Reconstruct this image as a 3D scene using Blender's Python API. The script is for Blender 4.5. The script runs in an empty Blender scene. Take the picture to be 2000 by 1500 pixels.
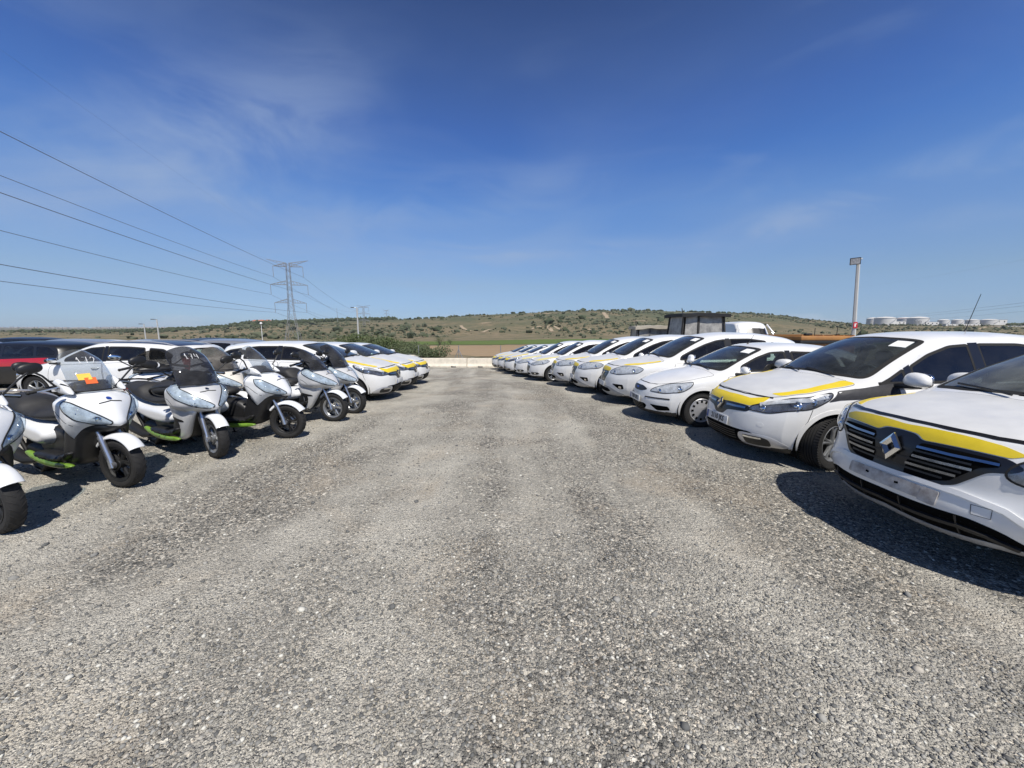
import bpy, bmesh, math, random
import numpy as np
from mathutils import Vector, Matrix, Quaternion
from mathutils.bvhtree import BVHTree
from mathutils.geometry import delaunay_2d_cdt

random.seed(7)
RS = np.random.RandomState(11)
C = bpy.context.scene.collection
sc = bpy.context.scene
R = math.radians

# ------------------------------------------------------------------ camera
EYE = 1.65
PITCH = math.atan(105 / 750)
cam_d = bpy.data.cameras.new('camera')
cam_d.sensor_width = 36
cam_d.lens = 13.5
cam_d.clip_start = 0.05
cam_d.clip_end = 30000
cam = bpy.data.objects.new('camera', cam_d)
C.objects.link(cam)
cam.location = (0, 0, EYE)
cam.rotation_euler = (R(90) - PITCH, 0, 0)
sc.camera = cam

# ------------------------------------------------------------------ light
SUN_EL, SUN_AZ = R(57), R(160)          # azimuth clockwise from +Y
SUN = Vector((math.sin(SUN_AZ) * math.cos(SUN_EL), math.cos(SUN_AZ) * math.cos(SUN_EL), math.sin(SUN_EL)))
sd = bpy.data.lights.new('sun', 'SUN')
sd.energy = 5.0
sd.angle = R(0.55)
sd.color = (1.0, 0.955, 0.89)
so = bpy.data.objects.new('sun', sd)
C.objects.link(so)
so.rotation_euler = SUN.to_track_quat('Z', 'Y').to_euler()

w = bpy.data.worlds.new('World')
sc.world = w
w.use_nodes = True
nt = w.node_tree
nt.nodes.clear()
def wn(t, **kw):
    n = nt.nodes.new(t)
    for k, v in kw.items():
        setattr(n, k, v)
    return n
sky = wn('ShaderNodeTexSky', sky_type='NISHITA', sun_disc=False, sun_elevation=SUN_EL, sun_rotation=SUN_AZ,
         altitude=600, air_density=1.0, dust_density=0.3, ozone_density=2.0)
tc = wn('ShaderNodeTexCoord')
sx = wn('ShaderNodeSeparateXYZ')
bg = wn('ShaderNodeBackground')
bg.inputs['Strength'].default_value = 0.147
out = wn('ShaderNodeOutputWorld')
L_ = nt.links.new
L_(tc.outputs['Generated'], sx.inputs[0])
# colour balance of the clear sky by elevation (the camera's deep polarised blue, within the frame only)
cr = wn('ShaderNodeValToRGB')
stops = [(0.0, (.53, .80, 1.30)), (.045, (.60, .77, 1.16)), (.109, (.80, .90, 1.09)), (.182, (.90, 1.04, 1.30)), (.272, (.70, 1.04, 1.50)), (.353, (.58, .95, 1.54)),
         (.426, (.56, .86, 1.46)), (.524, (.58, .77, 1.22)), (.602, (.48, .62, .98)), (.70, (.26, .30, .40))]  # last stop dims the unseen zenith to weaken sky fill and darken shadows
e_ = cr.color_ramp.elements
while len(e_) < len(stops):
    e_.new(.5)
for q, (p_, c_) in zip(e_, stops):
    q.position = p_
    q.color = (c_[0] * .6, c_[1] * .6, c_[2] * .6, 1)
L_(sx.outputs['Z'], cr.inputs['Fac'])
ms = wn('ShaderNodeMixRGB', blend_type='MULTIPLY')
ms.inputs['Fac'].default_value = 1.0
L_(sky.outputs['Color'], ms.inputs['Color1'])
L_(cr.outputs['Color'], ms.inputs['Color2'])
last = ms
def cloud(scale, rot, ns, det, p0, p1, amt, col, dist=0.4, band=None):
    global last
    mp = wn('ShaderNodeMapping')
    mp.inputs['Rotation'].default_value = (0, R(rot[1]), R(rot[0]))
    mp.inputs['Scale'].default_value = scale
    n1 = wn('ShaderNodeTexNoise')
    n1.inputs['Scale'].default_value = ns
    n1.inputs['Detail'].default_value = det
    n1.inputs['Roughness'].default_value = 0.5
    n1.inputs['Distortion'].default_value = dist
    rp = wn('ShaderNodeMapRange', interpolation_type='SMOOTHSTEP')
    rp.inputs['From Min'].default_value = p0
    rp.inputs['From Max'].default_value = p1
    rp.inputs['To Max'].default_value = amt
    L_(tc.outputs['Generated'], mp.inputs['Vector'])
    L_(mp.outputs['Vector'], n1.inputs['Vector'])
    L_(n1.outputs['Fac'], rp.inputs['Value'])
    fac = rp.outputs['Result']
    if band:
        br = wn('ShaderNodeValToRGB')
        e = br.color_ramp.elements
        while len(e) < 4: e.new(.5)
        for q, (p_, v_) in zip(e, band):
            q.position = p_; q.color = (v_, v_, v_, 1)
        L_(sx.outputs['Z'], br.inputs['Fac'])
        mm = wn('ShaderNodeMath', operation='MULTIPLY')
        L_(fac, mm.inputs[0]); L_(br.outputs['Color'], mm.inputs[1])
        fac = mm.outputs[0]
    mx = wn('ShaderNodeMixRGB')
    mx.inputs['Color2'].default_value = (*col, 1)
    L_(fac, mx.inputs['Fac'])
    L_(last.outputs['Color'], mx.inputs['Color1'])
    last = mx
cloud((.9, 1.5, 2.6), (28, 10), 1.35, 5, .46, .78, .16, (2.2, 3.0, 4.3), .5, [(0, .6), (.2, 1), (.42, .8), (.56, .22)])
cloud((1.0, 3.4, 5.5), (-24, -16), 1.7, 6, .50, .80, .22, (2.4, 3.1, 4.3), .7, [(0, .8), (.2, 1), (.42, .7), (.56, .25)])
cloud((9, 9, 42), (0, 0), 1.0, 6, .56, .66, .55, (3.6, 4.2, 5.0), .2, [(0, 0), (.012, .8), (.038, .5), (.058, 0)])
def sky_dir(px, py):
    a, b = (px - 1000) / 750.0, -(py - 750) / 750.0
    return Vector((a, math.cos(PITCH) + b * math.sin(PITCH), -math.sin(PITCH) + b * math.cos(PITCH))).normalized()
def streak(p, q, wid, amt, ns=3.0, col=(2.4, 3.1, 4.4), n0=.36, n1=.66, stretch=1.0):
    """a cirrus band along the great circle between two directions, broken up by noise"""
    global last
    d1, d2 = sky_dir(*p), sky_dir(*q)
    nrm, mid = d1.cross(d2).normalized(), (d1 + d2).normalized()
    lim = d1.dot(mid)
    def dot(v):
        n = wn('ShaderNodeVectorMath', operation='DOT_PRODUCT')
        n.inputs[1].default_value = v
        L_(tc.outputs['Generated'], n.inputs[0])
        return n.outputs['Value']
    def rng(src, a, b, c=0.0, d=1.0):
        n = wn('ShaderNodeMapRange', interpolation_type='SMOOTHSTEP')
        for k, v in zip(('From Min', 'From Max', 'To Min', 'To Max'), (a, b, c, d)):
            n.inputs[k].default_value = v
        L_(src, n.inputs['Value'])
        return n.outputs['Result']
    def mul(a, b):
        n = wn('ShaderNodeMath', operation='MULTIPLY')
        L_(a, n.inputs[0]); L_(b, n.inputs[1])
        return n.outputs[0]
    ab = wn('ShaderNodeMath', operation='ABSOLUTE')
    L_(dot(nrm), ab.inputs[0])
    f = mul(rng(ab.outputs[0], 0.0, wid, 1.0, 0.0), rng(dot(mid), lim - .10, lim + (1 - lim) * .6))
    nz = wn('ShaderNodeTexNoise')
    nz.inputs['Scale'].default_value = ns
    nz.inputs['Detail'].default_value = 8
    nz.inputs['Roughness'].default_value = .58
    nz.inputs['Distortion'].default_value = 1.0
    mp = wn('ShaderNodeMapping')
    mp.inputs['Scale'].default_value = (1, 1, 2.2 * stretch)
    L_(tc.outputs['Generated'], mp.inputs['Vector'])
    L_(mp.outputs['Vector'], nz.inputs['Vector'])
    f = mul(f, rng(nz.outputs['Fac'], n0, n1, .12 * amt, amt))
    mx = wn('ShaderNodeMixRGB')
    mx.inputs['Color2'].default_value = (*col, 1)
    L_(f, mx.inputs['Fac'])
    L_(last.outputs['Color'], mx.inputs['Color1'])
    last = mx
streak((1560, 425), (2080, 262), .055, 0.46, 4.0)
streak((40, 420), (520, 250), .17, 0.53, 2.6)
streak((150, 300), (700, 470), .10, 0.40, 3.2)
streak((420, 505), (1350, 490), .045, 0.40, 4.0, stretch=2)
streak((700, 430), (1000, 380), .09, 0.31, 3.5)
streak((0, 560), (900, 560), .05, 0.25, 3.0, stretch=2)
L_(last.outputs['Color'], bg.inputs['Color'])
L_(bg.outputs[0], out.inputs['Surface'])

sc.view_settings.view_transform = 'Standard'
sc.view_settings.look = 'None'
sc.view_settings.exposure = 0.0
sc.view_settings.gamma = 1.0
sc.render.engine = 'CYCLES'
sc.cycles.max_bounces = 8
sc.cycles.transparent_max_bounces = 24
sc.cycles.caustics_reflective = False
sc.cycles.caustics_refractive = False

# ------------------------------------------------------------------ maths helpers
def pixray(px, py):
    a = (px - 1000) / 750.0
    b = -(py - 750) / 750.0
    cp, sp = math.cos(PITCH), math.sin(PITCH)
    return Vector((a, cp + b * sp, -sp + b * cp))
def at(px, py, Y):
    d = pixray(px, py)
    t = Y / d.y
    return Vector((d.x * t, Y, EYE + d.z * t))

class Pch:
    """monotone cubic through (x, y) pairs"""
    def __init__(s, pts):
        s.x = [p[0] for p in pts]
        s.y = [p[1] for p in pts]
        n = len(pts)
        h = [s.x[i + 1] - s.x[i] for i in range(n - 1)]
        d = [(s.y[i + 1] - s.y[i]) / h[i] for i in range(n - 1)]
        m = [0.0] * n
        if n == 2:
            m = [d[0], d[0]]
        else:
            m[0], m[-1] = d[0], d[-1]
            for i in range(1, n - 1):
                if d[i - 1] * d[i] > 0:
                    w1, w2 = 2 * h[i] + h[i - 1], h[i] + 2 * h[i - 1]
                    m[i] = (w1 + w2) / (w1 / d[i - 1] + w2 / d[i])
        s.h, s.m = h, m
    def __call__(s, x):
        X = s.x
        if x <= X[0]:
            return s.y[0]
        if x >= X[-1]:
            return s.y[-1]
        lo, hi = 0, len(X) - 1
        while hi - lo > 1:
            k = (lo + hi) // 2
            if X[k] <= x:
                lo = k
            else:
                hi = k
        h = s.h[lo]
        t = (x - X[lo]) / h
        t2, t3 = t * t, t * t * t
        return (s.y[lo] * (2 * t3 - 3 * t2 + 1) + h * s.m[lo] * (t3 - 2 * t2 + t)
                + s.y[lo + 1] * (-2 * t3 + 3 * t2) + h * s.m[lo + 1] * (t3 - t2))

def sstep(a, b, x):
    t = min(1.0, max(0.0, (x - a) / (b - a)))
    return t * t * (3 - 2 * t)
def chaikin(p, n=2, closed=True):
    for _ in range(n):
        q = []
        m = len(p)
        for i in range(m if closed else m - 1):
            a, b = Vector(p[i]), Vector(p[(i + 1) % m])
            q.append(a * 0.75 + b * 0.25)
            q.append(a * 0.25 + b * 0.75)
        if not closed:
            q = [Vector(p[0])] + q + [Vector(p[-1])]
        p = q
    return p
def inpoly(x, y, P):
    r = False
    n = len(P)
    j = n - 1
    for i in range(n):
        xi, yi = P[i][0], P[i][1]
        xj, yj = P[j][0], P[j][1]
        if (yi > y) != (yj > y) and x < (xj - xi) * (y - yi) / (yj - yi) + xi:
            r = not r
        j = i
    return r
def polydist(pts, P):
    """distance of each 2D point in pts (N,2) to the closed polyline P"""
    pts = np.asarray(pts, float)
    P = np.asarray([(p[0], p[1]) for p in P], float)
    Q = np.roll(P, -1, axis=0)
    d = np.full(len(pts), 1e9)
    for a, b in zip(P, Q):
        ab = b - a
        L2 = max(1e-12, ab @ ab)
        t = np.clip(((pts - a) @ ab) / L2, 0, 1)
        pr = a + t[:, None] * ab
        d = np.minimum(d, np.hypot(*(pts - pr).T))
    return d
def densify(P, res, closed=True):
    o = []
    n = len(P)
    for i in range(n if closed else n - 1):
        a, b = Vector(P[i]), Vector(P[(i + 1) % n])
        k = max(1, int(math.ceil((b - a).length / res)))
        for j in range(k):
            o.append(a.lerp(b, j / k))
    if not closed:
        o.append(Vector(P[-1]))
    return o

# ------------------------------------------------------------------ objects
def tag(o, label=None, cat=None, group=None, kind=None):
    if label: o['label'] = label
    if cat: o['category'] = cat
    if group: o['group'] = group
    if kind: o['kind'] = kind
    return o
def empty(name, loc=(0, 0, 0), rz=0.0, label=None, cat=None, group=None):
    o = bpy.data.objects.new(name, None)
    C.objects.link(o)
    o.location = loc
    o.rotation_euler = (0, 0, rz)
    o.empty_display_size = 0.2
    return tag(o, label, cat, group)
def mesh_obj(name, verts, faces, mats, parent=None, fm=None, angle=40, loc=None):
    me = bpy.data.meshes.new(name)
    me.from_pydata([tuple(v) for v in verts], [], faces)
    if not isinstance(mats, (list, tuple)):
        mats = [mats]
    for m in mats:
        if m is not None: me.materials.append(m)
    if fm is not None:
        me.polygons.foreach_set('material_index', fm)
    me.validate()
    if angle:
        me.polygons.foreach_set('use_smooth', [True] * len(me.polygons))
        me.set_sharp_from_angle(angle=R(angle))
    me.update()
    o = bpy.data.objects.new(name, me)
    C.objects.link(o)
    if parent is not None:
        o.parent = parent
    if loc is not None:
        o.location = loc
    return o
def kids(o):
    return [c for c in list(bpy.data.objects) if c.parent == o]
def copy_tree(o, parent=None, kidmap=None):
    if kidmap is None:
        kidmap = {}
        for c in bpy.data.objects:
            if c.parent is not None:
                kidmap.setdefault(c.parent.name, []).append(c)
    c = o.copy()
    C.objects.link(c)
    if parent is not None:
        c.parent = parent
        c.matrix_parent_inverse = o.matrix_parent_inverse.copy()
    for ch in kidmap.get(o.name, []):
        copy_tree(ch, c, kidmap)
    return c
def tree_objs(o):
    r = [o]
    for ch in kids(o):
        r += tree_objs(ch)
    return r

class MB:
    """collects shapes for ONE mesh"""
    def __init__(s):
        s.v, s.f, s.m = [], [], []
        s.k = 0
    def add(s, v, f, k=None):
        n = len(s.v)
        s.v += [Vector(p) for p in v]
        s.f += [tuple(i + n for i in q) for q in f]
        s.m += [s.k if k is None else k] * len(f)
        return s
    def box(s, c, d, rot=None, bev=0.0):
        bm = bmesh.new()
        bmesh.ops.create_cube(bm, size=1)
        for v in bm.verts:
            v.co = Vector((v.co.x * d[0], v.co.y * d[1], v.co.z * d[2]))
        if bev:
            bmesh.ops.bevel(bm, geom=bm.edges[:] , offset=bev, segments=2, affect='EDGES', profile=0.5)
        M = Matrix.Translation(c)
        if rot is not None:
            M = M @ rot.to_4x4()
        return s.bm(bm, M)
    def bm(s, bm, M=None):
        bm.verts.index_update()
        v = [(M @ q.co) if M is not None else q.co.copy() for q in bm.verts]
        f = [[q.index for q in p.verts] for p in bm.faces]
        bm.free()
        return s.add(v, f)
    def tube(s, P, r, n=8, caps=True):
        P = [Vector(p) for p in P]
        m = len(P)
        rr = r if isinstance(r, (list, tuple)) else [r] * m
        T = []
        for i in range(m):
            t = (P[min(i + 1, m - 1)] - P[max(i - 1, 0)])
            T.append(t.normalized() if t.length > 1e-9 else Vector((0, 0, 1)))
        u = T[0].orthogonal().normalized()
        v, f = [], []
        for i in range(m):
            u = (u - T[i] * u.dot(T[i]))
            u = u.normalized() if u.length > 1e-6 else T[i].orthogonal().normalized()
            b = T[i].cross(u)
            for j in range(n):
                a = 2 * math.pi * j / n
                v.append(P[i] + (u * math.cos(a) + b * math.sin(a)) * rr[i])
        for i in range(m - 1):
            for j in range(n):
                f.append((i * n + j, i * n + (j + 1) % n, (i + 1) * n + (j + 1) % n, (i + 1) * n + j))
        if caps:
            f.append(tuple(range(n - 1, -1, -1)))
            f.append(tuple((m - 1) * n + j for j in range(n)))
        return s.add(v, f)
    def lathe(s, prof, n=32, M=None, a0=0.0, a1=2 * math.pi, closed=None):
        """prof: (radius, along) about local Y axis"""
        full = abs(a1 - a0 - 2 * math.pi) < 1e-6
        k = n if full else n + 1
        v, f = [], []
        for i in range(k):
            a = a0 + (a1 - a0) * i / n
            for (r, y) in prof:
                p = Vector((r * math.cos(a), y, r * math.sin(a)))
                v.append(M @ p if M is not None else p)
        q = len(prof)
        for i in range(n):
            i2 = (i + 1) % k
            for j in range(q - 1):
                f.append((i * q + j, i * q + j + 1, i2 * q + j + 1, i2 * q + j))
        return s.add(v, f)
    def ell(s, c, r, e=1.0, nu=20, nv=12, M=None):
        """superellipsoid"""
        sg = lambda x, p: math.copysign(abs(x) ** p, x)
        v, f = [], []
        for i in range(nv + 1):
            t = -math.pi / 2 + math.pi * i / nv
            for j in range(nu):
                a = 2 * math.pi * j / nu
                p = Vector((r[0] * sg(math.cos(t), e) * sg(math.cos(a), e), r[1] * sg(math.cos(t), e) * sg(math.sin(a), e), r[2] * sg(math.sin(t), e)))
                if M is not None:
                    p = M @ p
                v.append(Vector(c) + p)
        for i in range(nv):
            for j in range(nu):
                f.append((i * nu + j, i * nu + (j + 1) % nu, (i + 1) * nu + (j + 1) % nu, (i + 1) * nu + j))
        return s.add(v, f)
    def prism(s, poly, y0, y1, axis='y'):
        n = len(poly)
        def mk(p, t):
            if axis == 'y': return (p[0], t, p[1])
            if axis == 'x': return (t, p[0], p[1])
            return (p[0], p[1], t)
        v = [mk(p, y0) for p in poly] + [mk(p, y1) for p in poly]
        f = [tuple(range(n)), tuple(range(2 * n - 1, n - 1, -1))]
        for i in range(n):
            f.append((i, i + n, (i + 1) % n + n, (i + 1) % n))
        return s.add(v, f)
    def inflate(s, outline, W, r, res=0.025, smooth=2, y0=0.0):
        """solid of an exact side silhouette (x,z), thickness W(x,z) rounded over r at the rim"""
        P = chaikin([(p[0], p[1], 0) for p in outline], smooth) if smooth else [Vector((p[0], p[1], 0)) for p in outline]
        P = densify(P, res)
        # drop near-duplicates
        Q = []
        for p in P:
            if not Q or (p - Q[-1]).length > res * 0.3:
                Q.append(p)
        P = Q
        nb = len(P)
        pts = [Vector((p.x, p.y)) for p in P]
        xs = [p.x for p in P]; ys = [p.y for p in P]
        area = sum(P[i].x * P[(i + 1) % nb].y - P[(i + 1) % nb].x * P[i].y for i in range(nb))
        sg = 1 if area > 0 else -1
        cand = []
        for k in (0.12, 0.4):
            for i in range(nb):
                t = (P[(i + 1) % nb] - P[i - 1])
                if t.length < 1e-9: continue
                t.normalize()
                cand.append((P[i].x - t.y * sg * r * k, P[i].y + t.x * sg * r * k, r * k * 0.9))
        x = min(xs)
        row = 0
        while x < max(xs):
            y = min(ys) + (res * 0.5 if row % 2 else 0)
            while y < max(ys):
                cand.append((x, y, r * 0.4 + res * 0.5))
                y += res
            x += res * 0.87
            row += 1
        dd = polydist([(c[0], c[1]) for c in cand], P)
        for c, d in zip(cand, dd):
            if d > c[2] * 0.95 and inpoly(c[0], c[1], P):
                pts.append(Vector((c[0], c[1])))
        vo, _, fo, *_r = delaunay_2d_cdt(pts, [], [list(range(nb))], 1, 1e-6)
        d = polydist([(p.x, p.y) for p in vo], P)
        v, f = [], []
        n = len(vo)
        Wf = W if callable(W) else (lambda a, b: W)
        mid = []
        for p, q in zip(vo, d):
            t = min(1.0, q / r)
            h = Wf(p.x, p.y) * math.sqrt(max(0.0, 1 - (1 - t) ** 2)) if q > 1e-5 else 0.0
            mid.append(h)
            v.append(Vector((p.x, y0 + h, p.y)))
        idx = []
        for i, (p, h) in enumerate(zip(vo, mid)):
            if h == 0.0:
                idx.append(i)
            else:
                idx.append(len(v))
                v.append(Vector((p.x, y0 - h, p.y)))
        for q in fo:
            q = list(q)
            a, b, c2 = vo[q[0]], vo[q[1]], vo[q[2]]
            ccw = (b.x - a.x) * (c2.y - a.y) - (b.y - a.y) * (c2.x - a.x) > 0
            qq = q[::-1] if ccw else q
            f.append(tuple(qq))
            f.append(tuple(idx[i] for i in qq[::-1]))
        return s.add(v, f)
    def build(s, name, mats, parent=None, angle=40, loc=None):
        return mesh_obj(name, s.v, s.f, mats, parent, s.m if isinstance(mats, (list, tuple)) else None, angle, loc)
    def bvh(s):
        return BVHTree.FromPolygons(s.v, s.f)

def text_geo(txt, size, mat3, thick=0.001):
    """letters as mesh: returns verts, faces placed by mat3 (4x4; text in local XY, centred)"""
    cu = bpy.data.curves.new('t', 'FONT')
    cu.body = txt
    cu.size = size
    cu.align_x = 'CENTER'
    cu.align_y = 'CENTER'
    cu.extrude = thick
    cu.resolution_u = 3
    cu.offset = size * .022
    o = bpy.data.objects.new('t', cu)
    C.objects.link(o)
    dg = bpy.context.evaluated_depsgraph_get()
    me = bpy.data.meshes.new_from_object(o.evaluated_get(dg))
    v = [mat3 @ q.co for q in me.vertices]
    f = [tuple(p.vertices) for p in me.polygons]
    bpy.data.objects.remove(o)
    bpy.data.curves.remove(cu)
    bpy.data.meshes.remove(me)
    return v, f

# ------------------------------------------------------------------ materials
def nodes(m):
    m.use_nodes = True
    t = m.node_tree
    return t, t.nodes, t.links.new
def mat(name, col, rough=0.5, metal=0.0, coat=0.0, var=0.0, vscale=6.0, bump=0.0, bscale=40.0, dust=0.0, spec=0.5, back=None, col2=None, coat_rough=0.05):
    m = bpy.data.materials.new(name)
    t, N, L = nodes(m)
    p = N['Principled BSDF']
    p.inputs['Base Color'].default_value = (*col, 1)
    p.inputs['Roughness'].default_value = rough
    p.inputs['Metallic'].default_value = metal
    p.inputs['Coat Weight'].default_value = coat
    p.inputs['Coat Roughness'].default_value = coat_rough
    p.inputs['Specular IOR Level'].default_value = spec
    co = N.new('ShaderNodeTexCoord')
    if var or dust or col2:
        n = N.new('ShaderNodeTexNoise')
        n.inputs['Scale'].default_value = vscale
        n.inputs['Detail'].default_value = 6
        n.inputs['Roughness'].default_value = 0.65
        L(co.outputs['Object'], n.inputs['Vector'])
        r = N.new('ShaderNodeValToRGB')
        r.color_ramp.elements[0].position = 0.3
        r.color_ramp.elements[1].position = 0.72
        a = col2 if col2 else tuple(c * (1 - var) for c in col)
        r.color_ramp.elements[0].color = (*a, 1)
        r.color_ramp.elements[1].color = (*col, 1)
        L(n.outputs['Fac'], r.inputs['Fac'])
        L(r.outputs['Color'], p.inputs['Base Color'])
        if dust:
            q = N.new('ShaderNodeMapRange')
            q.inputs['From Min'].default_value = 0.3
            q.inputs['From Max'].default_value = 0.75
            q.inputs['To Min'].default_value = rough
            q.inputs['To Max'].default_value = min(1, rough + dust)
            L(n.outputs['Fac'], q.inputs['Value'])
            L(q.outputs['Result'], p.inputs['Roughness'])
    if bump:
        n = N.new('ShaderNodeTexNoise')
        n.inputs['Scale'].default_value = bscale
        n.inputs['Detail'].default_value = 4
        L(co.outputs['Object'], n.inputs['Vector'])
        b = N.new('ShaderNodeBump')
        b.inputs['Strength'].default_value = bump
        b.inputs['Distance'].default_value = 0.01
        L(n.outputs['Fac'], b.inputs['Height'])
        L(b.outputs['Normal'], p.inputs['Normal'])
    if back is not None:
        g = N.new('ShaderNodeNewGeometry')
        d = N.new('ShaderNodeBsdfDiffuse')
        d.inputs['Color'].default_value = (*back, 1)
        x = N.new('ShaderNodeMixShader')
        L(g.outputs['Backfacing'], x.inputs['Fac'])
        L(p.outputs[0], x.inputs[1])
        L(d.outputs[0], x.inputs[2])
        L(x.outputs[0], N['Material Output'].inputs['Surface'])
    return m
def glass(name, tint, refl=1.0, rough=0.015, dusty=0.0, dcol=(0.5, 0.48, 0.44)):
    m = bpy.data.materials.new(name)
    t, N, L = nodes(m)
    N.remove(N['Principled BSDF'])
    tr = N.new('ShaderNodeBsdfTransparent')
    tr.inputs['Color'].default_value = (*tint, 1)
    gl = N.new('ShaderNodeBsdfGlossy')
    gl.inputs['Roughness'].default_value = rough
    gl.inputs['Color'].default_value = (refl, refl, refl, 1)
    fr = N.new('ShaderNodeFresnel')
    fr.inputs['IOR'].default_value = 1.5
    # both faces of a pane reflect like its outside
    ge = N.new('ShaderNodeNewGeometry')
    io = N.new('ShaderNodeMapRange')
    io.inputs['To Min'].default_value = 1.5
    io.inputs['To Max'].default_value = 1 / 1.5
    L(ge.outputs['Backfacing'], io.inputs['Value'])
    L(io.outputs['Result'], fr.inputs['IOR'])
    x = N.new('ShaderNodeMixShader')
    L(fr.outputs[0], x.inputs['Fac'])
    L(tr.outputs[0], x.inputs[1])
    L(gl.outputs[0], x.inputs[2])
    last = x
    if dusty:
        co = N.new('ShaderNodeTexCoord')
        n = N.new('ShaderNodeTexNoise')
        n.inputs['Scale'].default_value = 5
        n.inputs['Detail'].default_value = 6
        L(co.outputs['Object'], n.inputs['Vector'])
        q = N.new('ShaderNodeMapRange')
        q.inputs['From Min'].default_value = 0.3
        q.inputs['From Max'].default_value = 0.8
        q.inputs['To Min'].default_value = dusty * 0.3
        q.inputs['To Max'].default_value = dusty
        L(n.outputs['Fac'], q.inputs['Value'])
        df = N.new('ShaderNodeBsdfDiffuse')
        df.inputs['Color'].default_value = (*dcol, 1)
        y = N.new('ShaderNodeMixShader')
        L(q.outputs['Result'], y.inputs['Fac'])
        L(x.outputs[0], y.inputs[1])
        L(df.outputs[0], y.inputs[2])
        last = y
    L(last.outputs[0], N['Material Output'].inputs['Surface'])
    return m

M = {}
INNER = (0.02, 0.02, 0.022)
M['white'] = mat('white_paint', (0.82, 0.82, 0.805), 0.25, coat=0.6, col2=(.73, .725, .70), vscale=2.2, dust=0.25, back=INNER)
M['dustywhite'] = mat('dusty_white_paint', (0.66, 0.66, 0.645), 0.38, coat=0.25, var=0.10, vscale=5, dust=0.25, back=INNER, coat_rough=0.2)
M['yellow'] = mat('yellow_vinyl', (0.80, 0.60, 0.03), 0.4, var=0.10, vscale=9, dust=0.15)
M['paleyellow'] = mat('faded_yellow_vinyl', (0.78, 0.68, 0.22), 0.5, var=0.12, vscale=9)
M['red'] = mat('red_paint', (0.45, 0.015, 0.02), 0.25, coat=0.6, var=0.1, back=INNER)
M['navy'] = mat('navy_paint', (0.015, 0.018, 0.035), 0.3, coat=0.4, back=INNER)
M['black_paint'] = mat('black_paint', (0.012, 0.012, 0.013), 0.35, coat=0.25, back=INNER)
M['grey_paint'] = mat('grey_paint', (0.16, 0.17, 0.18), 0.3, metal=0.4, coat=0.6, back=INNER)
M['silver_paint'] = mat('silver_paint', (0.45, 0.46, 0.47), 0.3, metal=0.6, coat=0.5, back=INNER)
M['plastic'] = mat('black_plastic', (0.018, 0.018, 0.019), 0.45, var=0.3, vscale=8)
M['gloss_black'] = mat('gloss_black_plastic', (0.012, 0.012, 0.013), 0.28, coat=0.1)
M['vinyl_black'] = mat('black_vinyl_patch', (0.03, 0.03, 0.034), 0.5, var=0.35, vscale=14, bump=0.2)
M['dark'] = mat('dark_void', (0.005, 0.005, 0.005), 0.95, spec=0.05)
M['seam'] = mat('seam', (0.01, 0.01, 0.01), 0.8)
M['tyre'] = mat('tyre_rubber', (0.022, 0.021, 0.02), 0.75, var=0.4, vscale=12, bump=0.3, bscale=60, dust=0.1)
M['chrome'] = mat('chrome', (0.8, 0.81, 0.82), 0.12, metal=1.0)
M['dchrome'] = mat('dark_chrome', (0.30, 0.32, 0.36), 0.16, metal=1.0)
M['satin'] = mat('satin_silver', (0.55, 0.55, 0.56), 0.4, metal=0.6)
M['skid'] = mat('silver_plastic', (0.42, 0.43, 0.44), 0.42, metal=0.3, var=0.2, vscale=10)
M['alloy'] = mat('wheel_alloy', (0.42, 0.43, 0.44), 0.35, metal=0.7, var=0.25, vscale=10)
M['fork'] = mat('fork_aluminium', (0.55, 0.56, 0.58), 0.3, metal=0.85)
M['grip'] = mat('rubber_grip', (0.02, 0.02, 0.02), 0.7)
M['seatfab'] = mat('seat_fabric', (0.025, 0.026, 0.03), 0.9, var=0.3, vscale=30)
M['dash'] = mat('dashboard_plastic', (0.022, 0.022, 0.024), 0.7)
M['vinylseat'] = mat('scooter_seat_vinyl', (0.03, 0.03, 0.031), 0.55, var=0.4, vscale=7, bump=0.15, bscale=120, dust=0.2)
M['lamp_in'] = mat('lamp_reflector', (0.74, 0.755, 0.77), 0.22, metal=0.0, coat=0.6, var=0.6, vscale=13)
M['lamp_dark'] = mat('lamp_bezel', (0.34, 0.35, 0.38), 0.2, metal=0.5, coat=0.5, col2=(0.03, 0.03, 0.035), vscale=7)
M['lens'] = glass('clear_lens', (0.93, 0.95, 0.97))
M['glass'] = glass('window_glass', (0.52, 0.62, 0.58), dusty=0.05)
M['wscreen_dusty'] = glass('dusty_windscreen', (0.60, 0.70, 0.66), dusty=0.34, dcol=(.42, .45, .42))
M['wscreen'] = glass('windscreen_glass', (0.60, 0.70, 0.66), dusty=0.13, dcol=(.36, .40, .42))
M['dkglass'] = glass('privacy_glass', (0.10, 0.11, 0.12), dusty=0.03)
M['screen_clear'] = glass('clear_screen', (0.78, 0.82, 0.86), dusty=0.12)
M['screen_dark'] = glass('smoked_screen', (0.30, 0.31, 0.33), dusty=0.13, dcol=(.35,.35,.36))
M['screen_smoky'] = glass('dusty_smoked_screen', (0.45, 0.44, 0.42), dusty=0.45, dcol=(0.3, 0.28, 0.25))
M['paper'] = mat('white_paper', (0.82, 0.82, 0.80), 0.8)
M['plate'] = mat('plate_white', (0.72, 0.72, 0.70), 0.4, var=0.15, vscale=20)
M['plate_txt'] = mat('plate_black', (0.02, 0.02, 0.02), 0.5)
M['blue'] = mat('plate_blue', (0.02, 0.06, 0.30), 0.4)
M['green'] = mat('lime_green_plastic', (0.19, 0.34, 0.045), 0.35, coat=0.2, var=0.3, vscale=9)
M['scoot_white'] = mat('scooter_white', (0.80, 0.81, 0.81), 0.25, coat=0.5, var=0.05, vscale=5)
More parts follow.
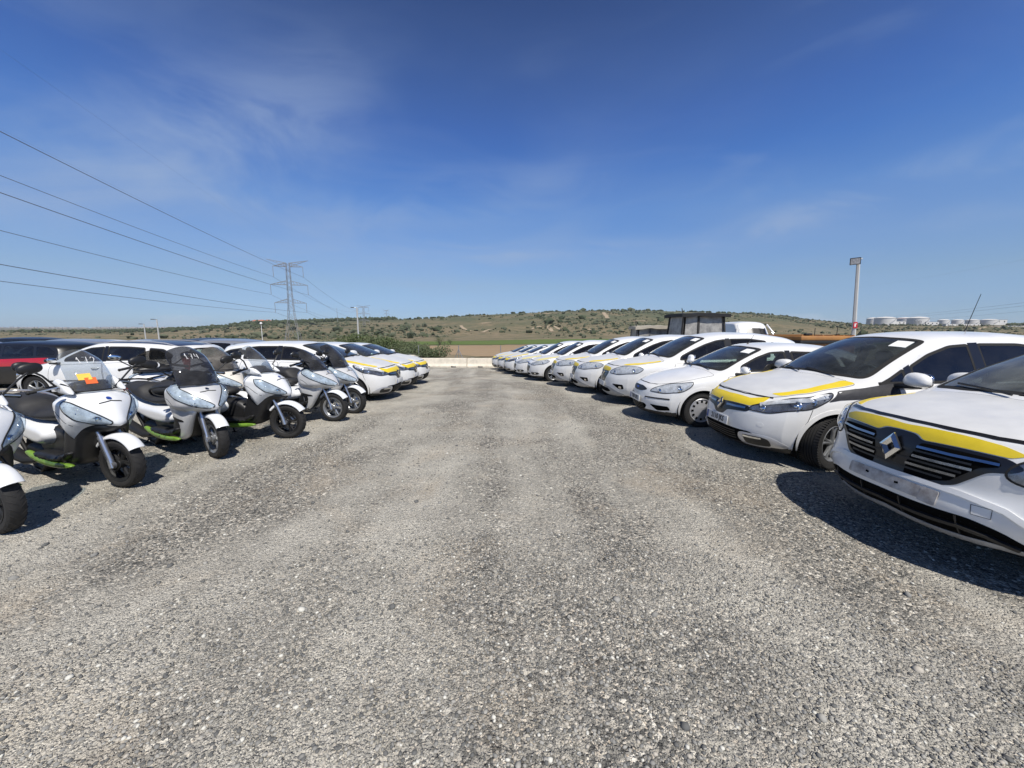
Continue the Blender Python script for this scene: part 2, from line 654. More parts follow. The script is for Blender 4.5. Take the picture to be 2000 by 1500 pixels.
M['scoot_silver'] = mat('scooter_silver', (0.68, 0.68, 0.675), 0.33, metal=0.15, coat=0.5, var=0.08, vscale=5)
M['scoot_cream'] = mat('scooter_cream', (0.72, 0.68, 0.60), 0.35, coat=0.3)
M['engine'] = mat('engine_dark', (0.03, 0.03, 0.03), 0.5, metal=0.4, var=0.4, vscale=15)
M['orange'] = mat('orange_reflector', (0.7, 0.16, 0.02), 0.3)
M['redlamp'] = mat('red_lamp', (0.35, 0.01, 0.01), 0.15, coat=0.5)
M['sticker_y'] = mat('yellow_sticker', (0.85, 0.48, 0.02), 0.5)
M['sticker_o'] = mat('orange_sticker', (0.75, 0.13, 0.02), 0.5)
M['chalk'] = mat('white_marker', (0.75, 0.75, 0.75), 0.8)
# ================================================================== CARS
class Surf:
    """a finished outer skin that trim is laid onto"""
    def __init__(s, v, f):
        s.b = BVHTree.FromPolygons(v, f)
    def cast(s, o, d):
        h = s.b.ray_cast(Vector(o), Vector(d))
        return (h[0], h[1]) if h[0] is not None else None
    def near(s, p):
        h = s.b.find_nearest(Vector(p))
        return h[0], h[1]

class CarSkin(Surf):
    def __init__(s, sp):
        s.sp = sp
        L, W = sp['L'], sp['W']
        prof, belt, nose, tail = Pch(sp['prof']), Pch(sp['belt']), Pch(sp['nose']), Pch(sp['tail'])
        zl = Pch(sp['zlow'])
        plan = Pch(sp['plan'])
        wrap = Pch(sp['wrap'])
        crown = Pch(sp['crown'])
        sec = Pch(sp.get('sec', [(0, .90), (.1, .945), (.3, .98), (.55, 1.0), (.78, .995), (.92, .97), (1, .935)]))
        tum = sp['tumble']
        bw = Pch(sp.get('bw', [(0, 1), (L, 1)]))
        s.prof, s.wrapf, s.belt = prof, wrap, belt
        def hw(x, z):
            zb = belt(x)
            z0 = zl(x)
            w_ = plan(x) * W
            if z <= zb:
                return w_ * sec((z - z0) / (zb - z0))
            d = z - zb
            return w_ * 0.935 - 0.012 * sstep(0, .03, d) - tum * d - sp.get('tum2', .12) * d * d
        s.hw = hw
        sf, nf, sr, nr = sp['sweep']
        er = sp.get('edge', 0.035)
        def ztop(x, b):
            ab = abs(b)
            return prof(max(0, x - wrap(x) * ab * ab)) - crown(x) * ab * ab - er * ab ** 9
        fz0, fz1 = zl(0), None
        def pt(x, b, c):
            ab = abs(b)
            z0 = zl(x)
            z = z0 + c * (ztop(x, b) - z0)
            zz = z0 + c * (ztop(x, 1) - z0)
            y = b * hw(x, zz)
            kf = max(0, 1 - x / 0.95) ** 1.6
            kr = max(0, 1 - (L - x) / 0.8) ** 1.6
            X = x + kf * (nose(z) + sf * ab ** nf) - kr * (tail(z) + sr * ab ** nr)
            return Vector((X, y, z))
        s.pt = pt
        xs = [0.0]
        while xs[-1] < L - 1e-6:
            d = 0.014 if xs[-1] < 0.25 else (0.028 if xs[-1] < 2.6 else 0.04)
            if L - xs[-1] < .3: d = .02
            xs.append(min(L, xs[-1] + d))
        nb, nc = 40, 38
        bs = [math.sin(math.pi / 2 * (-1 + 2 * j / nb)) for j in range(nb + 1)]
        cs = [k / nc for k in range(nc + 1)]
        V, idx, par = [], {}, []
        def vid(i, j, k):
            q = (i, j, k)
            if q not in idx:
                idx[q] = len(V)
                V.append(pt(xs[i], bs[j], cs[k]))
            return idx[q]
        F, K = [], []
        nx = len(xs) - 1
        for i in range(nx):
            for k in range(nc):
                F.append((vid(i, 0, k), vid(i, 0, k + 1), vid(i + 1, 0, k + 1), vid(i + 1, 0, k))); K.append(('s', 0, k))
                F.append((vid(i, nb, k), vid(i + 1, nb, k), vid(i + 1, nb, k + 1), vid(i, nb, k + 1))); K.append(('s', 1, k))
            for j in range(nb):
                xm, bm_ = (xs[i] + xs[i + 1]) / 2, (bs[j] + bs[j + 1]) / 2
                F.append((vid(i, j, nc), vid(i, j + 1, nc), vid(i + 1, j + 1, nc), vid(i + 1, j, nc))); K.append(('t', xm - wrap(xm) * bm_ * bm_, bm_))
                F.append((vid(i, j, 0), vid(i + 1, j, 0), vid(i + 1, j + 1, 0), vid(i, j + 1, 0))); K.append(('u', 0, 0))
        for j in range(nb):
            for k in range(nc):
                F.append((vid(0, j, k), vid(0, j + 1, k), vid(0, j + 1, k + 1), vid(0, j, k + 1))); K.append(('f', 0, k))
                F.append((vid(nx, j, k), vid(nx, j, k + 1), vid(nx, j + 1, k + 1), vid(nx, j + 1, k))); K.append(('r', 0, k))
        # relax, so that edges between the six sides are rounded
        A = np.array([tuple(v) for v in V])
        E = set()
        for q in F:
            for a, b in zip(q, q[1:] + q[:1]):
                E.add((a, b) if a < b else (b, a))
        E = np.array(list(E))
        deg = np.zeros(len(A)); np.add.at(deg, E[:, 0], 1); np.add.at(deg, E[:, 1], 1)
        for _ in range(sp.get('relax', 3)):
            S = np.zeros_like(A)
            np.add.at(S, E[:, 0], A[E[:, 1]]); np.add.at(S, E[:, 1], A[E[:, 0]])
            A = A * .45 + .55 * S / deg[:, None]
        s.V = [Vector(a) for a in A]
        F = [q[::-1] for q in F]
        s.F, s.K = F, K
        super().__init__(s.V, F)
    # tagged outline points -> points on the skin
    def on(s, q, sg=1):
        k = q[0]
        if k == 'S':
            h = s.cast((q[1], 2 * sg, q[2]), (0, -sg, 0))
        elif k == 'F':
            h = s.cast((-1, q[1] * sg, q[2]), (1, 0, 0))
        elif k == 'T':
            h = s.cast((q[1], q[2] * sg, 3), (0, 0, -1))
        elif k == 'R':
            h = s.cast((s.sp['L'] + 1, q[1] * sg, q[2]), (-1, 0, 0))
        elif k == 'W':
            e, b = q[1], q[2]
            x = e
            for _ in range(8):
                x = e + s.wrapf(x) * b * b
            p = s.pt(x, b, 1)
            p.y *= sg
            return s.near(p)
        else:
            return s.near((q[1], q[2] * sg, q[3]))
        if h is None:
            p = {'S': (q[1], .8 * sg, q[2]), 'F': (.1, q[1] * sg, q[2]), 'T': (q[1], q[2] * sg, 1), 'R': (s.sp['L'], q[1] * sg, q[2])}[k] if k in 'SFTR' else None
            return s.near(p)
        return h
    def line(s, Q, sg=1):
        return [s.on(q, sg)[0] for q in Q]

def patch(mb, surf, P, off=0.003, res=0.03, smooth=0, bulge=0.0, br=0.05, rim=True, nrm=None):
    """a skin of one outline laid on surf"""
    P = [Vector(p) for p in P]
    if smooth:
        P = chaikin(P, smooth)
    P = densify(P, res)
    Q = []
    for p in P:
        if not Q or (p - Q[-1]).length > res * .25:
            Q.append(p)
    if (Q[0] - Q[-1]).length < res * .25:
        Q.pop()
    P = Q
    nb = len(P)
    c = sum(P, Vector()) / nb
    n = Vector()
    for i in range(nb):
        n += (P[i] - c).cross(P[(i + 1) % nb] - c)
    n.normalize()
    sn = surf.near(c)[1]
    if n.dot(sn) < 0:
        n = -n
    if nrm is not None:
        n = Vector(nrm).normalized()
    u = n.orthogonal().normalized()
    v = n.cross(u)
    p2 = [Vector(((p - c).dot(u), (p - c).dot(v))) for p in P]
    pts = list(p2)
    xs = [p.x for p in p2]; ys = [p.y for p in p2]
    cand = []
    x = min(xs); row = 0
    while x < max(xs):
        y = min(ys) + (res / 2 if row % 2 else 0)
        while y < max(ys):
            cand.append((x, y)); y += res
        x += res * .87; row += 1
    if cand:
        dd = polydist(cand, p2)
        for q, d in zip(cand, dd):
            if d > res * .45 and inpoly(q[0], q[1], p2):
                pts.append(Vector(q))
    vo, _, fo, *_r = delaunay_2d_cdt(pts, [], [list(range(nb))], 1, 1e-6)
    d = polydist([(p.x, p.y) for p in vo], p2)
    out_v, out_n = [], []
    for i, p in enumerate(vo):
        w_ = c + u * p.x + v * p.y
        if i < nb and d[i] < 1e-4:
            h = surf.near(P[i])
        else:
            h = surf.cast(w_ + n * .5, -n)
            if h is None or (h[0] - w_).length > .45:
                h = surf.near(w_)
        nn = h[1]
        o = off + (bulge * sstep(0, br, d[i]) if bulge else 0)
        out_v.append(h[0] + nn * o)
        out_n.append(nn)
    faces = []
    for q in fo:
        a, b, e = (vo[i] for i in q)
        ccw = (b.x - a.x) * (e.y - a.y) - (b.y - a.y) * (e.x - a.x) > 0
        faces.append(tuple(q) if ccw else tuple(q[::-1]))
    if rim and len(vo) >= nb:
        base = len(out_v)
        ar = sum(p2[i].x * p2[(i + 1) % nb].y - p2[(i + 1) % nb].x * p2[i].y for i in range(nb))
        for i in range(nb):
            out_v.append(out_v[i] - out_n[i] * (off + .004))
        for i in range(nb):
            j = (i + 1) % nb
            q = (i, base + i, base + j, j)
            faces.append(q if ar > 0 else q[::-1])
    mb.add(out_v, faces)
    return mb

def ribbon(mb, surf, P, wid, off=0.003, closed=False, res=0.03, seg=2, proud=None):
    """a strip of given width following a line on surf"""
    P = densify([Vector(p) for p in P], res, closed)
    n = len(P)
    v, f = [], []
    k = seg + 1
    for i in range(n):
        a = P[i - 1] if (closed or i > 0) else P[i]
        b = P[(i + 1) % n] if (closed or i < n - 1) else P[i]
        t = (b - a).normalized()
        h, nn = surf.near(P[i])
        sd_ = nn.cross(t).normalized()
        for j in range(k):
            q = P[i] + sd_ * (wid * (j / seg - .5))
            hh, hn = surf.near(q)
            v.append(hh + hn * off)
        for j in (0, seg):
            v.append(v[i * (k + 2) + j] - nn * (off + .004))
    st = k + 2
    for i in range(n if closed else n - 1):
        a, b = i * st, ((i + 1) % n) * st
        for j in range(seg):
            f.append((a + j, b + j, b + j + 1, a + j + 1))
        f.append((a + k, b + k, b, a))
        f.append((a + seg, b + seg, b + k + 1, a + k + 1))
    # face outwards whichever way the line runs
    t = (P[min(1, n - 1)] - P[0])
    q = f[0]
    fn = (v[q[1]] - v[q[0]]).cross(v[q[2]] - v[q[0]])
    if fn.dot(surf.near(P[0])[1]) < 0:
        f = [q[::-1] for q in f]
    mb.add(v, f)
    return mb

def fillet(P, rad=.04, n=4):
    """round every corner of a closed outline with about the given radius"""
    P = [Vector(p) for p in P]
    o = []
    m = len(P)
    for i in range(m):
        a, b, c = P[i - 1], P[i], P[(i + 1) % m]
        d1, d2 = (a - b), (c - b)
        k1, k2 = min(rad, d1.length * .48), min(rad, d2.length * .48)
        if d1.length < 1e-6 or d2.length < 1e-6:
            continue
        p, q = b + d1.normalized() * k1, b + d2.normalized() * k2
        for j in range(n + 1):
            t = j / n
            o.append(p * (1 - t) ** 2 + b * 2 * t * (1 - t) + q * t * t)
    return o

def lozenge(mb, c, w_, h, t, ax, hole=0.36, tilt=(0, 0, 1)):
    """the two-ended diamond badge: outer rhombus with a rhombic opening, bevelled ridge. ax = outward normal"""
    n = Vector(ax).normalized()
    up = Vector(tilt) - n * Vector(tilt).dot(n)
    up.normalize()
    sd_ = up.cross(n).normalized()
    o = [(0, h / 2), (w_ / 2, h * .0), (0, -h / 2), (-w_ / 2, 0)]
    i_ = [(0, h * hole * .5), (w_ * hole * .5, 0), (0, -h * hole * .5), (-w_ * hole * .5, 0)]
    m_ = [((a[0] + b[0]) / 2, (a[1] + b[1]) / 2) for a, b in zip(o, i_)]
    V = []
    for ring, d in ((o, 0), (o, t * .5), (m_, t), (i_, t * .35), (i_, 0)):
        for p in ring:
            V.append(Vector(c) + sd_ * p[0] + up * p[1] + n * d)
    F = []
    for r_ in range(4):
        for j in range(4):
            F.append((r_ * 4 + j, r_ * 4 + (j + 1) % 4, r_ * 4 + 4 + (j + 1) % 4, r_ * 4 + 4 + j))
    mb.add(V, F)

def wheel_parts(root, x, y, r, sg, style='five', wid=0.215, rim_m='alloy', steer=0.0):
    """wheel on side sg (+1 = +y): hub and spokes, with its tyre as a sub-part"""
    M4 = Matrix.Identity(4)
    rr = r * .66
    f = sg
    b = MB()
    h = wid / 2
    # rim barrel and lip
    b.lathe([(rr * .98, -h * .8 * f), (rr * .93, -h * .5 * f), (rr * .90, h * .55 * f), (rr * .99, h * .78 * f), (rr * 1.03, h * .86 * f), (rr * 1.0, h * .9 * f), (rr * .94, h * .80 * f)], 40)
    if style == 'five':
        for k in range(5):
            a = 2 * math.pi * k / 5 + .3
            for da in (-.13, .13):
                P = [Vector((rr * q * math.cos(a + da * g), h * yy * f, rr * q * math.sin(a + da * g))) for q, yy, g in ((.12, .62, .6), (.4, .66, .9), (.7, .68, 1.1), (.93, .72, 1.5))]
                b.tube(P, [rr * .11, rr * .09, rr * .075, rr * .075], 6)
        b.lathe([(rr * .26, h * .4 * f), (rr * .26, h * .66 * f), (rr * .16, h * .76 * f), (0.001, h * .78 * f)], 24)
    elif style == 'cover':
        b.lathe([(rr * .95, h * .72 * f), (rr * .8, h * .78 * f), (rr * .62, h * .82 * f)], 40)
        b.lathe([(rr * .62, h * .82 * f), (rr * .58, h * .82 * f), (rr * .3, h * .90 * f), (rr * .16, h * .92 * f), (.001, h * .9 * f)], 40)
    else:
        for k in range(10):
            a = 2 * math.pi * k / 10
            P = [Vector((rr * q * math.cos(a), h * yy * f, rr * q * math.sin(a))) for q, yy in ((.15, .6), (.55, .66), (.93, .72))]
            b.tube(P, [rr * .08, rr * .06, rr * .07], 6)
        b.lathe([(rr * .26, h * .4 * f), (rr * .26, h * .66 * f), (rr * .16, h * .76 * f), (0.001, h * .78 * f)], 24)
    wo = b.build('wheel', M[rim_m], root, 35, (x, y, r))
    wo.rotation_euler = (0, 0, steer)
    d = MB()
    d.lathe([(rr * .9, -h * .3 * f), (rr * .9, h * .05 * f), (rr * .6, h * .2 * f), (.01, h * .2 * f)], 24)
    d.build('brake_disc', M['engine'], wo, 35)
    if style == 'cover':
        s_ = MB()
        for k in range(12):
            a = 2 * math.pi * k / 12
            c_, s2 = math.cos(a), math.sin(a)
            Rm = Matrix.Rotation(-a, 3, 'Y')
            s_.box((rr * .76 * c_, h * .80 * f, rr * .76 * s2), (rr * .2, .012, rr * .17), Rm, .004)
        s_.build('cover_slots', M['dark'], wo, 35)
    t = MB()
    prof = [(rr * .97, -h * .82), (r * .80, -h * 1.02), (r * .93, -h * .98), (r * .985, -h * .84), (r, -h * .6)]
    for g in (-.42, -.14, .14, .42):
        prof += [(r, h * (g - .05)), (r - .009, h * (g - .03)), (r - .009, h * (g + .03)), (r, h * (g + .05))]
    prof += [(r, h * .6), (r * .985, h * .84), (r * .93, h * .98), (r * .80, h * 1.02), (rr * .97, h * .82)]
    t.lathe(prof, 56)
    # shoulder tread blocks
    for k in range(60):
        a = 2 * math.pi * k / 60
        for q in (-1, 1):
            Rm = Matrix.Rotation(-a, 3, 'Y')
            t.box((r * .985 * math.cos(a), q * h * .80, r * .985 * math.sin(a)), (.016, .05, r * .052), Rm)
    t.build('tyre', M['tyre'], wo, 30)
    return wo

def build_car(sp, loc=(0, 0, 0), rz=0.0, label='', cat='car', group=None):
    s = CarSkin(sp)
    L, W = sp['L'], sp['W']
    root = empty(sp['name'], loc, rz, label, cat, group)
    root['L'] = L
    del root['L']
    paint = M[sp.get('paint', 'white')]
    # ---- holes
    ws = sp['ws']                               # list of (s_eff, b) half outline, front centre -> rear centre
    wsP = [(a, b) for a, b in ws] + [(a, -b) for a, b in reversed(ws)]
    wsC = (sum(p[0] for p in wsP) / len(wsP), 0)
    wsI = [(wsC[0] + (a - wsC[0]) * .96, b * .975) for a, b in wsP]
    side = [fillet([Vector((p[0], p[1], 0)) for p in q], .045) for q in sp['side_windows']]
    rr, Ra = sp['r'], sp['r'] + sp.get('gap', .065)
    wx = sp['wheels']
    keep = []
    fm = []
    for q, k in zip(s.F, s.K):
        c = sum((s.V[i] for i in q), Vector()) / 4
        if k[0] == 's':
            if any(math.hypot(c.x - x, c.z - rr) < Ra + .008 for x in wx):
                continue
            hit = False
            for P in side:
                if inpoly(c.x, c.z, P):
                    hit = polydist([(c.x, c.z)], P)[0] > .016
                    if hit: break
            if hit:
                continue
        elif k[0] == 't':
            if inpoly(k[1], k[2], wsI):
                continue
        elif k[0] == 'u':
            if any(abs(c.x - x) < Ra and abs(c.y) > W - .32 for x in wx):
                continue
        keep.append(q)
        fm.append(1 if (k[0] == 'u' or (k[0] in 'sfr' and c.z < sp.get('skirt', .24))) else 0)
    body = mesh_obj('body', s.V, keep, [paint, M[sp.get('skirt_m', 'plastic')]], root, fm, 50)
    # ---- wheel wells and arch lips
    for x in wx:
        for sg in (-1, 1):
            b = MB()
            hwx = s.hw(x, rr + .1)
            b.lathe([(Ra + .035, sg * (hwx - .03)), (Ra + .035, sg * (hwx - .36)), (.02, sg * (hwx - .37))], 30, Matrix.Translation((x, 0, rr)), R(-25), R(205))
            b.build('wheel_arch', M['dark'], body)
            lip = MB()
            P = []
            for k in range(41):
                a = R(-14 + 208 * k / 40)
                z = rr + (Ra + .012) * math.sin(a)
                if z < sp['zlow'][1][1] + .015:
                    continue
                h = s.on(('S', x + (Ra + .012) * math.cos(a), z), sg)
                if h: P.append(h[0])
            ribbon(lip, s, P, .05, .005, seg=3, res=.05)
            lip.build('arch_lip', M[sp.get('lip', sp.get('paint', 'white'))], body)
    # ---- windscreen and windows
    def frame_glass(name, P, gm, border, sub=None, parent=root, nm=None, res=.05):
        g = MB()
        patch(g, s, P, .0015, res)
        go = g.build(name, M[gm], parent, 60)
        c = sum(P, Vector()) / len(P)
        f_ = MB()
        Pd = densify(P, .04)
        # inset the border line towards the middle of the pane
        Q = []
        m = len(Pd)
        for i in range(m):
            t = (Pd[(i + 1) % m] - Pd[i - 1]).normalized()
            nn = s.near(Pd[i])[1]
            d = nn.cross(t)
            if d.dot(c - Pd[i]) < 0: d = -d
            Q.append(Pd[i] + d * border * .45)
        ribbon(f_, s, Q, border, .003, True, .05)
        f_.build(nm or 'window_seal', M['seam'], go, 60)
        return go
    P = [s.on(('W', a, b))[0] for a, b in wsP]
    P = fillet(P, .08)
    wso = frame_glass('windscreen', P, sp.get('ws_glass', 'wscreen'), .05, nm='glass_border')
    for sg in (-1, 1):
        for i, q in enumerate(sp['side_windows']):
            P = fillet([s.on(('S', a, b), sg)[0] for a, b in q], .045)
            frame_glass('side_window', P, sp['side_glass'][i], .034)
        # black B pillar trim
        for q in sp.get('pillars', []):
            b = MB()
            patch(b, s, [s.on(('S', a, z), sg)[0] for a, z in q], .0035, .04)
            b.build('pillar_trim', M['gloss_black'], root, 60)
    P = fillet([s.on(('R', y, z))[0] for y, z in sp['rear_window']] + [s.on(('R', -y, z))[0] for y, z in reversed(sp['rear_window'])], .06)
    frame_glass('rear_window', P, sp.get('rear_glass', 'dkglass'), .05)
    # ---- doors, bonnet: skins with a shut line
    for sg in (-1, 1):
        for q in sp['doors']:
            P = fillet([s.on(('S', a, z), sg)[0] for a, z in q], .05)
            b = MB()
            ribbon(b, s, P, .017, .0012, True, .05)
            seam = b
            d = MB()
            patch(d, s, P, .0022, .035)
            do = d.build('door', M[sp.get('door_paint', sp.get('paint', 'white'))], root, 60)
            seam.build('shut_line', M['seam'], do, 60)
            hx = max(a for a, z in q) - .17
            hz = sp['handle_z']
            h, n_ = s.on(('S', hx, hz), sg)
            hb = MB()
            hb.tube([h + n_ * .004 + Vector((-.09, 0, -.006)), h + n_ * .035 + Vector((-.06, 0, 0)), h + n_ * .038 + Vector((.05, 0, .004)), h + n_ * .004 + Vector((.09, 0, .006))], [.012, .013, .013, .011], 8)
            hb.build('handle', M[sp.get('door_paint', sp.get('paint', 'white'))], do)
    bq = sp['bonnet']
    P = fillet(s.line(bq) + s.line(list(reversed(bq)), -1), .05)
    b = MB()
    ribbon(b, s, P, .012, .0012, True, .05)
    d = MB()
    patch(d, s, P, .0025, .035, nrm=(-.15, 0, 1))
    bo = d.build('bonnet', M[sp.get('bonnet_paint', 'dustywhite')], root, 60)
    b.build('shut_line', M['seam'], bo, 60)
    # ---- extra patches: list of (name, material, outline, mirror, off, smooth, parent)
    made = {'bonnet': bo, 'body': body}
    for e in sp.get('patches', []):
        for sg in ((1, -1) if e.get('mirror') else (e.get('sg', 1),)):
            q = e['pts']
            P = s.line(q, sg)
            if e.get('sym'):
                P = P + s.line(list(reversed(q)), -1)
            P = fillet(P, e.get('rad', .02))
            b = MB()
            patch(b, s, P, e.get('off', .003), e.get('res', .03), 0, e.get('bulge', 0), e.get('br', .05), nrm=e.get('nrm'))
            o = b.build(e['name'], M[e['m']], made.get(e.get('under'), root), e.get('angle', 60))
            made[e['name']] = o
            if e.get('label'): o['label'] = e['label']
    for e in sp.get('ribbons', []):
        sides = (1, -1) if e.get('mirror') else (1,)
        for sg in sides:
            b = MB()
            for q in e['lines']:
                P = s.line(q, sg)
                if e.get('sym'):
                    P = P[::-1] + s.line(q, -1)[1:]
                ribbon(b, s, P, e['w'], e.get('off', .004), False, .03, e.get('seg', 2))
            made[e['name']] = b.build(e['name'], M[e['m']], made.get(e.get('under'), root), e.get('angle', 30))
    # ---- headlights
    for sg in (-1, 1):
        hl = sp['headlight']
        P = fillet(s.line(hl, sg), .07)
        b = MB()
        patch(b, s, P, .003, .025)
        ho = b.build('headlight', M[sp.get('lamp_m', 'lamp_dark')], root, 60)
        for (q, r_) in sp['bulbs']:
            ins = MB()
            h, n_ = s.on(q, sg)
            fwd = (n_ * .8 + Vector((-.5, 0, 0))).normalized()
            Mx = Matrix.Translation(h - n_ * r_ * .30) @ fwd.to_track_quat('Y', 'Z').to_matrix().to_4x4()
            ins.lathe([(r_ * 1.0, 0), (r_ * .98, r_ * .3), (r_ * .86, r_ * .42), (r_ * .7, r_ * .2), (r_ * .45, r_ * .28), (.3 * r_, r_ * .5), (.001, r_ * .58)], 20, Mx)
            ins.build('reflector', M['chrome'], ho)
        if sp.get('lamp_brow'):
            b = MB()
            ribbon(b, s, s.line(sp['lamp_brow'], sg), .05, .012)
            b.build('lamp_brow', M['lamp_in'], ho, 60)
        b = MB()
        patch(b, s, P, .004, .025, 0, sp.get('lens_bulge', .022), .06)
        b.build('lens', M['lens'], ho, 60)
        b = MB()
        ribbon(b, s, P, .012, .005, True, .03)
        b.build('lamp_seal', M['seam'], ho, 60)
        # tail lamps
        b = MB()
        patch(b, s, fillet(s.line(sp['taillight'], sg), .05), .006, .03, 0, .012)
        b.build('tail_light', M['redlamp'], root, 60)
        # mirrors
        mx_, my, mz = sp['mirror']
        b = MB()
        sc_ = sp.get('mirror_size', (.085, .125, .082))
        Rm = Matrix.Rotation(sg * .22, 3, 'Z') @ Matrix.Rotation(.1, 3, 'Y')
        b.ell((0, 0, 0), (1, 1, 1), .8, 24, 16)
        for v_ in b.v:
            x_, y_, z_ = v_
            z_ = z_ if z_ > 0 else z_ * .55            # flat underside
            x_ = x_ if x_ < 0 else x_ * .6             # shallow back, domed shell
            tap = 1 - .22 * (y_ * sg + 1) * .5         # slimmer outer end
            v_.xyz = Vector((mx_, sg * my, mz - sc_[2] * .2)) + Rm @ Vector((x_ * sc_[0] * tap, y_ * sc_[1], z_ * sc_[2] * 1.2 * tap))
        mo = b.build('door_mirror', M[sp.get('mirror_paint', sp.get('paint', 'white'))], root, 60)
        b = MB()
        hh = s.on(('S', mx_ - .03, mz - .09), sg)[0]
        b.tube([hh - Vector((0, sg * .02, 0)), Vector((mx_, sg * (my - .07), mz - .075)), Vector((mx_, sg * (my + .02), mz - .06))], [.034, .028, .03], 8)
        b.build('mirror_arm', M['plastic'], mo)
        b = MB()
        b.ell((mx_ + sc_[0] * .42, sg * my, mz), (.03, sc_[1] * .86, sc_[2] * .82), .6, 16, 8, Matrix.Rotation(sg * .22, 3, 'Z'))
        b.build('mirror_glass', M['chrome'], mo)
    # ---- wheels
    for i, x in enumerate(wx):
        for sg in (-1, 1):
            wheel_parts(root, x, sg * (W - .125 - sp.get('tuck', .015)), rr, sg, sp.get('wheel_style', 'five'), rim_m=sp.get('rim', 'alloy'), steer=sp.get('steer', 0) if i == 0 else 0)
    # ---- inside: floor tub, dash, seats, steering wheel
    cz = sp['cowl'][1]
    cx = sp['cowl'][0]
    b = MB()
    b.box((cx + .22, 0, cz - .16), (.42, W * 1.62, .16), None, .05)
    b.box((cx + .45, W * .42, cz - .07), (.18, .34, .08), None, .03)
    b.build('dashboard', M['dash'], root)
    b = MB()
    b.box(((cx + L - .5) / 2 + .1, 0, .42), (L - cx - .9, W * 1.66, .1))
    b.box((cx + .0, 0, .5), (.05, W * 1.66, .5))
    b.build('cabin_floor', M['dash'], root)
    st = MB()
    SWC = Vector((cx + .62, -W * .40, cz - .02))
    Mx = Matrix.Translation(SWC) @ Matrix.Rotation(R(90 - 24), 4, 'Y')
    ring = [Mx @ Vector((.18 * math.cos(2 * math.pi * k / 24), .18 * math.sin(2 * math.pi * k / 24), 0)) for k in range(25)]
    st.tube(ring, .014, 6, False)
    for a in (0, 2.1, 4.2):
        st.tube([Mx @ Vector((0, 0, -.02)), Mx @ Vector((.17 * math.cos(a + math.pi), .17 * math.sin(a + math.pi), 0))], .016, 6)
    st.build('steering_wheel', M['dash'], root)
    sx = sp.get('seat_x', cx + 1.2)
    for yy, xx, ww in ((-W * .42, sx, .25), (W * .42, sx, .25), (-W * .45, sx + .85, .3), (W * .45, sx + .85, .3)):
        b = MB()
        b.ell((xx - .1, yy, .62), (.26, ww, .1), .6, 16, 8)
        b.ell((xx + .2, yy, .92), (.075, ww * .95, .32), .6, 16, 10, Matrix.Rotation(R(14), 3, 'Y'))
        b.ell((xx + .27, yy, min(1.27, sp['H'] - .25)), (.05, .12, .085), .7, 12, 8, Matrix.Rotation(R(8), 3, 'Y'))
        b.tube([(xx + .24, yy - .05, 1.0), (xx + .27, yy - .05, 1.2)], .008, 6)
        b.tube([(xx + .24, yy + .05, 1.0), (xx + .27, yy + .05, 1.2)], .008, 6)
        b.build('seat', M['seatfab'], root)
    # rear view mirror
    b = MB()
    rv = s.on(('W', sp['ws'][-1][0] - .16, 0))[0]
    b.ell(rv + Vector((.09, 0, -.07)), (.025, .12, .035), .7)
    b.tube([rv + Vector((.09, 0, -.07)), rv + Vector((.02, 0, -.005))], .014, 6)
    b.build('interior_mirror', M['dash'], root)
    # ---- wipers and scuttle
    for y0, y1, k in ((-.52, .06, 0), (.08, .62, 1)):
        b = MB()
        a = s.on(('W', sp['ws'][0][0] - .03, y0 / W))[0]
        e = s.on(('W', sp['ws'][0][0] + .06, y1 / W))[0]
        P = []
        for t in range(9):
            q = a.lerp(e, t / 8)
            h, n_ = s.near(q)
            P.append(h + n_ * .02)
        b.tube(P, .009, 6)
        b.build('wiper', M['plastic'], root)
    # ---- number plate
    if sp.get('plate'):
        px_, pz, txt, pitch = sp['plate']
        h, n_ = s.on(('F', 0, pz))
        b = MB()
        Rt = Matrix.Rotation(R(pitch), 3, 'Y')
        c = h + Vector((-.016 - px_, 0, 0))
        b.box(c, (.012, .525, .115), Rt, .004)
        po = b.build('number_plate', M['plate'], root, 30)
        b = MB()
        bx = lambda y, z: c + Rt @ Vector((-.0075, y, z))
        b.add([bx(.215, -.05), bx(.255, -.05), bx(.255, .05), bx(.215, .05)], [(0, 1, 2, 3)])
        b.build('plate_band', M['blue'], po, 0)
        if txt:
            # reading from the front: letters run from the car's right (+y) to its left (-y)
            Mt = Matrix.Translation(c + Rt @ Vector((-.008, -.025, 0))) @ Rt.to_4x4() @ Matrix(((0, 0, -1, 0), (-1, 0, 0, 0), (0, 1, 0, 0), (0, 0, 0, 1)))
            v, f = text_geo(txt, .094, Mt @ Matrix.Diagonal((.92, 1.05, 1, 1)), .001)
            b = MB()
            b.add(v, f)
            b.build('plate_lettering', M['plate_txt'], po, 0)
    # ---- badge
    if sp.get('badge'):
        kind, z, w_, h_, hole = sp['badge']
        h, n_ = s.on(('F', 0, z))
        b = MB()
        if kind == 'diamond':
            lozenge(b, h + n_ * .012, w_, h_, .028, n_, hole)
            b.build('badge', M['chrome'], root, 20)
        else:
            Mx = Matrix.Translation(h) @ (n_.to_track_quat('Y', 'Z').to_matrix().to_4x4()) @ Matrix.Diagonal((w_ / h_, 1, 1, 1))
            b.lathe([(h_ / 2, .0), (h_ / 2, .02), (h_ * .42, .024), (.001, .026)], 28, Mx)
            b.build('badge', M['blue'] if kind == 'oval' else M['chrome'], root)
    # ---- paper in the windscreen corner
    if sp.get('paper'):
        q = sp['paper']
        b = MB()
        patch(b, s, [s.on(('W', a, b_))[0] for a, b_ in q], .0035, .03)
        b.build('paper_notice', M['paper'], root, 60)
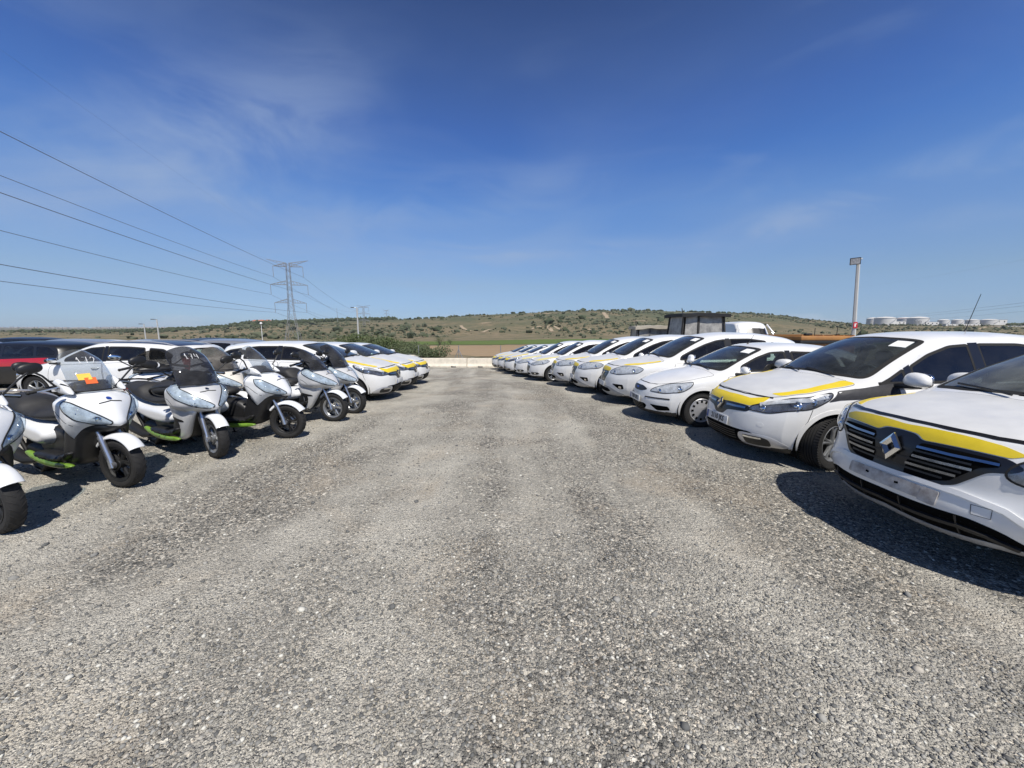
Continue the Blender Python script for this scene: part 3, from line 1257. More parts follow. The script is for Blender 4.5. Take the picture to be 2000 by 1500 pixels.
    # ---- aerial
    if sp.get('aerial'):
        x, y, dx, ln = sp['aerial']
        h = s.on(('T', x, y))[0]
        b = MB()
        b.tube([h - Vector((0, 0, .005)), h + Vector((.01, 0, .02))], [.022, .012], 8)
        b.tube([h + Vector((.01, 0, .015)), h + Vector((dx * .3, 0, ln * .3)), h + Vector((dx, 0, ln))], [.006, .0045, .0035], 6)
        b.build('aerial', M['plastic'], root)
    if sp.get('rails'):
        for sg in (-1, 1):
            b = MB()
            P = [s.on(('W', x, .80), sg)[0] + Vector((0, 0, .035 if 0 < i < 6 else .0)) for i, x in enumerate(np.linspace(sp['rails'][0], sp['rails'][1], 7))]
            b.tube(P, .015, 8)
            b.build('roof_rail', M[sp.get('rail_m', 'satin')], root)
    if sp.get('extra'):
        sp['extra'](s, root, made)
    # the whole is posed around the nose: local x = 0 at the nose
    return root, s
# ================================================================== THE CAR MODELS (nose at x=0, driving towards -x)
def F(y, z): return ('F', y, z)
def S(x, z): return ('S', x, z)
def W_(e, b): return ('W', e, b)

MPV = dict(name='family_mpv', L=4.37, W=.92, H=1.64, r=.32, wheels=(.88, 3.58),
    prof=[(0, .765), (.05, .81), (.15, .86), (.35, .925), (.7, 1.0), (1.0, 1.05), (1.12, 1.085), (1.5, 1.305), (2.0, 1.545), (2.2, 1.60), (2.6, 1.635), (3.1, 1.635), (3.6, 1.60), (4.0, 1.535), (4.12, 1.49), (4.25, 1.15), (4.33, .95), (4.37, .85)],
    belt=[(0, .92), (1.1, .965), (2.5, 1.0), (4.37, 1.08)],
    nose=[(.15, .13), (.24, .04), (.42, 0), (.58, .015), (.70, .05), (.80, .11)],
    tail=[(.2, .10), (.4, 0), (.7, .02), (.9, .06), (1.5, 0)],
    zlow=[(0, .16), (.5, .18), (3.5, .19), (4.37, .3)],
    plan=[(0, .88), (.4, .97), (.9, 1), (3.4, 1), (4.0, .96), (4.37, .90)],
    wrap=[(0, 0), (.5, .05), (1.1, .17), (2.0, .16), (2.6, 0), (3.6, -.05), (4.1, -.14), (4.37, -.1)],
    crown=[(0, .025), (.5, .045), (1.0, .04), (1.3, .02), (2.0, .03), (2.6, .05), (3.6, .05), (4.2, .02), (4.37, .03)],
    sweep=(.34, 2.8, .25, 3.5), tumble=.33, edge=.03,
    ws=[(1.15, 0), (1.14, .5), (1.14, .86), (1.22, .91), (1.6, .905), (1.97, .89), (2.03, .84), (2.04, .4), (2.04, 0)],
    side_windows=[[(1.36, 1.02), (1.52, 1.10), (1.70, 1.21), (1.73, 1.03)],
                  [(1.80, 1.03), (1.77, 1.23), (2.02, 1.37), (2.3, 1.47), (2.54, 1.49), (2.56, 1.05)],
                  [(2.65, 1.055), (2.63, 1.495), (3.1, 1.495), (3.40, 1.455), (3.44, 1.085)],
                  [(3.53, 1.095), (3.49, 1.44), (3.78, 1.38), (3.99, 1.24), (3.97, 1.12)]],
    side_glass=['dkglass', 'dkglass', 'dkglass', 'dkglass'],
    pillars=[[(2.55, 1.04), (2.535, 1.50), (2.645, 1.505), (2.665, 1.045)], [(1.725, 1.03), (1.70, 1.21), (1.775, 1.25), (1.81, 1.03)]],
    rear_window=[(.05, 1.43), (.5, 1.41), (.62, 1.15), (.05, 1.12)],
    doors=[[(1.34, .34), (1.30, .70), (1.35, .955), (2.56, 1.0), (2.59, .34)], [(2.61, .34), (2.60, 1.0), (3.44, 1.045), (3.50, .84), (3.25, .72), (3.13, .50), (3.10, .34)]],
    handle_z=.90,
    bonnet=[W_(.11, .03), W_(.11, .45), W_(.12, .70), W_(.22, .80), W_(.5, .90), W_(1.02, .925), W_(1.08, .6), W_(1.09, .03)],
    headlight=[F(.47, .655), F(.49, .71), F(.60, .755), W_(.22, .88), W_(.34, .955), W_(.52, .985), S(.84, .935), S(.80, .86), S(.60, .745), F(.68, .645)],
    bulbs=[(F(.60, .70), .048), (S(.46, .765), .062), (S(.60, .82), .05), (S(.71, .87), .035)], lamp_brow=[F(.57, .735), F(.70, .79), S(.56, .84), S(.76, .895)],
    taillight=[S(4.05, 1.2), S(4.12, 1.2), ('R', .78, .85), S(4.0, .85)],
    mirror=(1.60, 1.06, 1.10), mirror_size=(.105, .15, .095), cowl=(1.1, 1.07), wheel_style='five', tuck=.02,
    patches=[
        dict(name='bonnet_stripe', m='yellow', under='bonnet', mirror=True, off=.0045, rad=.05, nrm=(0, 0, 1), pts=[W_(.20, .62), W_(.20, .77), W_(.5, .885), W_(1.04, .91), W_(1.05, .72), W_(.6, .77), W_(.35, .72)]),
        dict(name='nose_stripe', m='yellow', sym=True, off=.004, pts=[F(.02, .80), F(.40, .79), W_(.115, .70), F(.57, .755), F(.47, .705), F(.02, .70)]),
        dict(name='grille', m='gloss_black', sym=True, off=.003, rad=.03, pts=[F(.02, .70), F(.45, .70), F(.52, .675), F(.46, .625), F(.17, .60), F(.09, .53), F(.02, .525)]),
        dict(name='lower_intake', m='dark', sym=True, off=.003, rad=.03, pts=[F(.02, .40), F(.52, .385), F(.60, .34), F(.50, .235), F(.02, .225)]),
        dict(name='fog_lamp_frame', m='satin', mirror=True, off=.006, rad=.06, bulge=.012, br=.03, pts=[F(.40, .365), F(.66, .37), S(.30, .345), S(.46, .25), S(.30, .225), F(.68, .215), F(.42, .21), F(.37, .28)]),
        dict(name='fog_lamp', m='gloss_black', mirror=True, off=.021, rad=.03, pts=[F(.45, .345), F(.64, .345), S(.26, .325), S(.30, .25), F(.66, .24), F(.47, .24)]),
        dict(name='running_light', m='chrome', mirror=True, off=.026, rad=.01, pts=[F(.46, .338), F(.64, .338), F(.64, .318), F(.46, .316)]),
        dict(name='tow_cover', m='white', sg=-1, off=.002, rad=.03, pts=[F(.60, .52), F(.66, .52), F(.66, .47), F(.60, .47)]),
    ],
    ribbons=[
        dict(name='nose_seam', m='seam', sym=True, w=.016, off=.004, lines=[[W_(.09, 0), W_(.09, .3), W_(.095, .55), W_(.11, .74)]]),
        dict(name='grille_bar', m='dchrome', under='grille', mirror=True, w=.026, off=.012, lines=[[F(.13, .665), F(.30, .668), F(.44, .672)]]),
        dict(name='intake_slats', m='plastic', under='lower_intake', sym=True, w=.012, off=.010, lines=[[F(0, z), F(.35, z)] for z in (.26, .29, .32, .35)]),
        dict(name='bumper_seam', m='seam', mirror=True, w=.006, off=.002, lines=[[S(.60, .735), S(.56, .60), S(.53, .55)]]),
        dict(name='sill_line', m='plastic', mirror=True, w=.05, off=.006, lines=[[S(1.3, .27), S(3.1, .28)]]),
    ],
    plate=(.004, .465, '2110 JKS', 4), badge=('diamond', .655, .115, .165, .42),
    paper=[(1.80, -.80), (1.95, -.78), (1.95, -.54), (1.80, -.56)],
    aerial=(3.25, 0, .14, .50))

ESP = dict(name='large_mpv', L=4.86, W=.945, H=1.68, r=.355, wheels=(.96, 3.84),
    prof=[(0, .925), (.05, .97), (.15, 1.0), (.4, 1.045), (.75, 1.085), (.90, 1.11), (1.0, 1.14), (1.45, 1.365), (2.05, 1.59), (2.35, 1.645), (2.9, 1.675), (3.4, 1.67), (4.0, 1.62), (4.5, 1.52), (4.62, 1.46), (4.75, 1.2), (4.82, 1.0), (4.86, .9)],
    belt=[(0, 1.06), (1.2, 1.055), (2.5, 1.08), (4.86, 1.14)],
    nose=[(.25, .14), (.33, .05), (.47, 0), (.55, .015), (.64, .045), (.78, .06), (.93, .12)],
    tail=[(.2, .10), (.4, 0), (.7, .02), (.9, .06), (1.5, 0)],
    zlow=[(0, .265), (.5, .24), (1.4, .22), (3.8, .22), (4.86, .32)], skirt=.30,
    plan=[(0, .90), (.4, .97), (.9, 1), (3.8, 1), (4.4, .96), (4.86, .90)],
    wrap=[(0, 0), (.5, .05), (1.0, .18), (2.1, .16), (2.8, 0), (4.0, -.05), (4.6, -.14), (4.86, -.1)],
    crown=[(0, .02), (.5, .05), (1.0, .05), (1.3, .02), (2.0, .03), (2.6, .05), (4.0, .05), (4.7, .02), (4.86, .03)],
    sweep=(.32, 2.6, .25, 3.5), tumble=.33, edge=.035,
    ws=[(1.03, 0), (1.02, .5), (1.02, .86), (1.10, .91), (1.55, .905), (1.98, .89), (2.05, .84), (2.06, .4), (2.06, 0)],
    side_windows=[[(1.36, 1.10), (1.52, 1.18), (1.70, 1.27), (1.73, 1.11)],
                  [(1.80, 1.11), (1.77, 1.30), (2.05, 1.41), (2.4, 1.51), (2.70, 1.535), (2.72, 1.12)],
                  [(2.81, 1.125), (2.79, 1.54), (3.3, 1.545), (3.66, 1.51), (3.70, 1.15)],
                  [(3.79, 1.155), (3.75, 1.50), (4.1, 1.45), (4.42, 1.32), (4.40, 1.18)]],
    side_glass=['dkglass', 'dkglass', 'dkglass', 'dkglass'],
    pillars=[[(2.71, 1.11), (2.695, 1.545), (2.80, 1.55), (2.82, 1.115)]],
    rear_window=[(.05, 1.43), (.5, 1.41), (.62, 1.2), (.05, 1.17)],
    doors=[[(1.44, .36), (1.40, .74), (1.46, 1.045), (2.72, 1.075), (2.75, .36)], [(2.77, .36), (2.76, 1.075), (3.70, 1.11), (3.76, .9), (3.50, .76), (3.36, .52), (3.33, .36)]],
    handle_z=.97,
    bonnet=[W_(.085, .03), W_(.085, .45), W_(.09, .72), W_(.16, .82), W_(.5, .90), W_(.90, .925), W_(.96, .6), W_(.97, .03)],
    headlight=[F(.57, .765), F(.60, .855), W_(.07, .86), W_(.28, .97), S(.66, .975), S(.84, .985), S(.76, .91), S(.52, .81), F(.80, .725), F(.64, .72)],
    bulbs=[(F(.70, .79), .05), (S(.42, .85), .055), (S(.60, .90), .045)],
    taillight=[S(4.5, 1.25), S(4.6, 1.25), ('R', .78, .9), S(4.45, .9)],
    mirror=(1.80, 1.08, 1.15), cowl=(1.0, 1.12), ws_glass='wscreen_dusty', wheel_style='ten', tuck=.02,
    patches=[
        dict(name='bonnet_stripe', m='yellow', under='bonnet', mirror=True, off=.0045, rad=.05, nrm=(0, 0, 1), pts=[W_(.13, .68), W_(.18, .82), W_(.5, .895), W_(.86, .92), W_(.88, .84), W_(.6, .815), W_(.3, .75)]),
        dict(name='nose_stripe', m='yellow', sym=True, off=.004, pts=[F(.02, .95), F(.52, .935), F(.62, .90), F(.57, .872), F(.17, .872), F(.12, .905), F(.02, .91)]),
        dict(name='grille', m='gloss_black', sym=True, off=.004, rad=.03, pts=[F(.02, .905), F(.11, .90), F(.16, .868), F(.57, .866), F(.64, .82), F(.60, .785), F(.52, .765), F(.40, .63), F(.30, .595), F(.02, .58)]),
        dict(name='grille_void', m='dark', under='grille', mirror=True, off=.006, rad=.02, pts=[F(.17, .852), F(.54, .847), F(.56, .812), F(.48, .78), F(.37, .65), F(.29, .62), F(.12, .61), F(.12, .70)]),
        dict(name='lower_intake', m='dark', sym=True, off=.003, rad=.05, pts=[F(.02, .455), F(.50, .455), F(.62, .42), F(.74, .325), F(.60, .31), F(.02, .315)]),
        dict(name='lower_lip', m='skid', sym=True, off=.006, rad=.03, bulge=.012, br=.03, pts=[F(.02, .325), F(.55, .32), F(.80, .335), F(.84, .305), F(.60, .285), F(.02, .28)]),
        dict(name='corner_vent', m='plastic', mirror=True, off=.003, rad=.03, pts=[S(.44, .47), S(.66, .47), S(.64, .41), S(.40, .38), F(.82, .41)]),
        dict(name='plate_bracket', m='bracket', sg=1, off=.012, rad=.01, pts=[F(.29, .565), F(-.29, .565), F(-.29, .485), F(.29, .485)]),
        dict(name='bracket_end', m='bracket', sg=1, off=.014, rad=.01, label='dirty torn end of the plate bracket', pts=[F(-.27, .57), F(-.36, .565), F(-.355, .465), F(-.26, .475)]),
        dict(name='bracket_hole', m='dark', mirror=True, off=.0135, rad=.004, pts=[F(.10, .542), F(.13, .542), F(.13, .524), F(.10, .524)]),
    ],
    ribbons=[
        dict(name='nose_seam', m='gloss_black', sym=True, w=.03, off=.005, lines=[[W_(.07, 0), W_(.07, .3), W_(.072, .55), W_(.085, .78)]]),
        dict(name='grille_bar', m='dchrome', under='grille', mirror=True, w=.017, off=.014, lines=[[F(.16, .82), F(.35, .821), F(.55, .823)]]),
        dict(name='grille_bar', m='dchrome', under='grille', mirror=True, w=.017, off=.014, lines=[[F(.15, .755), F(.30, .757), F(.46, .758)]]),
        dict(name='grille_bar', m='dchrome', under='grille', mirror=True, w=.017, off=.014, lines=[[F(.12, .692), F(.25, .693), F(.40, .695)]]),
        dict(name='grille_slats', m='plastic', under='grille', sym=True, w=.014, off=.009, lines=[[F(0, .788), F(.45, .79)], [F(0, .723), F(.42, .725)], [F(0, .655), F(.34, .657)]]),
        dict(name='intake_bar', m='plastic', under='lower_intake', sym=True, w=.024, off=.022, lines=[[F(0, .385), F(.45, .385), F(.56, .37), F(.66, .33)]]),
        dict(name='intake_fins', m='plastic', under='lower_intake', mirror=True, w=.008, off=.016, lines=[[F(y, .45), F(y, .33)] for y in (.15, .45)]),
        dict(name='bumper_crease', m='white', sym=True, w=.035, off=.014, seg=4, lines=[[F(0, .595), F(.45, .59), F(.62, .555), F(.75, .46), F(.86, .34)]]),
        dict(name='tow_cover_line', m='seam', w=.0025, off=.002, lines=[[F(-.50, .545), F(-.58, .545), F(-.585, .485), F(-.51, .485), F(-.50, .545)]]),
        dict(name='sill_line', m='plastic', mirror=True, w=.06, off=.006, lines=[[S(1.4, .28), S(3.3, .29)]]),
    ],
    plate=None, badge=('diamond', .775, .165, .215, .30))

HAT = dict(name='hatchback', L=4.17, W=.85, H=1.43, r=.30, wheels=(.87, 3.49),
    prof=[(0, .645), (.05, .685), (.18, .74), (.45, .83), (.85, .92), (1.03, .96), (1.12, 1.0), (1.5, 1.20), (1.88, 1.36), (2.1, 1.41), (2.5, 1.43), (3.0, 1.41), (3.5, 1.33), (3.68, 1.26), (3.95, 1.0), (4.1, .93), (4.17, .80)],
    belt=[(0, .82), (1.1, .885), (2.5, .93), (4.17, .98)],
    nose=[(.15, .10), (.23, .03), (.40, 0), (.48, .012), (.56, .03), (.68, .08)],
    tail=[(.2, .10), (.4, 0), (.7, .02), (.9, .04), (1.3, 0)],
    zlow=[(0, .165), (.5, .17), (3.5, .18), (4.17, .3)],
    plan=[(0, .87), (.4, .96), (.9, 1), (3.3, 1), (3.8, .96), (4.17, .88)],
    wrap=[(0, 0), (.5, .05), (1.05, .15), (1.9, .14), (2.4, 0), (3.3, -.05), (3.8, -.12), (4.17, -.1)],
    crown=[(0, .03), (.5, .05), (1.0, .04), (1.3, .02), (2.0, .03), (2.5, .05), (3.3, .05), (3.9, .02), (4.17, .03)],
    sweep=(.36, 2.5, .25, 3.2), tumble=.36, edge=.035,
    ws=[(1.10, 0), (1.09, .5), (1.09, .86), (1.16, .91), (1.5, .90), (1.82, .89), (1.88, .84), (1.89, .4), (1.89, 0)],
    side_windows=[[(1.50, .955), (1.52, 1.06), (1.8, 1.20), (2.05, 1.285), (2.30, 1.30), (2.34, .97)],
                  [(2.42, .975), (2.39, 1.30), (2.85, 1.285), (3.12, 1.235), (3.22, 1.01)],
                  [(3.30, 1.02), (3.20, 1.215), (3.48, 1.12), (3.55, 1.04)]],
    side_glass=['glass', 'glass', 'glass'], rear_glass='glass',
    pillars=[[(2.335, .965), (2.30, 1.31), (2.385, 1.312), (2.425, .968)]],
    rear_window=[(.05, 1.23), (.45, 1.21), (.56, 1.03), (.05, 1.0)],
    doors=[[(1.26, .32), (1.22, .62), (1.28, .875), (2.36, .925), (2.40, .32)], [(2.42, .32), (2.40, .925), (3.27, .96), (3.36, .78), (3.14, .66), (3.02, .46), (3.0, .32)]],
    handle_z=.83,
    bonnet=[W_(.09, .03), W_(.085, .35), W_(.12, .58), W_(.30, .78), W_(.55, .88), W_(.95, .92), W_(1.02, .6), W_(1.03, .03)],
    headlight=[F(.40, .575), F(.44, .63), W_(.22, .74), W_(.42, .92), S(.72, .79), S(.66, .70), S(.52, .61), F(.64, .565)],
    bulbs=[(F(.56, .60), .045), (S(.48, .665), .06)],
    taillight=[S(3.75, 1.1), S(3.82, 1.05), S(3.95, .75), S(3.9, .75)],
    mirror=(1.46, .97, 1.0), mirror_size=(.075, .105, .07), cowl=(1.05, .95), wheel_style='cover', rim='satin', tuck=.015, bonnet_paint='white',
    lamp_m='lamp_in', lens_bulge=.018,
    patches=[
        dict(name='grille', m='plastic', sym=True, off=.003, rad=.06, pts=[F(.02, .645), F(.18, .645), F(.32, .61), F(.33, .59), F(.19, .552), F(.02, .545)]),
        dict(name='lower_intake', m='dark', sym=True, off=.003, rad=.03, pts=[F(.02, .345), F(.32, .345), F(.37, .31), F(.30, .235), F(.02, .23)]),
        dict(name='fog_recess', m='dark', mirror=True, off=.003, rad=.03, pts=[F(.44, .35), F(.70, .345), F(.71, .28), F(.54, .25)]),
    ],
    ribbons=[
        dict(name='bumper_strip', m='plastic', mirror=True, w=.022, off=.006, lines=[[F(.33, .465), F(.52, .47), F(.72, .475)]]),
        dict(name='nose_seam', m='seam', sym=True, w=.008, off=.003, lines=[[W_(.075, 0), W_(.075, .3), W_(.10, .56)]]),
        dict(name='intake_slats', m='plastic', under='lower_intake', sym=True, w=.012, off=.010, lines=[[F(0, z), F(.30, z)] for z in (.26, .29, .32)]),
        dict(name='side_strip', m='plastic', mirror=True, w=.03, off=.008, lines=[[S(1.3, .52), S(2.36, .54)], [S(2.46, .545), S(3.05, .555)]]),
        dict(name='sill_line', m='plastic', mirror=True, w=.04, off=.006, lines=[[S(1.25, .24), S(3.0, .25)]]),
    ],
    plate=(.004, .415, '7101 BYS', 3), badge=('oval', .598, .075, .032, 0),
    paper=[(1.66, -.80), (1.80, -.78), (1.80, -.52), (1.66, -.54)],
    aerial=(2.05, 0, .10, .16))

CRO = dict(name='crossover', L=4.5, W=.93, H=1.68, r=.34, wheels=(.92, 3.62),
    prof=[(0, .845), (.05, .89), (.15, .93), (.45, .995), (.85, 1.05), (1.05, 1.085), (1.15, 1.12), (1.5, 1.32), (2.0, 1.56), (2.3, 1.63), (2.8, 1.68), (3.3, 1.67), (3.9, 1.60), (4.25, 1.52), (4.35, 1.44), (4.42, 1.1), (4.5, .9)],
    belt=[(0, 1.0), (1.1, 1.0), (2.5, 1.04), (4.5, 1.13)],
    nose=[(.18, .12), (.30, .04), (.45, 0), (.6, .01), (.72, .04), (.87, .10)],
    tail=[(.2, .10), (.4, 0), (.7, .02), (.9, .06), (1.5, 0)],
    zlow=[(0, .20), (.5, .21), (3.6, .22), (4.5, .34)],
    plan=[(0, .88), (.4, .97), (.9, 1), (3.5, 1), (4.1, .96), (4.5, .90)],
    wrap=[(0, 0), (.5, .05), (1.1, .17), (2.0, .16), (2.6, 0), (3.7, -.05), (4.3, -.14), (4.5, -.1)],
    crown=[(0, .03), (.5, .05), (1.0, .04), (1.3, .02), (2.0, .03), (2.6, .05), (3.7, .05), (4.3, .02), (4.5, .03)],
    sweep=(.36, 2.7, .25, 3.5), tumble=.33, edge=.035,
    ws=[(1.18, 0), (1.17, .5), (1.17, .86), (1.25, .91), (1.6, .905), (2.0, .89), (2.06, .84), (2.07, .4), (2.07, 0)],
    side_windows=[[(1.50, 1.06), (1.54, 1.16), (1.8, 1.29), (2.1, 1.42), (2.35, 1.50), (2.56, 1.53), (2.58, 1.085)],
                  [(2.67, 1.09), (2.65, 1.535), (3.1, 1.54), (3.46, 1.49), (3.52, 1.13)],
                  [(3.60, 1.14), (3.56, 1.47), (3.85, 1.40), (4.05, 1.26), (4.02, 1.17)]],
    side_glass=['dkglass', 'dkglass', 'dkglass'],
    pillars=[[(2.57, 1.08), (2.555, 1.54), (2.655, 1.545), (2.68, 1.085)]],
    rear_window=[(.05, 1.43), (.5, 1.41), (.62, 1.18), (.05, 1.15)],
    doors=[[(1.38, .36), (1.34, .72), (1.40, .99), (2.58, 1.035), (2.61, .36)], [(2.63, .36), (2.62, 1.035), (3.50, 1.08), (3.56, .88), (3.30, .76), (3.16, .52), (3.13, .36)]],
    handle_z=.93,
    bonnet=[W_(.10, .03), W_(.10, .35), W_(.13, .62), W_(.28, .78), W_(.55, .89), W_(1.04, .925), W_(1.10, .6), W_(1.11, .03)],
    headlight=[F(.36, .735), F(.38, .79), W_(.16, .70), W_(.30, .88), S(.64, .90), S(.70, .86), S(.56, .77), F(.62, .715)],
    bulbs=[(F(.50, .76), .05), (S(.48, .82), .055)],
    taillight=[S(4.15, 1.2), S(4.22, 1.2), ('R', .78, .9), S(4.1, .9)],
    mirror=(1.66, 1.07, 1.13), cowl=(1.13, 1.1), wheel_style='five', tuck=.02, lamp_m='lamp_in',
    patches=[
        dict(name='bonnet_stripe', m='yellow', under='bonnet', mirror=True, off=.0045, rad=.05, nrm=(0, 0, 1), pts=[W_(.22, .58), W_(.24, .72), W_(.5, .865), W_(.98, .91), W_(1.0, .84), W_(.6, .77), W_(.38, .64)]),
        dict(name='nose_stripe', m='yellow', sym=True, off=.004, pts=[F(.02, .865), F(.30, .85), F(.35, .81), F(.30, .775), F(.02, .77)]),
        dict(name='grille', m='gloss_black', sym=True, off=.003, rad=.03, pts=[F(.02, .77), F(.27, .775), F(.31, .73), F(.17, .52), F(.02, .505)]),
        dict(name='skid_plate', m='skid', sym=True, off=.004, rad=.05, bulge=.014, br=.04, pts=[F(.02, .43), F(.42, .42), F(.58, .33), F(.72, .27), F(.60, .225), F(.02, .215)]),
        dict(name='lower_intake', m='dark', sym=True, off=.020, rad=.03, pts=[F(.02, .395), F(.36, .385), F(.44, .33), F(.36, .30), F(.02, .29)]),
        dict(name='fog_recess', m='dark', mirror=True, off=.003, rad=.03, pts=[F(.50, .50), F(.74, .50), F(.75, .40), F(.66, .39)]),
        dict(name='fog_lamp', m='chrome', mirror=True, off=.008, rad=.02, pts=[F(.66, .46), F(.71, .46), F(.71, .41), F(.66, .41)]),
    ],
    ribbons=[
        dict(name='nose_seam', m='seam', sym=True, w=.014, off=.004, lines=[[W_(.085, 0), W_(.085, .3), W_(.11, .56)]]),
        dict(name='grille_bars', m='dchrome', under='grille', mirror=True, w=.012, off=.010, lines=[[F(.09, .735), F(.26, .737)], [F(.09, .68), F(.24, .682)], [F(.09, .625), F(.20, .627)], [F(.09, .57), F(.16, .572)]]),
        dict(name='sill_line', m='plastic', mirror=True, w=.06, off=.006, lines=[[S(1.35, .30), S(3.15, .31)]]),
    ],
    plate=(.006, .465, '', 3), badge=('diamond', .70, .105, .15, .42),
    paper=[(1.84, -.80), (1.98, -.78), (1.98, -.56), (1.84, -.58)])

FRD = dict(MPV, name='compact_car', L=4.40, W=.915, H=1.60, r=.32, wheels=(.92, 3.57),
    prof=[(0, .74), (.05, .785), (.15, .83), (.35, .89), (.7, .96), (1.0, 1.01), (1.12, 1.045), (1.5, 1.255), (2.0, 1.49), (2.2, 1.55), (2.6, 1.595), (3.1, 1.59), (3.6, 1.55), (4.05, 1.48), (4.17, 1.43), (4.28, 1.12), (4.36, .95), (4.40, .85)],
    belt=[(0, .90), (1.1, .935), (2.5, .98), (4.40, 1.06)],
    ws=[(1.15, 0), (1.14, .5), (1.14, .86), (1.22, .91), (1.6, .905), (1.97, .89), (2.03, .84), (2.04, .4), (2.04, 0)],
    side_windows=[[(1.50, 1.00), (1.54, 1.085), (1.8, 1.22), (2.05, 1.335), (2.3, 1.42), (2.54, 1.45), (2.56, 1.02)],
                  [(2.65, 1.025), (2.63, 1.455), (3.1, 1.45), (3.42, 1.40), (3.46, 1.065)],
                  [(3.55, 1.075), (3.51, 1.39), (3.80, 1.32), (4.0, 1.19), (3.98, 1.10)]],
    side_glass=['dkglass', 'dkglass', 'dkglass'],
    pillars=[[(2.55, 1.015), (2.535, 1.46), (2.645, 1.465), (2.665, 1.02)]],
    headlight=[F(.42, .645), F(.44, .70), W_(.16, .76), W_(.34, .94), S(.78, .845), S(.74, .79), S(.55, .70), F(.64, .64)],
    bulbs=[(F(.56, .675), .045), (S(.50, .735), .05)], lamp_m='lamp_in',
    doors=[[(1.34, .34), (1.30, .70), (1.35, .925), (2.56, .975), (2.59, .34)], [(2.61, .34), (2.60, .975), (3.44, 1.02), (3.50, .84), (3.27, .72), (3.14, .50), (3.11, .34)]],
    handle_z=.87, mirror=(1.60, 1.04, 1.04), cowl=(1.1, 1.03),
    patches=[
        dict(name='bonnet_stripe', m='paleyellow', under='bonnet', mirror=True, off=.0045, rad=.05, nrm=(0, 0, 1), pts=[W_(.16, .50), W_(.20, .74), W_(.5, .875), W_(1.0, .91), W_(1.02, .80), W_(.6, .70), W_(.35, .58)]),
        dict(name='grille', m='gloss_black', sym=True, off=.004, rad=.03, pts=[F(.02, .60), F(.36, .615), F(.42, .56), F(.30, .40), F(.02, .385)]),
        dict(name='upper_grille', m='plastic', sym=True, off=.003, rad=.015, pts=[F(.02, .70), F(.36, .695), F(.38, .665), F(.02, .665)]),
        dict(name='lower_intake', m='dark', sym=True, off=.003, rad=.03, pts=[F(.02, .33), F(.40, .33), F(.42, .27), F(.02, .25)]),
        dict(name='fog_recess', m='gloss_black', mirror=True, off=.004, rad=.03, pts=[F(.48, .37), F(.78, .38), F(.80, .33), F(.72, .285), F(.50, .275)]),
        dict(name='fog_lamp', m='chrome', mirror=True, off=.010, rad=.02, pts=[F(.64, .35), F(.70, .35), F(.70, .31), F(.64, .31)]),
    ],
    ribbons=[
        dict(name='nose_seam', m='seam', sym=True, w=.010, off=.004, lines=[[W_(.09, 0), W_(.09, .3), W_(.11, .56)]]),
        dict(name='grille_slats', m='plastic', under='grille', sym=True, w=.014, off=.012, lines=[[F(0, z), F(.28, z)] for z in (.44, .49, .54)]),
        dict(name='sill_line', m='plastic', mirror=True, w=.05, off=.006, lines=[[S(1.3, .27), S(3.1, .28)]]),
    ],
    plate=None, badge=('oval', .72, .11, .05, 0), aerial=None,
    paper=[(1.82, -.80), (1.96, -.78), (1.96, -.56), (1.82, -.58)])

EST = dict(HAT, name='estate_car', L=4.70, W=.90, H=1.45, r=.315, wheels=(.92, 3.66),
    prof=[(0, .66), (.05, .70), (.18, .76), (.45, .85), (.85, .93), (1.1, .975), (1.2, 1.01), (1.65, 1.24), (2.05, 1.39), (2.3, 1.43), (2.8, 1.45), (3.4, 1.44), (4.0, 1.39), (4.3, 1.33), (4.42, 1.26), (4.58, 1.0), (4.66, .93), (4.70, .80)],
    belt=[(0, .84), (1.1, .905), (2.5, .94), (4.7, 1.0)],
    plan=[(0, .87), (.4, .96), (.9, 1), (3.7, 1), (4.2, .96), (4.70, .88)],
    wrap=[(0, 0), (.5, .05), (1.15, .15), (2.1, .14), (2.6, 0), (3.8, -.05), (4.4, -.12), (4.7, -.1)],
    crown=[(0, .03), (.5, .05), (1.0, .04), (1.3, .02), (2.2, .03), (2.8, .05), (3.8, .05), (4.5, .02), (4.7, .03)],
    ws=[(1.19, 0), (1.18, .5), (1.18, .86), (1.26, .91), (1.65, .90), (1.98, .89), (2.05, .84), (2.06, .4), (2.06, 0)],
    side_windows=[[(1.62, .975), (1.64, 1.06), (1.95, 1.22), (2.2, 1.30), (2.52, 1.325), (2.55, .985)],
                  [(2.63, .99), (2.61, 1.328), (3.1, 1.325), (3.50, 1.30), (3.58, 1.01)],
                  [(3.66, 1.015), (3.60, 1.295), (3.95, 1.265), (4.18, 1.12), (4.16, 1.04)]],
    side_glass=['dkglass', 'dkglass', 'dkglass'],
    pillars=[[(2.545, .975), (2.525, 1.335), (2.605, 1.337), (2.64, .98)]],
    rear_window=[(.05, 1.27), (.45, 1.25), (.60, 1.04), (.05, 1.02)],
    doors=[[(1.34, .32), (1.30, .62), (1.36, .89), (2.56, .935), (2.60, .32)], [(2.62, .32), (2.60, .935), (3.50, .965), (3.56, .80), (3.33, .68), (3.20, .48), (3.18, .32)]],
    taillight=[S(4.3, 1.1), S(4.42, 1.05), S(4.5, .75), S(4.45, .75)],
    mirror=(1.56, 1.02, 1.02), cowl=(1.14, .97), wheel_style='five', rim='alloy', mirror_paint='gloss_black',
    plate=(.004, .415, '', 3), aerial=None, paper=None, rails=(2.3, 4.2), badge=('round', .60, .08, .08, 0),
    patches=HAT['patches'] + [dict(name='roof_panel', m='navy', sym=True, off=.003, rad=.1, nrm=(0, 0, 1), res=.05, pts=[W_(2.12, .03), W_(2.12, .78), W_(2.3, .84), W_(4.1, .84), W_(4.25, .75), W_(4.28, .03)])])

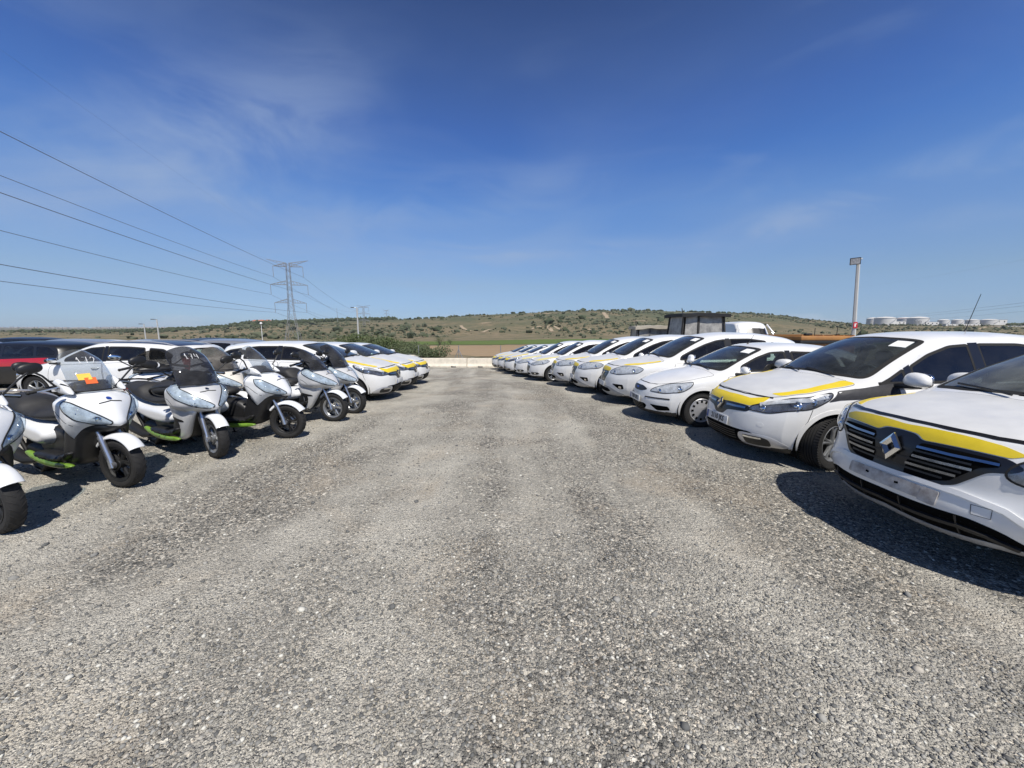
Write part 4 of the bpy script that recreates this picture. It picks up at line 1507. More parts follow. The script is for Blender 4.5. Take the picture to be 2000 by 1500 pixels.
M['bracket'] = mat('dirty_plate_bracket', (0.66, 0.66, 0.64), 0.5, col2=(0.16, 0.12, 0.10), vscale=7)

def lower(sp, zc, k, **kw):
    """the same car with a flatter roof"""
    f = lambda z: z if z <= zc else zc + (z - zc) * k
    d = dict(sp)
    d['prof'] = [(x, f(z)) for x, z in sp['prof']]
    d['H'] = f(sp['H'])
    for q in ('side_windows', 'pillars'):
        d[q] = [[(x, f(z)) for x, z in p] for p in sp[q]]
    d['rear_window'] = [(y, f(z)) for y, z in sp['rear_window']]
    d.update(kw)
    return d
MEG = lower(MPV, 1.04, .735, name='hatchback', L=4.37, plate=(.004, .465, '', 4), aerial=None)
MEG['patches'] = [p for p in MEG['patches'] if p['name'] != 'tow_cover']
# ================================================================== SCOOTERS (driving towards +x, rear axle at x=0)
FAX = 1.48
def scoot_wheel(root, x, r, wid, steer, spoke_m):
    rr = r * .70
    h = wid / 2
    b = MB()
    b.lathe([(rr * .86, -h * .75), (rr * .98, -h * .85), (rr * 1.02, -h * .95), (rr * 1.02, -h * .7), (rr * .9, -h * .3), (rr * .9, h * .3), (rr * 1.02, h * .7), (rr * 1.02, h * .95), (rr * .98, h * .85), (rr * .86, h * .75)], 36)
    for k in range(5):
        a = 2 * math.pi * k / 5
        for da in (-.16, .16):
            b.tube([(rr * .18 * math.cos(a), 0, rr * .18 * math.sin(a)), (rr * .9 * math.cos(a + da), 0, rr * .9 * math.sin(a + da))], [.017, .013], 6)
    b.lathe([(.04, -.05), (.045, -.045), (.045, .045), (.04, .05)], 16)
    b.lathe([(.001, -.05), (.04, -.05)], 16)
    b.lathe([(.04, .05), (.001, .05)], 16)
    w_ = b.build('wheel', M[spoke_m], root, 35, (x, 0, r))
    w_.rotation_euler = (0, 0, steer)
    d = MB()
    d.lathe([(rr * .80, .062), (rr * .80, .057), (rr * .45, .057), (rr * .45, .062), (rr * .80, .062)], 30)
    d.build('brake_disc', M['fork'], w_)
    t = MB()
    prof = [(rr * .98, -h * .8), (rr * 1.10, -h * 1.0), (r * .88, -h * 1.02), (r * .95, -h * .84), (r * .985, -h * .55), (r, -h * .2), (r, h * .2), (r * .985, h * .55), (r * .95, h * .84), (r * .88, h * 1.02), (rr * 1.10, h * 1.0), (rr * .98, h * .8)]
    t.lathe(prof, 48)
    for k in range(26):                                   # raised tread lugs, swept back
        a = 2 * math.pi * k / 26
        for q in (-1, 1):
            P = []
            for u in (0.12, .45, .8, 1.0):
                ra = {0.12: r * 1.002, .45: r * .992, .8: r * .962, 1.0: r * .915}[u]
                aa = a + u * .22 + (0.12 if q > 0 else 0)
                P.append((ra * math.cos(aa), q * h * u * .98, ra * math.sin(aa)))
            t.tube(P, [.003, .0045, .005, .003], 4)
    t.build('tyre', M['tyre'], w_, 30)
    return w_

def screen_sheet(mb, base, top, bow_b, bow_t, n=16, m=12, th=.004, topround=.5, belly=.04):
    """curved wind deflector between a base line (xb, half width, z) and a top line"""
    V, Fc = [], []
    for s_ in (0, 1):
        for i in range(m + 1):
            t = i / m
            for j in range(n + 1):
                q = -1 + 2 * j / n
                hw = base[1] + (top[1] - base[1]) * t
                hw *= 1 - topround * max(0, (t - .72) / .28) ** 2.2 * .55
                bow = bow_b + (bow_t - bow_b) * t
                x = base[0] + (top[0] - base[0]) * t + bow * (1 - q * q) + belly * math.sin(math.pi * t)
                z = base[2] + (top[2] - base[2]) * t
                zz = z - .05 * t * t * q * q + (-.06 * (1 - t)) * (1 - q * q) * 0
                V.append((x - th * s_, hw * q, zz))
    k = (m + 1) * (n + 1)
    for i in range(m):
        for j in range(n):
            a = i * (n + 1) + j
            Fc.append((a, a + 1, a + n + 2, a + n + 1))
            Fc.append((k + a, k + a + n + 1, k + a + n + 2, k + a + 1))
    for j in range(n):
        for a in (j, m * (n + 1) + j):
            Fc.append((a, a + k, a + k + 1, a + 1) if a < n + 1 else (a, a + 1, a + k + 1, a + k))
    for i in range(m):
        for a in (i * (n + 1), i * (n + 1) + n):
            Fc.append((a, a + n + 1, a + n + 1 + k, a + k) if a % (n + 1) == 0 else (a, a + k, a + n + 1 + k, a + n + 1))
    mb.add(V, Fc)
    return V

def on_screen(V, q, t, n=16, m=12, out=.004):
    """point on the front of a screen sheet; q in -1..1 across, t in 0..1 up"""
    j = (q + 1) / 2 * n; i = t * m
    j0, i0 = min(n - 1, int(j)), min(m - 1, int(i))
    f = lambda a, b: Vector(V[a * (n + 1) + b])
    u, v = j - j0, i - i0
    p = f(i0, j0) * (1 - u) * (1 - v) + f(i0, j0 + 1) * u * (1 - v) + f(i0 + 1, j0) * (1 - u) * v + f(i0 + 1, j0 + 1) * u * v
    nn = (f(i0, j0 + 1) - f(i0, j0)).cross(f(i0 + 1, j0) - f(i0, j0)).normalized()
    if nn.x < 0: nn = -nn
    return p + nn * out, nn

def build_scooter(kind, loc, rz, label, steer=0.0, lean=0.0, number=None, shell='scoot_white', screen='screen_clear', stickers=False, side_m='scoot_white', accent='green', screen_h=1.42):
    root = empty('scooter', loc, rz, label, 'scooter', 'scooters parked in the front row')
    root.rotation_euler = (lean, 0, rz)
    rf, rb = .262, .252
    scoot_wheel(root, 0, rb, .135, 0, 'engine')
    fw = scoot_wheel(root, FAX, rf, .115, steer, 'engine' if kind == 'P' else 'alloy')
    Rs = Matrix.Translation((FAX, 0, rf)) @ Matrix.Rotation(steer, 4, 'Z') @ Matrix.Translation((-FAX, 0, -rf))
    # fork legs
    for q in (-1, 1):
        b = MB()
        b.tube([Rs @ Vector((1.255, q * .085, .80)), Rs @ Vector((1.365, q * .085, .545))], .017, 10)
        b.tube([Rs @ Vector((1.36, q * .085, .56)), Rs @ Vector((1.45, q * .085, .33)), Rs @ Vector((FAX - .005, q * .085, .235))], [.027, .027, .03], 10)
        b.lathe([(.001, 0), (.034, 0), (.034, .03), (.001, .03)], 14, Rs @ Matrix.Translation((FAX, q * .085 - .015, rf)))
        b.build('fork_leg', M['fork'], root)
    # front mudguard
    b = MB()
    prof = []
    for k in range(13):
        a = math.pi * k / 12
        prof.append((rf + .008 + .045 * math.sin(a) ** .8, -.072 * math.cos(a)))
    Mg = Rs @ Matrix.Translation((FAX, 0, rf + .012))
    b.lathe(prof, 22, Mg, R(34), R(142))
    b.lathe([(r_ - .006, y_ * .95) for r_, y_ in reversed(prof)], 22, Mg, R(34), R(142))
    mg = b.build('front_mudguard', M['scoot_white'], root, 50)
    # inner black structure: headset, leg shield, tunnel
    b = MB()
    if kind == 'P':
        b.inflate([(1.02, .98), (1.25, .95), (1.50, .70), (1.47, .60), (1.33, .60), (1.24, .42), (1.14, .24), (.92, .20), (.84, .34), (.96, .62)], lambda x, z: .21 - .10 * sstep(1.2, 1.5, x), .07, .03)
    else:
        b.inflate([(1.02, .98), (1.25, .92), (1.44, .74), (1.36, .62), (1.22, .44), (1.10, .24), (.92, .20), (.84, .34), (.96, .62)], lambda x, z: .20 - .09 * sstep(1.2, 1.5, x), .07, .03)
    b.build('leg_shield', M['plastic'], root, 50)
    b = MB()
    b.inflate([(.28, .60), (.62, .64), (.86, .60), (1.02, .42), (1.06, .26), (.90, .19), (.45, .20), (.25, .36)], .14, .05, .03)
    for q in (-1, 1):
        b.inflate([(.42, .355), (.62, .365), (.92, .35), (1.10, .42), (1.13, .38), (.98, .28), (.45, .27)], .085, .03, .03, y0=q * .185)
    b.build('footboard', M['plastic'], root, 50)
    # coloured sill under the footboard
    for q in (-1, 1):
        b = MB()
        b.inflate([(.30, .36), (.48, .315), (.80, .275), (1.08, .285), (1.16, .26), (1.05, .225), (.70, .205), (.42, .25), (.28, .32)], .03, .025, .025, y0=q * .235)
        b.build('footboard_trim', M[accent], root, 50)
    # tail body
    if kind == 'P':
        tl = [(-.62, .83), (-.58, .77), (-.30, .62), (-.05, .50), (.20, .42), (.44, .37), (.60, .40), (.70, .50), (.64, .63), (.30, .68), (0, .71), (-.4, .80)]
    else:
        tl = [(-.66, .80), (-.60, .73), (-.30, .58), (-.05, .48), (.25, .41), (.58, .37), (.90, .40), (1.0, .50), (.92, .62), (.60, .65), (.30, .66), (0, .68), (-.4, .78)]
    b = MB()
    b.inflate(tl, lambda x, z: .12 + .105 * sstep(-.62, .05, x), .09, .03)
    tb = b.build('tail_body', M[side_m], root, 50)
    if accent == 'green':
        for q in (-1, 1):
            b = MB()
            tk = Surf([v.co for v in tb.data.vertices], [tuple(p.vertices) for p in tb.data.polygons])
            ln = [(.05, .475), (.25, .415), (.44, .385), (.58, .41), (.64, .45)] if kind == 'P' else [(.0, .475), (.3, .415), (.6, .385), (.88, .41)]
            P = [(tk.cast((x, 2 * q, z), (0, -q, 0)) or tk.near((x, .2 * q, z)))[0] for x, z in ln]
            ribbon(b, tk, P, .045, .003)
            b.build('accent_strip', M['green'], tb, 60)
    b = MB()
    b.inflate([(-.66, .80), (-.60, .82), (-.54, .76), (-.60, .72)], .10, .02, .02)
    b.build('tail_light', M['redlamp'], root)
    b = MB()
    b.inflate([(-.70, .62), (-.55, .68), (-.40, .62), (-.62, .36), (-.70, .40)], .06, .03, .03)
    b.build('rear_mudguard', M['plastic'], root)
    # seat
    b = MB()
    if kind == 'P':
        b.inflate([(-.52, .87), (-.36, .93), (-.05, .92), (.10, .87), (.18, .80), (.40, .775), (.60, .80), (.70, .77), (.70, .68), (.55, .64), (.20, .66), (-.30, .76), (-.52, .82)], lambda x, z: .135 + .06 * sstep(-.5, .1, x) - .06 * sstep(.35, .7, x), .085, .025)
    else:
        b.inflate([(-.56, .86), (-.42, .92), (-.08, .90), (.08, .92), (.16, .88), (.24, .79), (.45, .765), (.66, .79), (.76, .74), (.74, .65), (.55, .62), (.20, .64), (-.30, .74), (-.56, .80)], lambda x, z: .14 + .065 * sstep(-.5, .1, x) - .06 * sstep(.4, .75, x), .09, .025)
    b.build('seat', M['vinylseat'], root, 60)
    b = MB()
    for q in (-1, 1):
        b.tube(chaikin([Vector(p) for p in ((-.10, q * .20, .76), (-.15, q * .235, .84), (-.45, q * .20, .90), (-.66, q * .10, .915), (-.68, 0, .915))], 2, False), .014, 8)
    b.build('grab_rail', M['silver_paint' if kind == 'P' else 'plastic'], root)
    # engine, swing arm, exhaust, stands
    b = MB()
    b.inflate([(-.12, .34), (.10, .40), (.42, .36), (.50, .24), (.30, .15), (.02, .17), (-.12, .22)], .14, .05, .03)
    b.inflate([(-.14, .35), (.2, .38), (.42, .30), (.40, .20), (0, .16), (-.14, .22)], .05, .04, .03, y0=.13)
    for q in (-1, 1):
        b.tube([(-.02, q * .13, .27), (-.22, q * .17, .66)], .022, 8)
    b.build('engine', M['engine'], root, 50)
    b = MB()
    b.tube([(.30, -.14, .20), (.12, -.19, .20), (-.10, -.205, .27), (-.48, -.215, .38), (-.52, -.215, .39)], [.022, .05, .066, .062, .04], 14)
    b.build('exhaust', M['plastic'], root)
    b = MB()
    b.tube([(.36, .12, .20), (.40, .20, .10), (.36, .27, .012)], .011, 8)
    b.box((.36, .275, .008), (.06, .04, .012))
    b.build('side_stand', M['engine'], root)
    b = MB()
    for q in (-1, 1):
        b.tube([(.32, q * .09, .20), (.22, q * .13, .06), (.10, q * .13, .09)], .012, 8)
    b.tube([(.30, -.10, .15), (.30, .10, .15)], .010, 8)
    b.build('centre_stand', M['engine'], root)
    # ---------------- front shell
    b = MB()
    if kind == 'P':
        ol = [(1.575, .70), (1.555, .76), (1.49, .87), (1.39, .965), (1.27, 1.02), (1.12, 1.05), (1.00, 1.04), (.93, .95), (.93, .84), (.99, .70), (1.07, .56), (1.135, .475), (1.20, .47), (1.27, .545), (1.345, .635), (1.45, .655), (1.55, .665)]
        wf = lambda x, z: max(.03, (.285 - .20 * sstep(1.22, 1.60, x) - .02 * sstep(1.1, .9, x)) * (.84 + .16 * sstep(.45, .80, z)) * (1 - .22 * sstep(.92, 1.06, z)))
        b.inflate(ol, wf, .15, .022)
    else:
        ol = [(1.60, .665), (1.575, .73), (1.50, .83), (1.38, .92), (1.24, .985), (1.10, 1.01), (.98, 1.00), (.90, .90), (.90, .78), (.95, .66), (1.04, .585), (1.20, .565), (1.38, .60), (1.54, .635)]
        wf = lambda x, z: max(.03, (.295 - .19 * sstep(1.24, 1.62, x) - .02 * sstep(1.05, .88, x)) * (.80 + .20 * sstep(.50, .75, z)) * (1 - .22 * sstep(.90, 1.02, z)))
        b.inflate(ol, wf, .14, .022)
    low = MB()
    if kind == 'B':
        for q in (-1, 1):
            lo = MB()
            lo.inflate([(.92, .74), (.99, .58), (1.02, .44), (1.0, .32), (.95, .235), (1.03, .215), (1.13, .26), (1.22, .40), (1.31, .53), (1.38, .63), (1.25, .70), (1.05, .76)], lambda x, z: .055 - .02 * sstep(1.15, 1.38, x), .05, .022, y0=q * (.185))
            for k_, v_ in enumerate(lo.v):                       # lean in towards the floor and the nose
                v_.y -= q * (.05 * sstep(.62, .25, v_.z) + .05 * sstep(1.1, 1.4, v_.x))
            low.add(lo.v, lo.f)
            lo.build('leg_fairing', M[shell], root, 60)
    full = MB(); full.add(b.v, b.f); full.add(low.v, low.f)
    sk = Surf(full.v, full.f)
    fs = b.build('front_fairing', M[shell], root, 60)
    on = lambda x, z, q: (sk.cast((x, 2 * q, z), (0, -q, 0)) or sk.near((x, .2 * q, z)))[0]
    def lamp(pts, q, nm='headlight'):
        P = fillet([on(x, z, q) for x, z in pts], .03)
        b = MB(); patch(b, sk, P, .003, .02)
        h = b.build(nm, M['lamp_in'], root, 60)
        b = MB(); ribbon(b, sk, P, .010, .005, True, .02)
        b.build('lamp_seal', M['seam'], h)
        return h, P
    for q in (-1, 1):
        if kind == 'P':
            h, P = lamp([(1.18, .945), (1.27, .935), (1.37, .875), (1.47, .79), (1.545, .715), (1.50, .69), (1.42, .70), (1.32, .765), (1.23, .86)], q)
            bl = [((1.25, .895), .028), ((1.34, .825), .036), ((1.45, .745), .042)]
        else:
            h, P = lamp([(1.02, .975), (1.12, .965), (1.26, .915), (1.40, .845), (1.52, .765), (1.585, .695), (1.54, .665), (1.46, .69), (1.34, .765), (1.20, .835), (1.08, .90)], q)
            bl = [((1.10, .935), .022), ((1.20, .885), .026), ((1.32, .83), .034), ((1.45, .745), .042)]
        for (x, z), r_ in bl:
            p = on(x, z, q)
            n_ = sk.near(p)[1]
            Mx = Matrix.Translation(p - n_ * r_ * .35) @ n_.to_track_quat('Y', 'Z').to_matrix().to_4x4()
            b = MB()
            b.lathe([(r_, 0), (r_ * .95, r_ * .35), (r_ * .6, r_ * .15), (r_ * .35, r_ * .35), (.001, r_ * .5)], 16, Mx)
            b.build('reflector', M['chrome'], h)
        b = MB(); patch(b, sk, P, .005, .02, 0, .02, .04)
        b.build('lens', M['scoot_lens'], h, 60)
        # side vent / indicator slot
        b = MB()
        pts = [(.985, .775), (1.02, .79), (1.13, .70), (1.12, .68)] if kind == 'P' else [(1.02, .56), (1.20, .515), (1.22, .49), (1.06, .50)]
        patch(b, sk, fillet([on(x, z, q) for x, z in pts], .015), .004, .02)
        b.build('air_vent', M['plastic'], root, 60)
        if kind == 'B':
            b = MB()
            patch(b, sk, fillet([on(x, z, q) for x, z in [(1.0, .545), (1.12, .515), (1.13, .44), (1.08, .34), (1.02, .27), (1.05, .36), (1.06, .47)]], .015), .003, .02)
            b.build('leg_shield_trim', M['plastic'], root, 60)
        # panel line along the shell
        b = MB()
        pl = [(.95, .90), (1.10, .84), (1.28, .70)] if kind == 'P' else [(.93, .84), (1.10, .78), (1.30, .64)]
        ribbon(b, sk, [on(x, z, q) for x, z in pl], .006, .001)
        b.build('panel_line', M['seam'], fs)
    # nose badge and slot
    p, n_ = sk.cast((1.40, 0, 1.5), (0, 0, -1)) or sk.near((1.40, 0, .96))
    b = MB()
    b.lathe([(.022, 0), (.022, .005), (.001, .006)], 18, Matrix.Translation(p) @ n_.to_track_quat('Y', 'Z').to_matrix().to_4x4())
    b.build('badge', M['blue'] if kind == 'P' else M['chrome'], root)
    b = MB()
    ribbon(b, sk, [(sk.cast((1.43 - .5 * abs(y) ** 1.6, y, 1.5), (0, 0, -1)) or sk.near((1.4, y, .9)))[0] for y in np.linspace(-.09, .09, 9)], .012, .003)
    b.build('nose_slot', M['seam'], root)
    # screen surround, screen, cockpit
    b = MB()
    if kind == 'P':
        for q in (-1, 1):
            b.inflate([(1.0, 1.02), (1.28, 1.0), (1.24, 1.05), (1.12, 1.14), (1.02, 1.17), (.97, 1.10)], .03, .03, .02, 1, y0=q * .205)
        b.build('screen_surround', M[shell], root, 50)
        b = MB()
        b.inflate([(.92, 1.0), (1.24, 1.0), (1.18, 1.07), (1.02, 1.10), (.90, 1.06)], .19, .04, .03)
        b.build('instrument_panel', M['plastic'], root, 50)
        sb, st = (1.17, .185, 1.03), (.90, .165, screen_h)
    else:
        b.inflate([(.88, .98), (1.24, .965), (1.34, .93), (1.28, 1.0), (1.05, 1.10), (.90, 1.09)], lambda x, z: .23 - .10 * sstep(1.1, 1.35, x), .06, .025)
        b.build('instrument_panel', M['plastic'], root, 50)
        sb, st = (1.24, .24, .965), (.90, .215, screen_h)
    b = MB()
    SV = screen_sheet(b, sb, st, .11, .05)
    scn = b.build('windscreen', M[screen], root, 60)
    b = MB()
    b.tube([on_screen(SV, -1 + 2 * j / 16, 0, out=.002)[0] for j in range(17)], .008, 6)
    b.build('screen_gasket', M['plastic'], scn)
    if number:
        p, n_ = on_screen(SV, .05, .72)
        up = Vector((-.35, 0, 1)); up = (up - n_ * up.dot(n_)).normalized()
        sd_ = up.cross(n_).normalized()
        Mt = Matrix((( sd_.x, up.x, n_.x, p.x), (sd_.y, up.y, n_.y, p.y), (sd_.z, up.z, n_.z, p.z), (0, 0, 0, 1)))
        # marker strokes
        D = {'1': [[(-.3, .6), (0, 1), (0, 0)], [(-.3, 0), (.3, 0)]], '7': [[(-.35, 1), (.35, 1), (-.05, 0)], [(-.2, .5), (.3, .5)]],
             '2': [[(-.35, .75), (-.1, 1), (.25, .9), (.3, .65), (-.35, 0), (.4, 0)]], '4': [[(-.3, 1), (-.35, .45), (.35, .45)], [(.3, .9), (.25, 0)]]}
        b = MB()
        for k, ch in enumerate(number):
            for ln in D[ch]:
                P = [Mt @ Vector(((k - 1) * .058 + x * .045, y * .085 - .04, 0)) for x, y in ln]
                P = [q_ + n_ * .002 for q_ in P]
                b.tube(P, .0032, 4)
        b.build('marker_number', M['chalk'], scn, 0)
    if stickers:
        for (q, t, m_, sx) in ((-.38, .34, 'sticker_y', .05), (-.20, .24, 'sticker_o', .045)):
            b = MB()
            c = [on_screen(SV, q + dx * sx / .2, t + dz * .075, out=.006)[0] for dx, dz in ((-1, -1), (1, -1), (1, 1), (-1, 1))]
            b.add(c, [(0, 1, 2, 3), (3, 2, 1, 0)])
            b.build('sticker', M[m_], scn, 0)
    # handlebar
    Rh = Matrix.Translation((1.08, 0, 0)) @ Matrix.Rotation(steer, 4, 'Z') @ Matrix.Translation((-1.08, 0, 0))
    b = MB()
    b.tube([Rh @ Vector(p) for p in ((1.0, -.36, 1.06), (1.05, -.22, 1.09), (1.08, 0, 1.07), (1.05, .22, 1.09), (1.0, .36, 1.06))], .016, 8)
    b.ell(Rh @ Vector((1.06, 0, 1.07)), (.09, .14, .05), .7)
    hb = b.build('handlebar', M['plastic'], root)
    for q in (-1, 1):
        b = MB()
        b.tube([Rh @ Vector((1.035, q * .25, 1.082)), Rh @ Vector((.985, q * .40, 1.05))], .019, 10)
        b.ell(Rh @ Vector((.983, q * .405, 1.049)), (.022, .018, .022))
        b.build('grip', M['grip'], hb)
        b = MB()
        b.tube([Rh @ Vector((1.075, q * .20, 1.09)), Rh @ Vector((1.10, q * .25, 1.085)), Rh @ Vector((1.055, q * .38, 1.055))], [.009, .008, .007], 6)
        b.build('brake_lever', M['fork'], hb)
        b = MB()
        mzz = 1.30 if kind == 'P' else 1.24
        mc = Vector((1.10, q * .43, mzz))
        b.tube([Vector((1.10, q * .235, 1.07)), Vector((1.13, q * .34, mzz - .09)), mc + Vector((.02, -q * .02, -.03))], .009, 8)
        b.ell(mc, (.032, .085, .052), .85, 18, 10, Matrix.Rotation(q * .2, 3, 'X'))
        mo = b.build('mirror', M['plastic'], root)
        b = MB()
        b.ell(mc + Vector((-.022, 0, 0)), (.016, .072, .042), .85, 16, 8, Matrix.Rotation(q * .2, 3, 'X'))
        b.build('mirror_glass', M['chrome'], mo)
    for q in (-1, 1):
        b = MB()
        b.tube(chaikin([Vector(p) for p in ((1.06, q * .20, 1.085), (1.16, q * .24, 1.13), (1.20, q * .17, 1.06), (1.12, q * .10, .96))], 2, False), .006, 6)
        b.build('brake_hose', M['grip'], hb)
        b = MB()
        b.tube([(1.33, q * .102, .62), (1.40, q * .125, .50), (1.46, q * .115, .33)], .006, 6)
        b.build('fork_hose', M['grip'], root)
    if kind == 'B':
        b = MB()
        b.lathe([(.001, .03), (.05, .03), (.055, .0)], 20, Matrix.Translation((.93, 0, 1.09)) @ Vector((-.8, 0, .6)).to_track_quat('Y', 'Z').to_matrix().to_4x4())
        b.build('speedometer', M['lamp_in'], root)
    # number plate at the tail
    b = MB()
    b.box((-.69, 0, .56), (.006, .22, .17), Matrix.Rotation(R(15), 3, 'Y'))
    b.build('number_plate', M['plate'], root)
    return root
M['scoot_lens'] = glass('blue_tinted_lens', (0.88, 0.95, 1.0))
# ================================================================== GROUND, LAND
def fbm(x, y, f, seed=0):
    r = 0
    a = 1.0
    for k in range(4):
        r += a * (math.sin(x * f * 1.7 + seed + 1.3 * math.sin(y * f * 1.1 + k)) * math.cos(y * f * 1.3 - seed * .7 + 1.1 * math.sin(x * f * .9 + 2 * k)))
        f *= 2.1
        a *= .5
    return r / 1.9

def gz(x, y):
    sl = .045 - .016 * sstep(-4, -10, x) if False else .045 - .016 * sstep(4, 10, -x)
    d = max(0.0, y - 7)
    return -sl * (d - 2.0 * (1 - math.exp(-d / 2.0)) * .5)

SKY = Pch([(-2.2, 649), (-1.34, 648), (-1.06, 646), (-.83, 641), (-.73, 636), (-.64, 632), (-.53, 630), (-.4, 627), (-.27, 625), (-.16, 620), (-.05, 615), (.07, 611.5), (.2, 608.5), (.33, 607.5), (.44, 610), (.56, 613), (.67, 616), (.73, 622), (.85, 630), (.93, 634), (1.34, 634.5), (2.2, 636)])
RIDGE = 1050.0
def tz(x, y):
    u = max(-2.2, min(2.2, x / max(y, 60)))
    zs = EYE + (645 - SKY(u)) / 750 * RIDGE
    base = -6.0 * sstep(46, 110, math.hypot(x * .6, y)) - .5
    g = gz(x, min(max(y, -30), 46))
    lowz = (g - .35) * (1 - sstep(46, 110, math.hypot(x * .6, y))) + (-6.0) * sstep(46, 110, math.hypot(x * .6, y))
    f = max(0.0, (y - 360) / (RIDGE - 360))
    if f <= 1:
        s = f * f * (3 - 2 * f) * .55 + .45 * f
        z = lowz + (zs + 6) * s
        z += fbm(x, y, .008, 2) * 5.0 * min(1, f * 4) * (1 - f ** 3) + fbm(x, y, .03, 5) * 1.2 * min(1, f * 4) * (1 - f ** 4)
        return z
    z = zs - (y - RIDGE) * .02
    far = EYE + (645 - 641.3) / 750 * 4500 + fbm(x, 0, .002, 1) * 3
    zf = -20 + (far + 20) * sstep(1500, 4500, y) - max(0, y - 4500) * .02
    return max(z, zf) if y > 1500 else max(z, -24)

# gravel -----------------------------------------------------------
def gravel_mat():
    m = bpy.data.materials.new('gravel')
    t, N, L = nodes(m)
    p = N['Principled BSDF']
    p.inputs['Roughness'].default_value = .9
    p.inputs['Specular IOR Level'].default_value = .2
    co = N.new('ShaderNodeTexCoord')
    def noise(s, d=4, r=.6, dist=0):
        n = N.new('ShaderNodeTexNoise')
        n.inputs['Scale'].default_value = s
        n.inputs['Detail'].default_value = d
        n.inputs['Roughness'].default_value = r
        n.inputs['Distortion'].default_value = dist
        L(co.outputs['Object'], n.inputs['Vector'])
        return n
    def ramp(src, stops):
        r = N.new('ShaderNodeValToRGB')
        e = r.color_ramp.elements
        while len(e) < len(stops):
            e.new(.5)
        for q, (pos, c) in zip(e, stops):
            q.position = pos
            q.color = (*c, 1) if len(c) == 3 else c
        L(src, r.inputs['Fac'])
        return r
    def vor(s, rnd=1.0):
        v = N.new('ShaderNodeTexVoronoi')
        v.inputs['Scale'].default_value = s
        v.inputs['Randomness'].default_value = rnd
        L(co.outputs['Object'], v.inputs['Vector'])
        return v
    def mix(f, a, b, mode='MIX'):
        x = N.new('ShaderNodeMixRGB')
        x.blend_type = mode
        if isinstance(f, float): x.inputs['Fac'].default_value = f
        else: L(f, x.inputs['Fac'])
        for k, q in (('Color1', a), ('Color2', b)):
            if isinstance(q, tuple): x.inputs[k].default_value = (*q, 1)
            else: L(q, x.inputs[k])
        return x
    v1, v2, v3 = vor(88), vor(46), vor(190)
    sep = lambda v: (lambda s: (L(v.outputs['Color'], s.inputs[0]), s)[1])(N.new('ShaderNodeSeparateColor'))
    s1, s2, s3 = sep(v1), sep(v2), sep(v3)
    stones = ramp(s1.outputs[0], [(0, (.08, .08, .078)), (.35, (.20, .197, .187)), (.62, (.31, .30, .28)), (.82, (.44, .415, .375)), (.93, (.54, .475, .40)), (1, (.75, .72, .66))])
    big = ramp(s2.outputs[1], [(0, (.07, .07, .07)), (.5, (.26, .255, .24)), (.85, (.46, .435, .39)), (1, (.78, .75, .69))])
    fine = ramp(s3.outputs[2], [(0, (.27, .267, .25)), (.6, (.50, .485, .45)), (1, (.76, .73, .665))])
    pick = ramp(s2.outputs[0], [(.62, (0, 0, 0)), (.66, (1, 1, 1))])
    c = mix(pick.outputs[0], stones.outputs[0], big.outputs[0])
    # crushed, dusty wheel tracks: finer and paler
    nb = noise(.42, 5, .6, .5)
    mp_ = N.new('ShaderNodeMapping')
    mp_.inputs['Scale'].default_value = (.9, .13, 1)
    mp_.inputs['Rotation'].default_value = (0, 0, R(-6))
    L(co.outputs['Object'], mp_.inputs['Vector'])
    nt_ = N.new('ShaderNodeTexNoise')
    nt_.inputs['Scale'].default_value = 1.1
    nt_.inputs['Detail'].default_value = 4
    L(mp_.outputs[0], nt_.inputs['Vector'])
    ad = N.new('ShaderNodeMath'); ad.operation = 'ADD'
    L(nb.outputs['Fac'], ad.inputs[0]); L(nt_.outputs['Fac'], ad.inputs[1])
    hf = N.new('ShaderNodeMath'); hf.operation = 'MULTIPLY'; hf.inputs[1].default_value = .9; L(ad.outputs[0], hf.inputs[0])
    track = ramp(hf.outputs[0], [(.80, (0, 0, 0)), (1.0, (.85, .85, .85))])
    c = mix(track.outputs[0], c.outputs[0], fine.outputs[0])
    # sandy brown stains
    nw = noise(.8, 6, .65, .8)
    st = ramp(nw.outputs['Fac'], [(.52, (0, 0, 0)), (.70, (.6, .6, .6))])
    c = mix(st.outputs[0], c.outputs[0], mix(.55, c.outputs[0], (.46, .38, .29)).outputs[0])
    nd = noise(2.2, 4, .6)
    dk = ramp(nd.outputs['Fac'], [(.3, (.95, .925, .86)), (.65, (1.21, 1.18, 1.09))])
    c = mix(1.0, c.outputs[0], dk.outputs[0], 'MULTIPLY')
    L(c.outputs[0], p.inputs['Base Color'])
    h1 = N.new('ShaderNodeMath'); h1.operation = 'MULTIPLY_ADD'
    L(v1.outputs['Distance'], h1.inputs[0]); h1.inputs[1].default_value = -1.0
    h2 = N.new('ShaderNodeMath'); h2.operation = 'MULTIPLY'
    L(v2.outputs['Distance'], h2.inputs[0]); h2.inputs[1].default_value = -1.1
    L(h2.outputs[0], h1.inputs[2])
    b = N.new('ShaderNodeBump')
    b.inputs['Strength'].default_value = 1.0
    b.inputs['Distance'].default_value = .012
    L(h1.outputs[0], b.inputs['Height'])
    b2 = N.new('ShaderNodeBump')
    b2.inputs['Strength'].default_value = .5
    b2.inputs['Distance'].default_value = .01
    L(v3.outputs['Distance'], b2.inputs['Height'])
    L(b.outputs[0], b2.inputs['Normal'])
    L(b2.outputs[0], p.inputs['Normal'])
    return m
M['gravel'] = gravel_mat()

